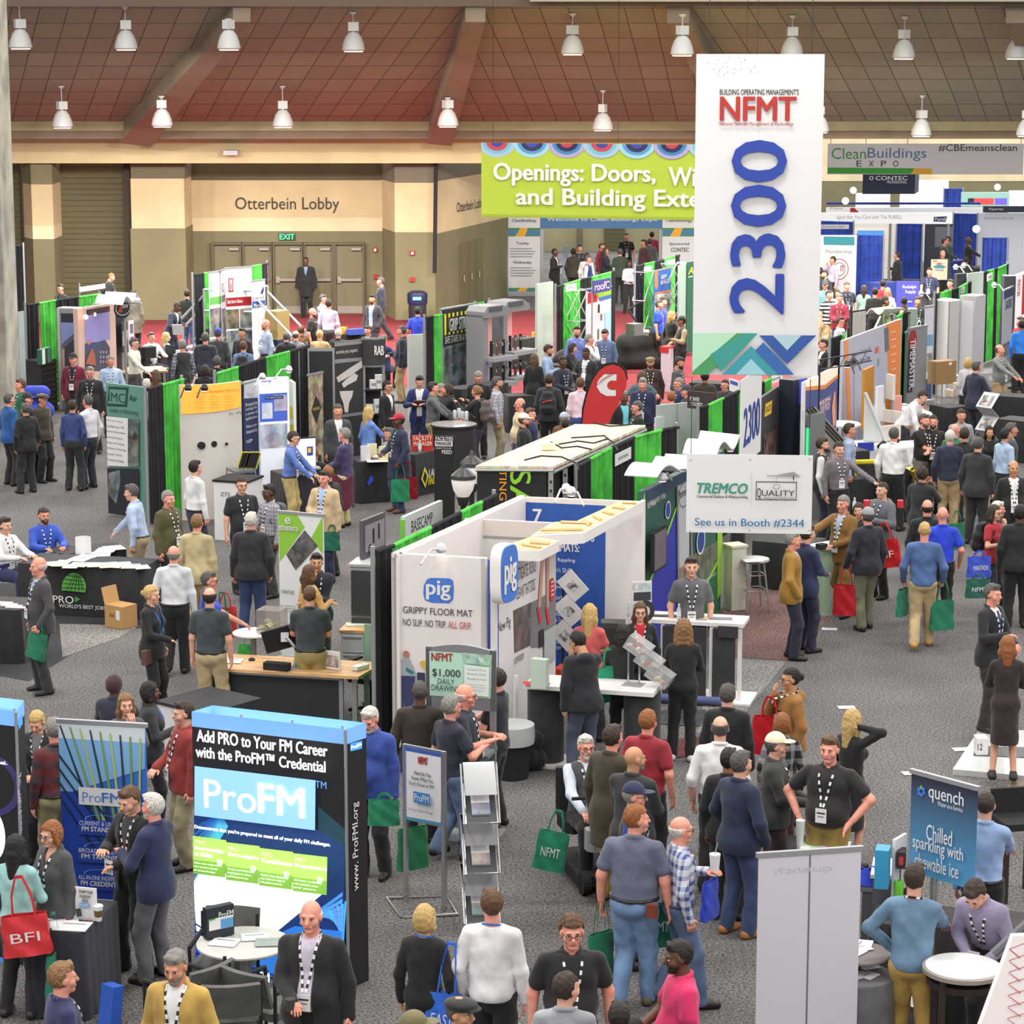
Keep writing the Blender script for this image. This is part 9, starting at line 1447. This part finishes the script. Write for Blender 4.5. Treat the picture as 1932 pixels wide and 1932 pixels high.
P(1793,812,1.78,172,'white-haired ~navy top with a blue collar','dd',('sweater',(38,44,66)),KH,'s','w','p',1.1,lan='b',Qj=0);P(1802,800,1.76,150,'bald ~green polo{white-haired one','dd',('polo',(60,120,80)),'dk','none','b','p',lan=None);P(1820,807,1.8,172,'~black polo and khakis|','dd',('polo',(38,38,42)),(190,164,104),'s','d','b',1.12,Qj=0);P(1846,825,1.84,150,'grey-haired ~long charcoal suit in>crowded aisle','dd',('blazer',(48,47,50)),(40,40,44),'s','s','a',1.15,Ql='w',lan=None);P(1897,808,1.78,118,'black-haired ~pale blue shirt in>crowded aisle','dd',('shirt',(170,194,222)),'dk','s','k','c',1.05,Qj=0);P(1908,798,1.76,88,'grey-haired person in profile{pale blue shirt','dd',('blazer',(70,74,84)),'dk','s','s','b',Ql='w',lan=None);P(1913,869,1.8,0,'balding person with a moustache in a black blazer and white shirt','dd',('blazer','k'),'k','balding','k','c',1.1,Ql='w',Qi='O');p_redw=P(1876,953,1.7,48,'person with glasses in a red top with a backpack and blue and green bags','pm',('tee',(170,36,50)),(44,46,60),'long','d','a',1.08,sex='f',Qi='G',lan=None);P(1882,946,1.7,60,'white-haired person just{red top','dd',('jacket','dk'),'dk','s','w','p',lan=None);P(1925,954,1.82,172,'~black cap and black jacket at>photo edge','dd',('jacket','k'),'k','s','k','e',1.12,Qi='C:k',lan=None)
P(1495,1003,1.8,82,'~mustard blazer with a hand in his pocket under>sponsor banner','kd',('blazer',(160,120,46)),(38,40,56),'s','g','p',1.08,Ql=LB_,lan=None);P(1523,992,1.8,120,'~navy suit at>pale green reception counter','fd',('blazer',(40,50,86)),(36,40,60),'s','d','a',1.05,Ql='w',lan=None)
P(1814,772,1.74,0,'~grey shirt with sunglasses pushed up facing>aisle','dd',('shirt',(150,152,158)),'dk','s','d','b',Qj=0);P(1867,804,1.62,0,'young person with long black hair in a black top','dd',('sweater','k'),'k','long','k','c',sex='f',lan=None);P(1739,748,1.78,150,'bald ~white shirt sitting at>white sample table','tt',('shirt','w'),'dk','ring','s','p',1.15,sit=1,lan=None,seat=.6);P(1746,738,1.82,65,'dark-haired ~white shirt bending over>sample table','tt',('shirt',(226,222,226)),'dk','s','d','a',1.15,lean=32,lan=None);P(1842,682,1.82,128,'~navy suit holding a white folder','pd',('blazer',(44,48,66)),(44,46,60),'s','s','p',1.1,Ql='w',lan=None);P(1827,675,1.68,172,'person with a short blond bob in a pale grey top','dd',('sweater',(196,198,202)),'dk','bob','y','a',sex='f',lan=None);P(1886,650,1.8,50,'~grey knit sweater leaning^black table','rt',('sweater',(128,132,130)),KH,'balding','b','p',1.12);P(1929,604,1.8,175,'dark-haired ~bright blue shirt at>photo edge','dd',('shirt',(44,124,220)),'k','s','k','d',1.1,lan=None);P(1926,598,1.78,-60,'face of a person{bright blue shirt','dd',('jacket','r'),'k','s','b','p',lan=None)
# towards the next hall
FAR=[(1572,484,-70,('shirt',LAV),'k','s','d','c','md','~lavender shirt touching his chin`membership banner'),(1557,510,-60,('jacket','k'),'k','s','d','b','dd','bearded ~black jacket below>membership banner'),(1557,530,-20,('polo',(110,170,180)),'tan','s','s','c','dd','~dark cap and pale teal polo`tall banner'),(1564,548,30,('tee','k',M((36,36,40),.8,kind='stripe',c2=(220,220,222),sc_=.1)),KH,'s','d','p','dd','~black and white striped shirt'),(1579,546,10,('sweater','w'),'dk','long','d','b','dd','person with long dark hair{striped shirt'),(1585,555,-15,('jacket',(128,28,50)),(50,60,100),'s','g','p','ff','grey-haired ~wine red jacket holding a blue phone'),(1598,532,5,('polo',(36,40,60)),'dk','s','b','p','dd','~navy polo above>wine red jacket'),(1630,538,170,('cardigan',(150,180,170)),'dk','long','d','a','dd','person with long brown hair in a pale green cardigan'),(1651,543,175,('sweater','k'),'k','s','k','c','dd','dark-haired ~black top before>blue table'),(1666,528,172,('sweater',(190,40,56)),'dk','s','k','c','dd','~red top`blue supply banner'),(1675,543,-10,('shirt',(210,208,206)),'dk','bob','y','p','dd','fair-haired person with glasses in a pale patterned shirt'),(1670,560,70,('sweater',(96,110,70)),'dk','afro','k','d','dd','person with dark curls in a moss green top'),(1694,475,-120,('blazer','k'),'k','s','d','b','pd','large ~black suit before>blue drape'),(1754,505,-12,('polo',(34,40,70)),'dk','s','d','b','td','heavy ~navy polo{supply banner'),(1794,527,-55,('shirt','k'),'dk','s','d','p','dd','person looking down`dark framed panel'),(1731,560,10,('shirt','dk'),'dk','s','d','b','dd','~patterned vest{grey device'),(1706,560,175,('jacket','k'),'k','buzz','k','e','dd','dark-skinned person sitting before>supply banner'),(1703,581,-20,('sweater','k'),'k','long','b','a','dd','person with brown curls`grey device'),(1782,450,75,('jacket',(50,62,56)),'k','s','d','p','rd','person in dark green at>far counter with>bottles'),(1779,472,20,('jacket',(60,70,64)),'k','ring','g','p','dd','bald person sitting at>far counter'),(1789,446,-70,('jacket',(70,80,76)),'k','s','k','c','dd','dark-haired person standing{far counter'),(1827,447,80,('blazer',(40,36,40)),'k','none','k','e','rd','bald dark-skinned ~black suit reaching to>edge'),(1823,484,175,('jacket','k'),'k','buzz','k','d','dd','person in black crouched before>blue counter'),(1585,598,60,('shirt','w'),'dk','s','d','p','dd','bearded ~white shirt at>end<insulation wall'),(1555,640,-60,('blazer','k'),'k','s','d','p','dd','~black jacket at>edge<tall hanging banner'),(1548,505,175,('jacket','k'),'k','s','k','d','dd','dark figure cut by>edge<tall hanging banner'),(1046,469,70,('blazer','k'),'k','buzz','k','e','pd','dark-skinned ~black suit guarding>portal'),(1082,469,160,('jacket',(60,54,46)),'k','s','k','e','dd','~brown jacket entering>portal'),(1094,462,20,('sweater','dk'),'k','s','d','b','dd','person in dark clothes further inside>portal'),(1109,482,75,('vest',(40,60,120)),'k','s','s','p','dd','grey-haired ~blue vest queuing at>portal'),(1107,477,150,('sweater','w'),'k','s','d','b','dd','person in white{blue vest'),(1135,459,60,('jacket',(140,40,60)),'k','s','b','p','dd','~wine red jacket inside>portal'),(1142,467,80,('jacket',(50,40,60)),'k','long','b','a','fd','person with long brown hair in a plum jacket inside>portal'),(1182,440,5,('polo','k'),'k','s','d','p','dd','heavy ~black polo facing out<portal'),(1226,450,172,('jacket',(110,114,116)),'k','s','s','p','dd','grey-haired ~grey jacket entering>portal'),(1230,437,170,('sweater',(160,50,80)),'k','s','d','p','dd','~raspberry top deep inside>portal'),(1170,469,176,('jacket',(56,66,54)),(40,40,44),'s','s','p','dd','~dark green jacket walking into>portal'),(1187,491,10,('shirt',(214,214,216)),'k','long','k','e','ff','~loose white blouse coming out<portal'),(1215,452,-60,('jacket',(90,60,60)),'k','s','d','a','dd','~maroon jacket`grey jacket in>portal')]
FEM={1579,1630,1675,1703,1142,1187}
for x,y,fc,tp,bt,hr,hc_,sk,ar,lab in FAR:P(x,y,1.66 if x in FEM else 1.78,fc+rnd.uniform(-4,4),lab,ar,tp,bt,hr,hc_,sk,rnd.uniform(1.0,1.2),sex='f'if x in FEM else 'm',lan='k'if abs(fc)<60 else None,Ql='w'if tp[0]in('blazer','vest','cardigan')else None,Qi='C:#2a3448'if(x,y)==(1557,530)else 'G'if x in(1585,1675)else 'D'if x in(1585,1557)and y in(598,510)else '')
P(1368,716,1.74,-30,'person with dark glasses{tilted tablet board','tt',('jacket','dk'),'dk','s','d','p',Qi='G',sit=1,lan=None);P(1330,700,1.78,170,'person in dark brown clothes under>bottom<tall hanging banner','dd',('jacket',(56,46,40)),'k','s','k','d',lan=None)
# things people carry
GT,RT=(24,116,86),(206,44,56)
h=Qs(p_grey,-1);Qx('green tote bag hanging from>hand<older person in>charcoal suit',h,-30,GT,.3,.36,.1,.1,None,tilt=12)
h=Qs(p_sw,-1);Qx('green tote bag held by>person in tan boots,`aisle',h,60,GT,.34,.38,.12,.14);h=Qs(p_sw,1);Qx('white-tagged green tote bag`khaki legs<blue sweater',h,15,GT,.36,.42,.12,.3)
h=Qs(p_puf,-1);Qx('shiny red bag held low by>person in>black quilted jacket',h,-15,(200,40,52),.36,.44,.16,.3,sheen=1);h=Qs(p_hg,-1);Qx('shiny red bag with a white mark carried by>person in>grey hooded sweatshirt',h+Qn((.1,-.12,.0)),-25,(214,44,50),.4,.42,.16,.26,'NF',sheen=1,tilt=-10)
h=Qs(p_hood,1);Qx('shiny red bag hanging from>raised hand<brown hooded jacket',h+Qn((-.06,-.05,0)),-20,(210,40,50),.38,.42,.16,.22,sheen=1)
o=QF(p_teal,.12,-.22,1.36);Qx('big red shiny shoulder bag with a white emblem^person in>teal sweater',o,165+180-345+5,(222,62,68),.42,.36,.16,.34,'BFI',sheen=1,tilt=-6);h=Qs(p_teal,-1)
o=QF(p_teal,.34,-.02,.98);Qx('green tote bag dangling`black draped table',o,80,GT,.32,.42,.1,.34)
o=QF(p_blonde,.24,-.06,1.38);Qx('bright blue tote bag with white print^person with short blond hair',o,-10,(48,110,220),.3,.42,.1,.42,'EAST',tilt=6)
o=QF(p_hj,-.12,-.26,1.36);Qx('green tote bag over>shoulder<person in>black hooded jacket',G(1146,1226,1.34),10,(22,138,104),.36,.42,.1,.2,tilt=-12)
h=Qs(p_big,-1);Qx('dark green tote bag dangling{legs<two-tone blue polo',h,40,(20,110,80),.3,.46,.1,.3);o=QF(p_plaid,.2,-.22,1.36);Qx('green tote bag with white letters^shoulder<plaid shirt',G(1240,1636,1.2),10,(20,108,80),.34,.4,.1,.34,'NFMT')
p=G(1052,1518,.95);Qx('green tote bag with white letters hanging^mobility scooter',G(1054,1530,.98),-10,(22,128,94),.32,.4,.1,.22,'NFMT',tilt=10)
o=Qs(p_navy,-1);Qx('royal blue tote bag hanging`dark jeans<navy zip jacket',G(1340,1640,.8),60,(40,66,190),.3,.36,.1,.12)
h=Qs(p_red,-1);Qx('green tote bag carried by>person in>red cap',h,0,(24,128,88),.34,.4,.12,.3);Qx('dark red bag just{green one<red cap',h+Qn((.14,.1,0)),10,(150,30,44),.34,.4,.12,.28,sheen=1)
h=Qs(p_tanc,1);Qx('dark green bag held before>light tan coat',Qs(p_tanc,-1)+Qn((-.1,-.05,.05)),0,(20,100,80),.26,.3,.1,.1)
Qx('green tote bag standing^floor under>round money table',G(466,1203,.42),5,(60,150,60),.26,.34,.12,.1);Qx('red tote bag between>royal blue polo and>black jacket',G(424,1120,.95),20,(196,50,54),.34,.42,.12,.2);Qx('green tote bag overlapping>red one`black jacket',G(418,1118,.98),-10,(20,110,84),.22,.36,.1,.26)
o=G(752,1500,1.0);Qx('green folder bag held by>white-bearded person in>blue jacket',G(724,1498,1.05),0,(26,124,86),.32,.26,.1,.06);Qx('green tote bag{poster floor stand',G(778,1540,.85),30,(22,112,70),.34,.42,.12,.12)
QG('black backpack with red piping^person in>black jacket`flag',p_pack,accent='r');QG('black backpack^person in>denim shirt at>stair platform',p_denim);QG('black backpack^fair-haired person near>shutter edge',p_back);QG('grey-brown backpack^person raising both hands',p_raise,(84,72,70));QG('black backpack^person in>red top',p_redw);QG('grey backpack^person in>grey checked shirt',p_gshirt,(84,86,96))
Qx('blue tote bag with white lettering hung from>person in>red top',G(1848,1040,1.25),10,(52,76,190),.36,.3,.12,.08,'MARATHON');Qx('dark green tote bag with white letters below>blue one',G(1846,1085,1.1),8,(20,84,70),.36,.26,.12,.06,'NFMT');Qx('green tote bag hanging{bald royal blue polo',G(1805,965,.98),30,GT,.34,.42,.12,.2)
o=QF(p_bun,.2,.02,.92);t=thing('purse','small brown purse^hip<person with>fair bun','bag',o,p_bun.rotation_euler.z);m=MB();m.box((0,.02,-.09),(.24,.08,.18),M((92,70,62),.5),bev=.03);m.Qa('body',t);m=MB();m.Qh([(-.11,0,0),(-.08,-.03,.3),(-.2,-.1,.5)],.008,M((150,120,80)),6);m.Qa('strap',t)
m=MB();m.QC(lambda u,v:Qn((.2*math.cos(PI*u),-.1*math.sin(PI*u)-.04,-.55*v+.05*math.sin(u*12))),14,6,.03,M((92,34,54),.85,kind='cloth'));o=m.Qa('coat',None,1,G(643,898,.98));tag(o,'burgundy coat draped over>arm<person in>purple sweater','coat')
t=thing('brochure','open dark brochure held by>person in>bright navy suit','paper',G(792,762,1.22));m=MB();m.box((0,0,0),(.26,.02,.2),M((96,64,60),.5),R=Matrix.Rotation(.7,3,'X'));m.Qa('pages',t)
for x,y,z,w_,h_,lab in((335,622,1.15,.26,.34,'white papers in>hands<person in>navy suit by>lone chair'),(1856,712,1.2,.22,.28,'white folder held by>person in>navy suit near>brochure rack'),(1186,1232,1.1,.08,.15,'phone held by>person in>red shirt and black cardigan')):m=MB();m.box((0,0,0),(w_,.012,h_),M('w'if z!=1.1 else 'dk'),R=Matrix.Rotation(.6,3,'X'));tag(m.Qa('paper_sheet'if z!=1.1 else 'phone',None,0,G(x,y,z)),lab,'paper'if z!=1.1 else 'phone')
h=Qs(p_pink,1);f=Fld((-.16,-.16,-.1),(.16,.2,.12),.012);f.ell((0,0,0),(.09,.1,.08),0);f.QD(lambda x,y,z:-z-.01+0*x+0*y);f.ell((0,.11,-.005),(.07,.07,.008),.01);v,q=f.mesh();t=thing('baseball_cap','black cap held}person in>pink polo','cap',h+Qn((-.06,-.02,.0)));npmesh('cap_crown',[(v,q,BK)],t)
h=Qs(p_card,1);t=thing('paper_cup','small dark cup held by>person in>black cardigan','cup',h+Qn((.0,-.1,.0)));m=MB();m.Qk([(.028,-.05),(.042,.05)],(0,0,0),M((70,70,66),.4),16);m.Qa('cup',t,1)
t=thing('drink_cup','clear cup of iced red tea^drawing kiosk','cup',G(915,1385,1.06));m=MB();m.Qk([(.034,-.04),(.046,.11)],(0,0,0),M((130,36,30),.2),16);m.Qa('cup',t,1);m=MB();m.Qk([(.048,.11),(.048,.125)],(0,0,0),M((206,200,200),.3),16);m.Qa('lid',t);m=MB();m.Qh([(0,0,.12),(.01,0,.2)],.006,M('r'),6);m.Qa('straw',t)
t=thing('paper_cup','white and green coffee cup in>hand<person in>navy shirt','cup',G(900,1418,1.08));m=MB();m.Qk([(.03,0),(.04,.12)],(0,0,0),WHT,16);m.Qa('cup',t,1);m=MB();m.Qk([(.043,.12),(.04,.14)],(0,0,0),BK,16);m.Qa('lid',t)
t=thing('drink_cup','tall white drink cup with a straw held by>plaid shirt','cup',Qs(p_plaid,-1)+Qn((.08,-.03,.03)));m=MB();m.Qk([(.035,-.06),(.048,.12)],(0,0,0),WHT,16);m.Qa('cup',t,1);m=MB();m.Qk([(.05,.12),(.05,.14)],(0,0,0),WHT,16);m.Qh([(0,0,.13),(.02,0,.24)],.006,GRY,6);m.Qa('lid',t)
o=QF(p_big,.2,-.16,.98);t=thing('belt_pouch','brown leather pouch^belt<two-tone blue polo','pouch',o,p_big.rotation_euler.z);m=MB();m.box((0,0,0),(.1,.05,.12),M((120,60,36),.5),bev=.015);m.Qa('pouch_body',t)
a=p_scoot;t=thing('mobility_scooter','black mobility scooter carrying>seated person in>grey vest','scooter',(a.location.x,a.location.y,0),a.rotation_euler.z);m=MB();m.box((0,.2,.14),(.5,1.0,.1),BK,bev=.08);m.Qa('deck',t);m=MB();m.box((0,-.1,.52),(.46,.44,.12),BK,bev=.06);m.Qa('seat',t);m=MB();m.Qh([(0,-.1,.15),(0,-.1,.5)],.05,GRY);m.Qa('seat_post',t);m=MB();m.box((0,-.34,.8),(.44,.08,.5),BK,bev=.03);m.Qa('backrest',t);m=MB();m.Qh([(0,.62,.15),(0,.5,.95)],.035,BK);m.Qh([(-.28,.46,.95),(.28,.46,.95)],.02,BK);m.Qa('tiller',t);m=MB();m.box((0,.58,.55),(.34,.2,.22),GRY,bev=.05);m.Qa('basket',t)
for sx,sy in((-.22,-.25),(.22,-.25),(-.2,.65),(.2,.65)):m=MB();m.Qh([(sx-.04,sy,.12),(sx+.04,sy,.12)],.12,M((24,24,26),.7),18);m.Qa('wheel',t)
for x,y,rz_,lab in((82,1090,30,'dark chair under>person in>royal blue jacket'),(2,1110,55,'dark chair under>seated person in>white shirt at>edge'),(213,1385,170,'dark chair under>person in>burgundy knit hat'),(593,950,180,'dark chair under>person by>bright monitor'),(285,715,40,'dark chair under>seated white shirt at>draped table'),(313,715,110,'dark chair under>seated person with long blond hair')):pass
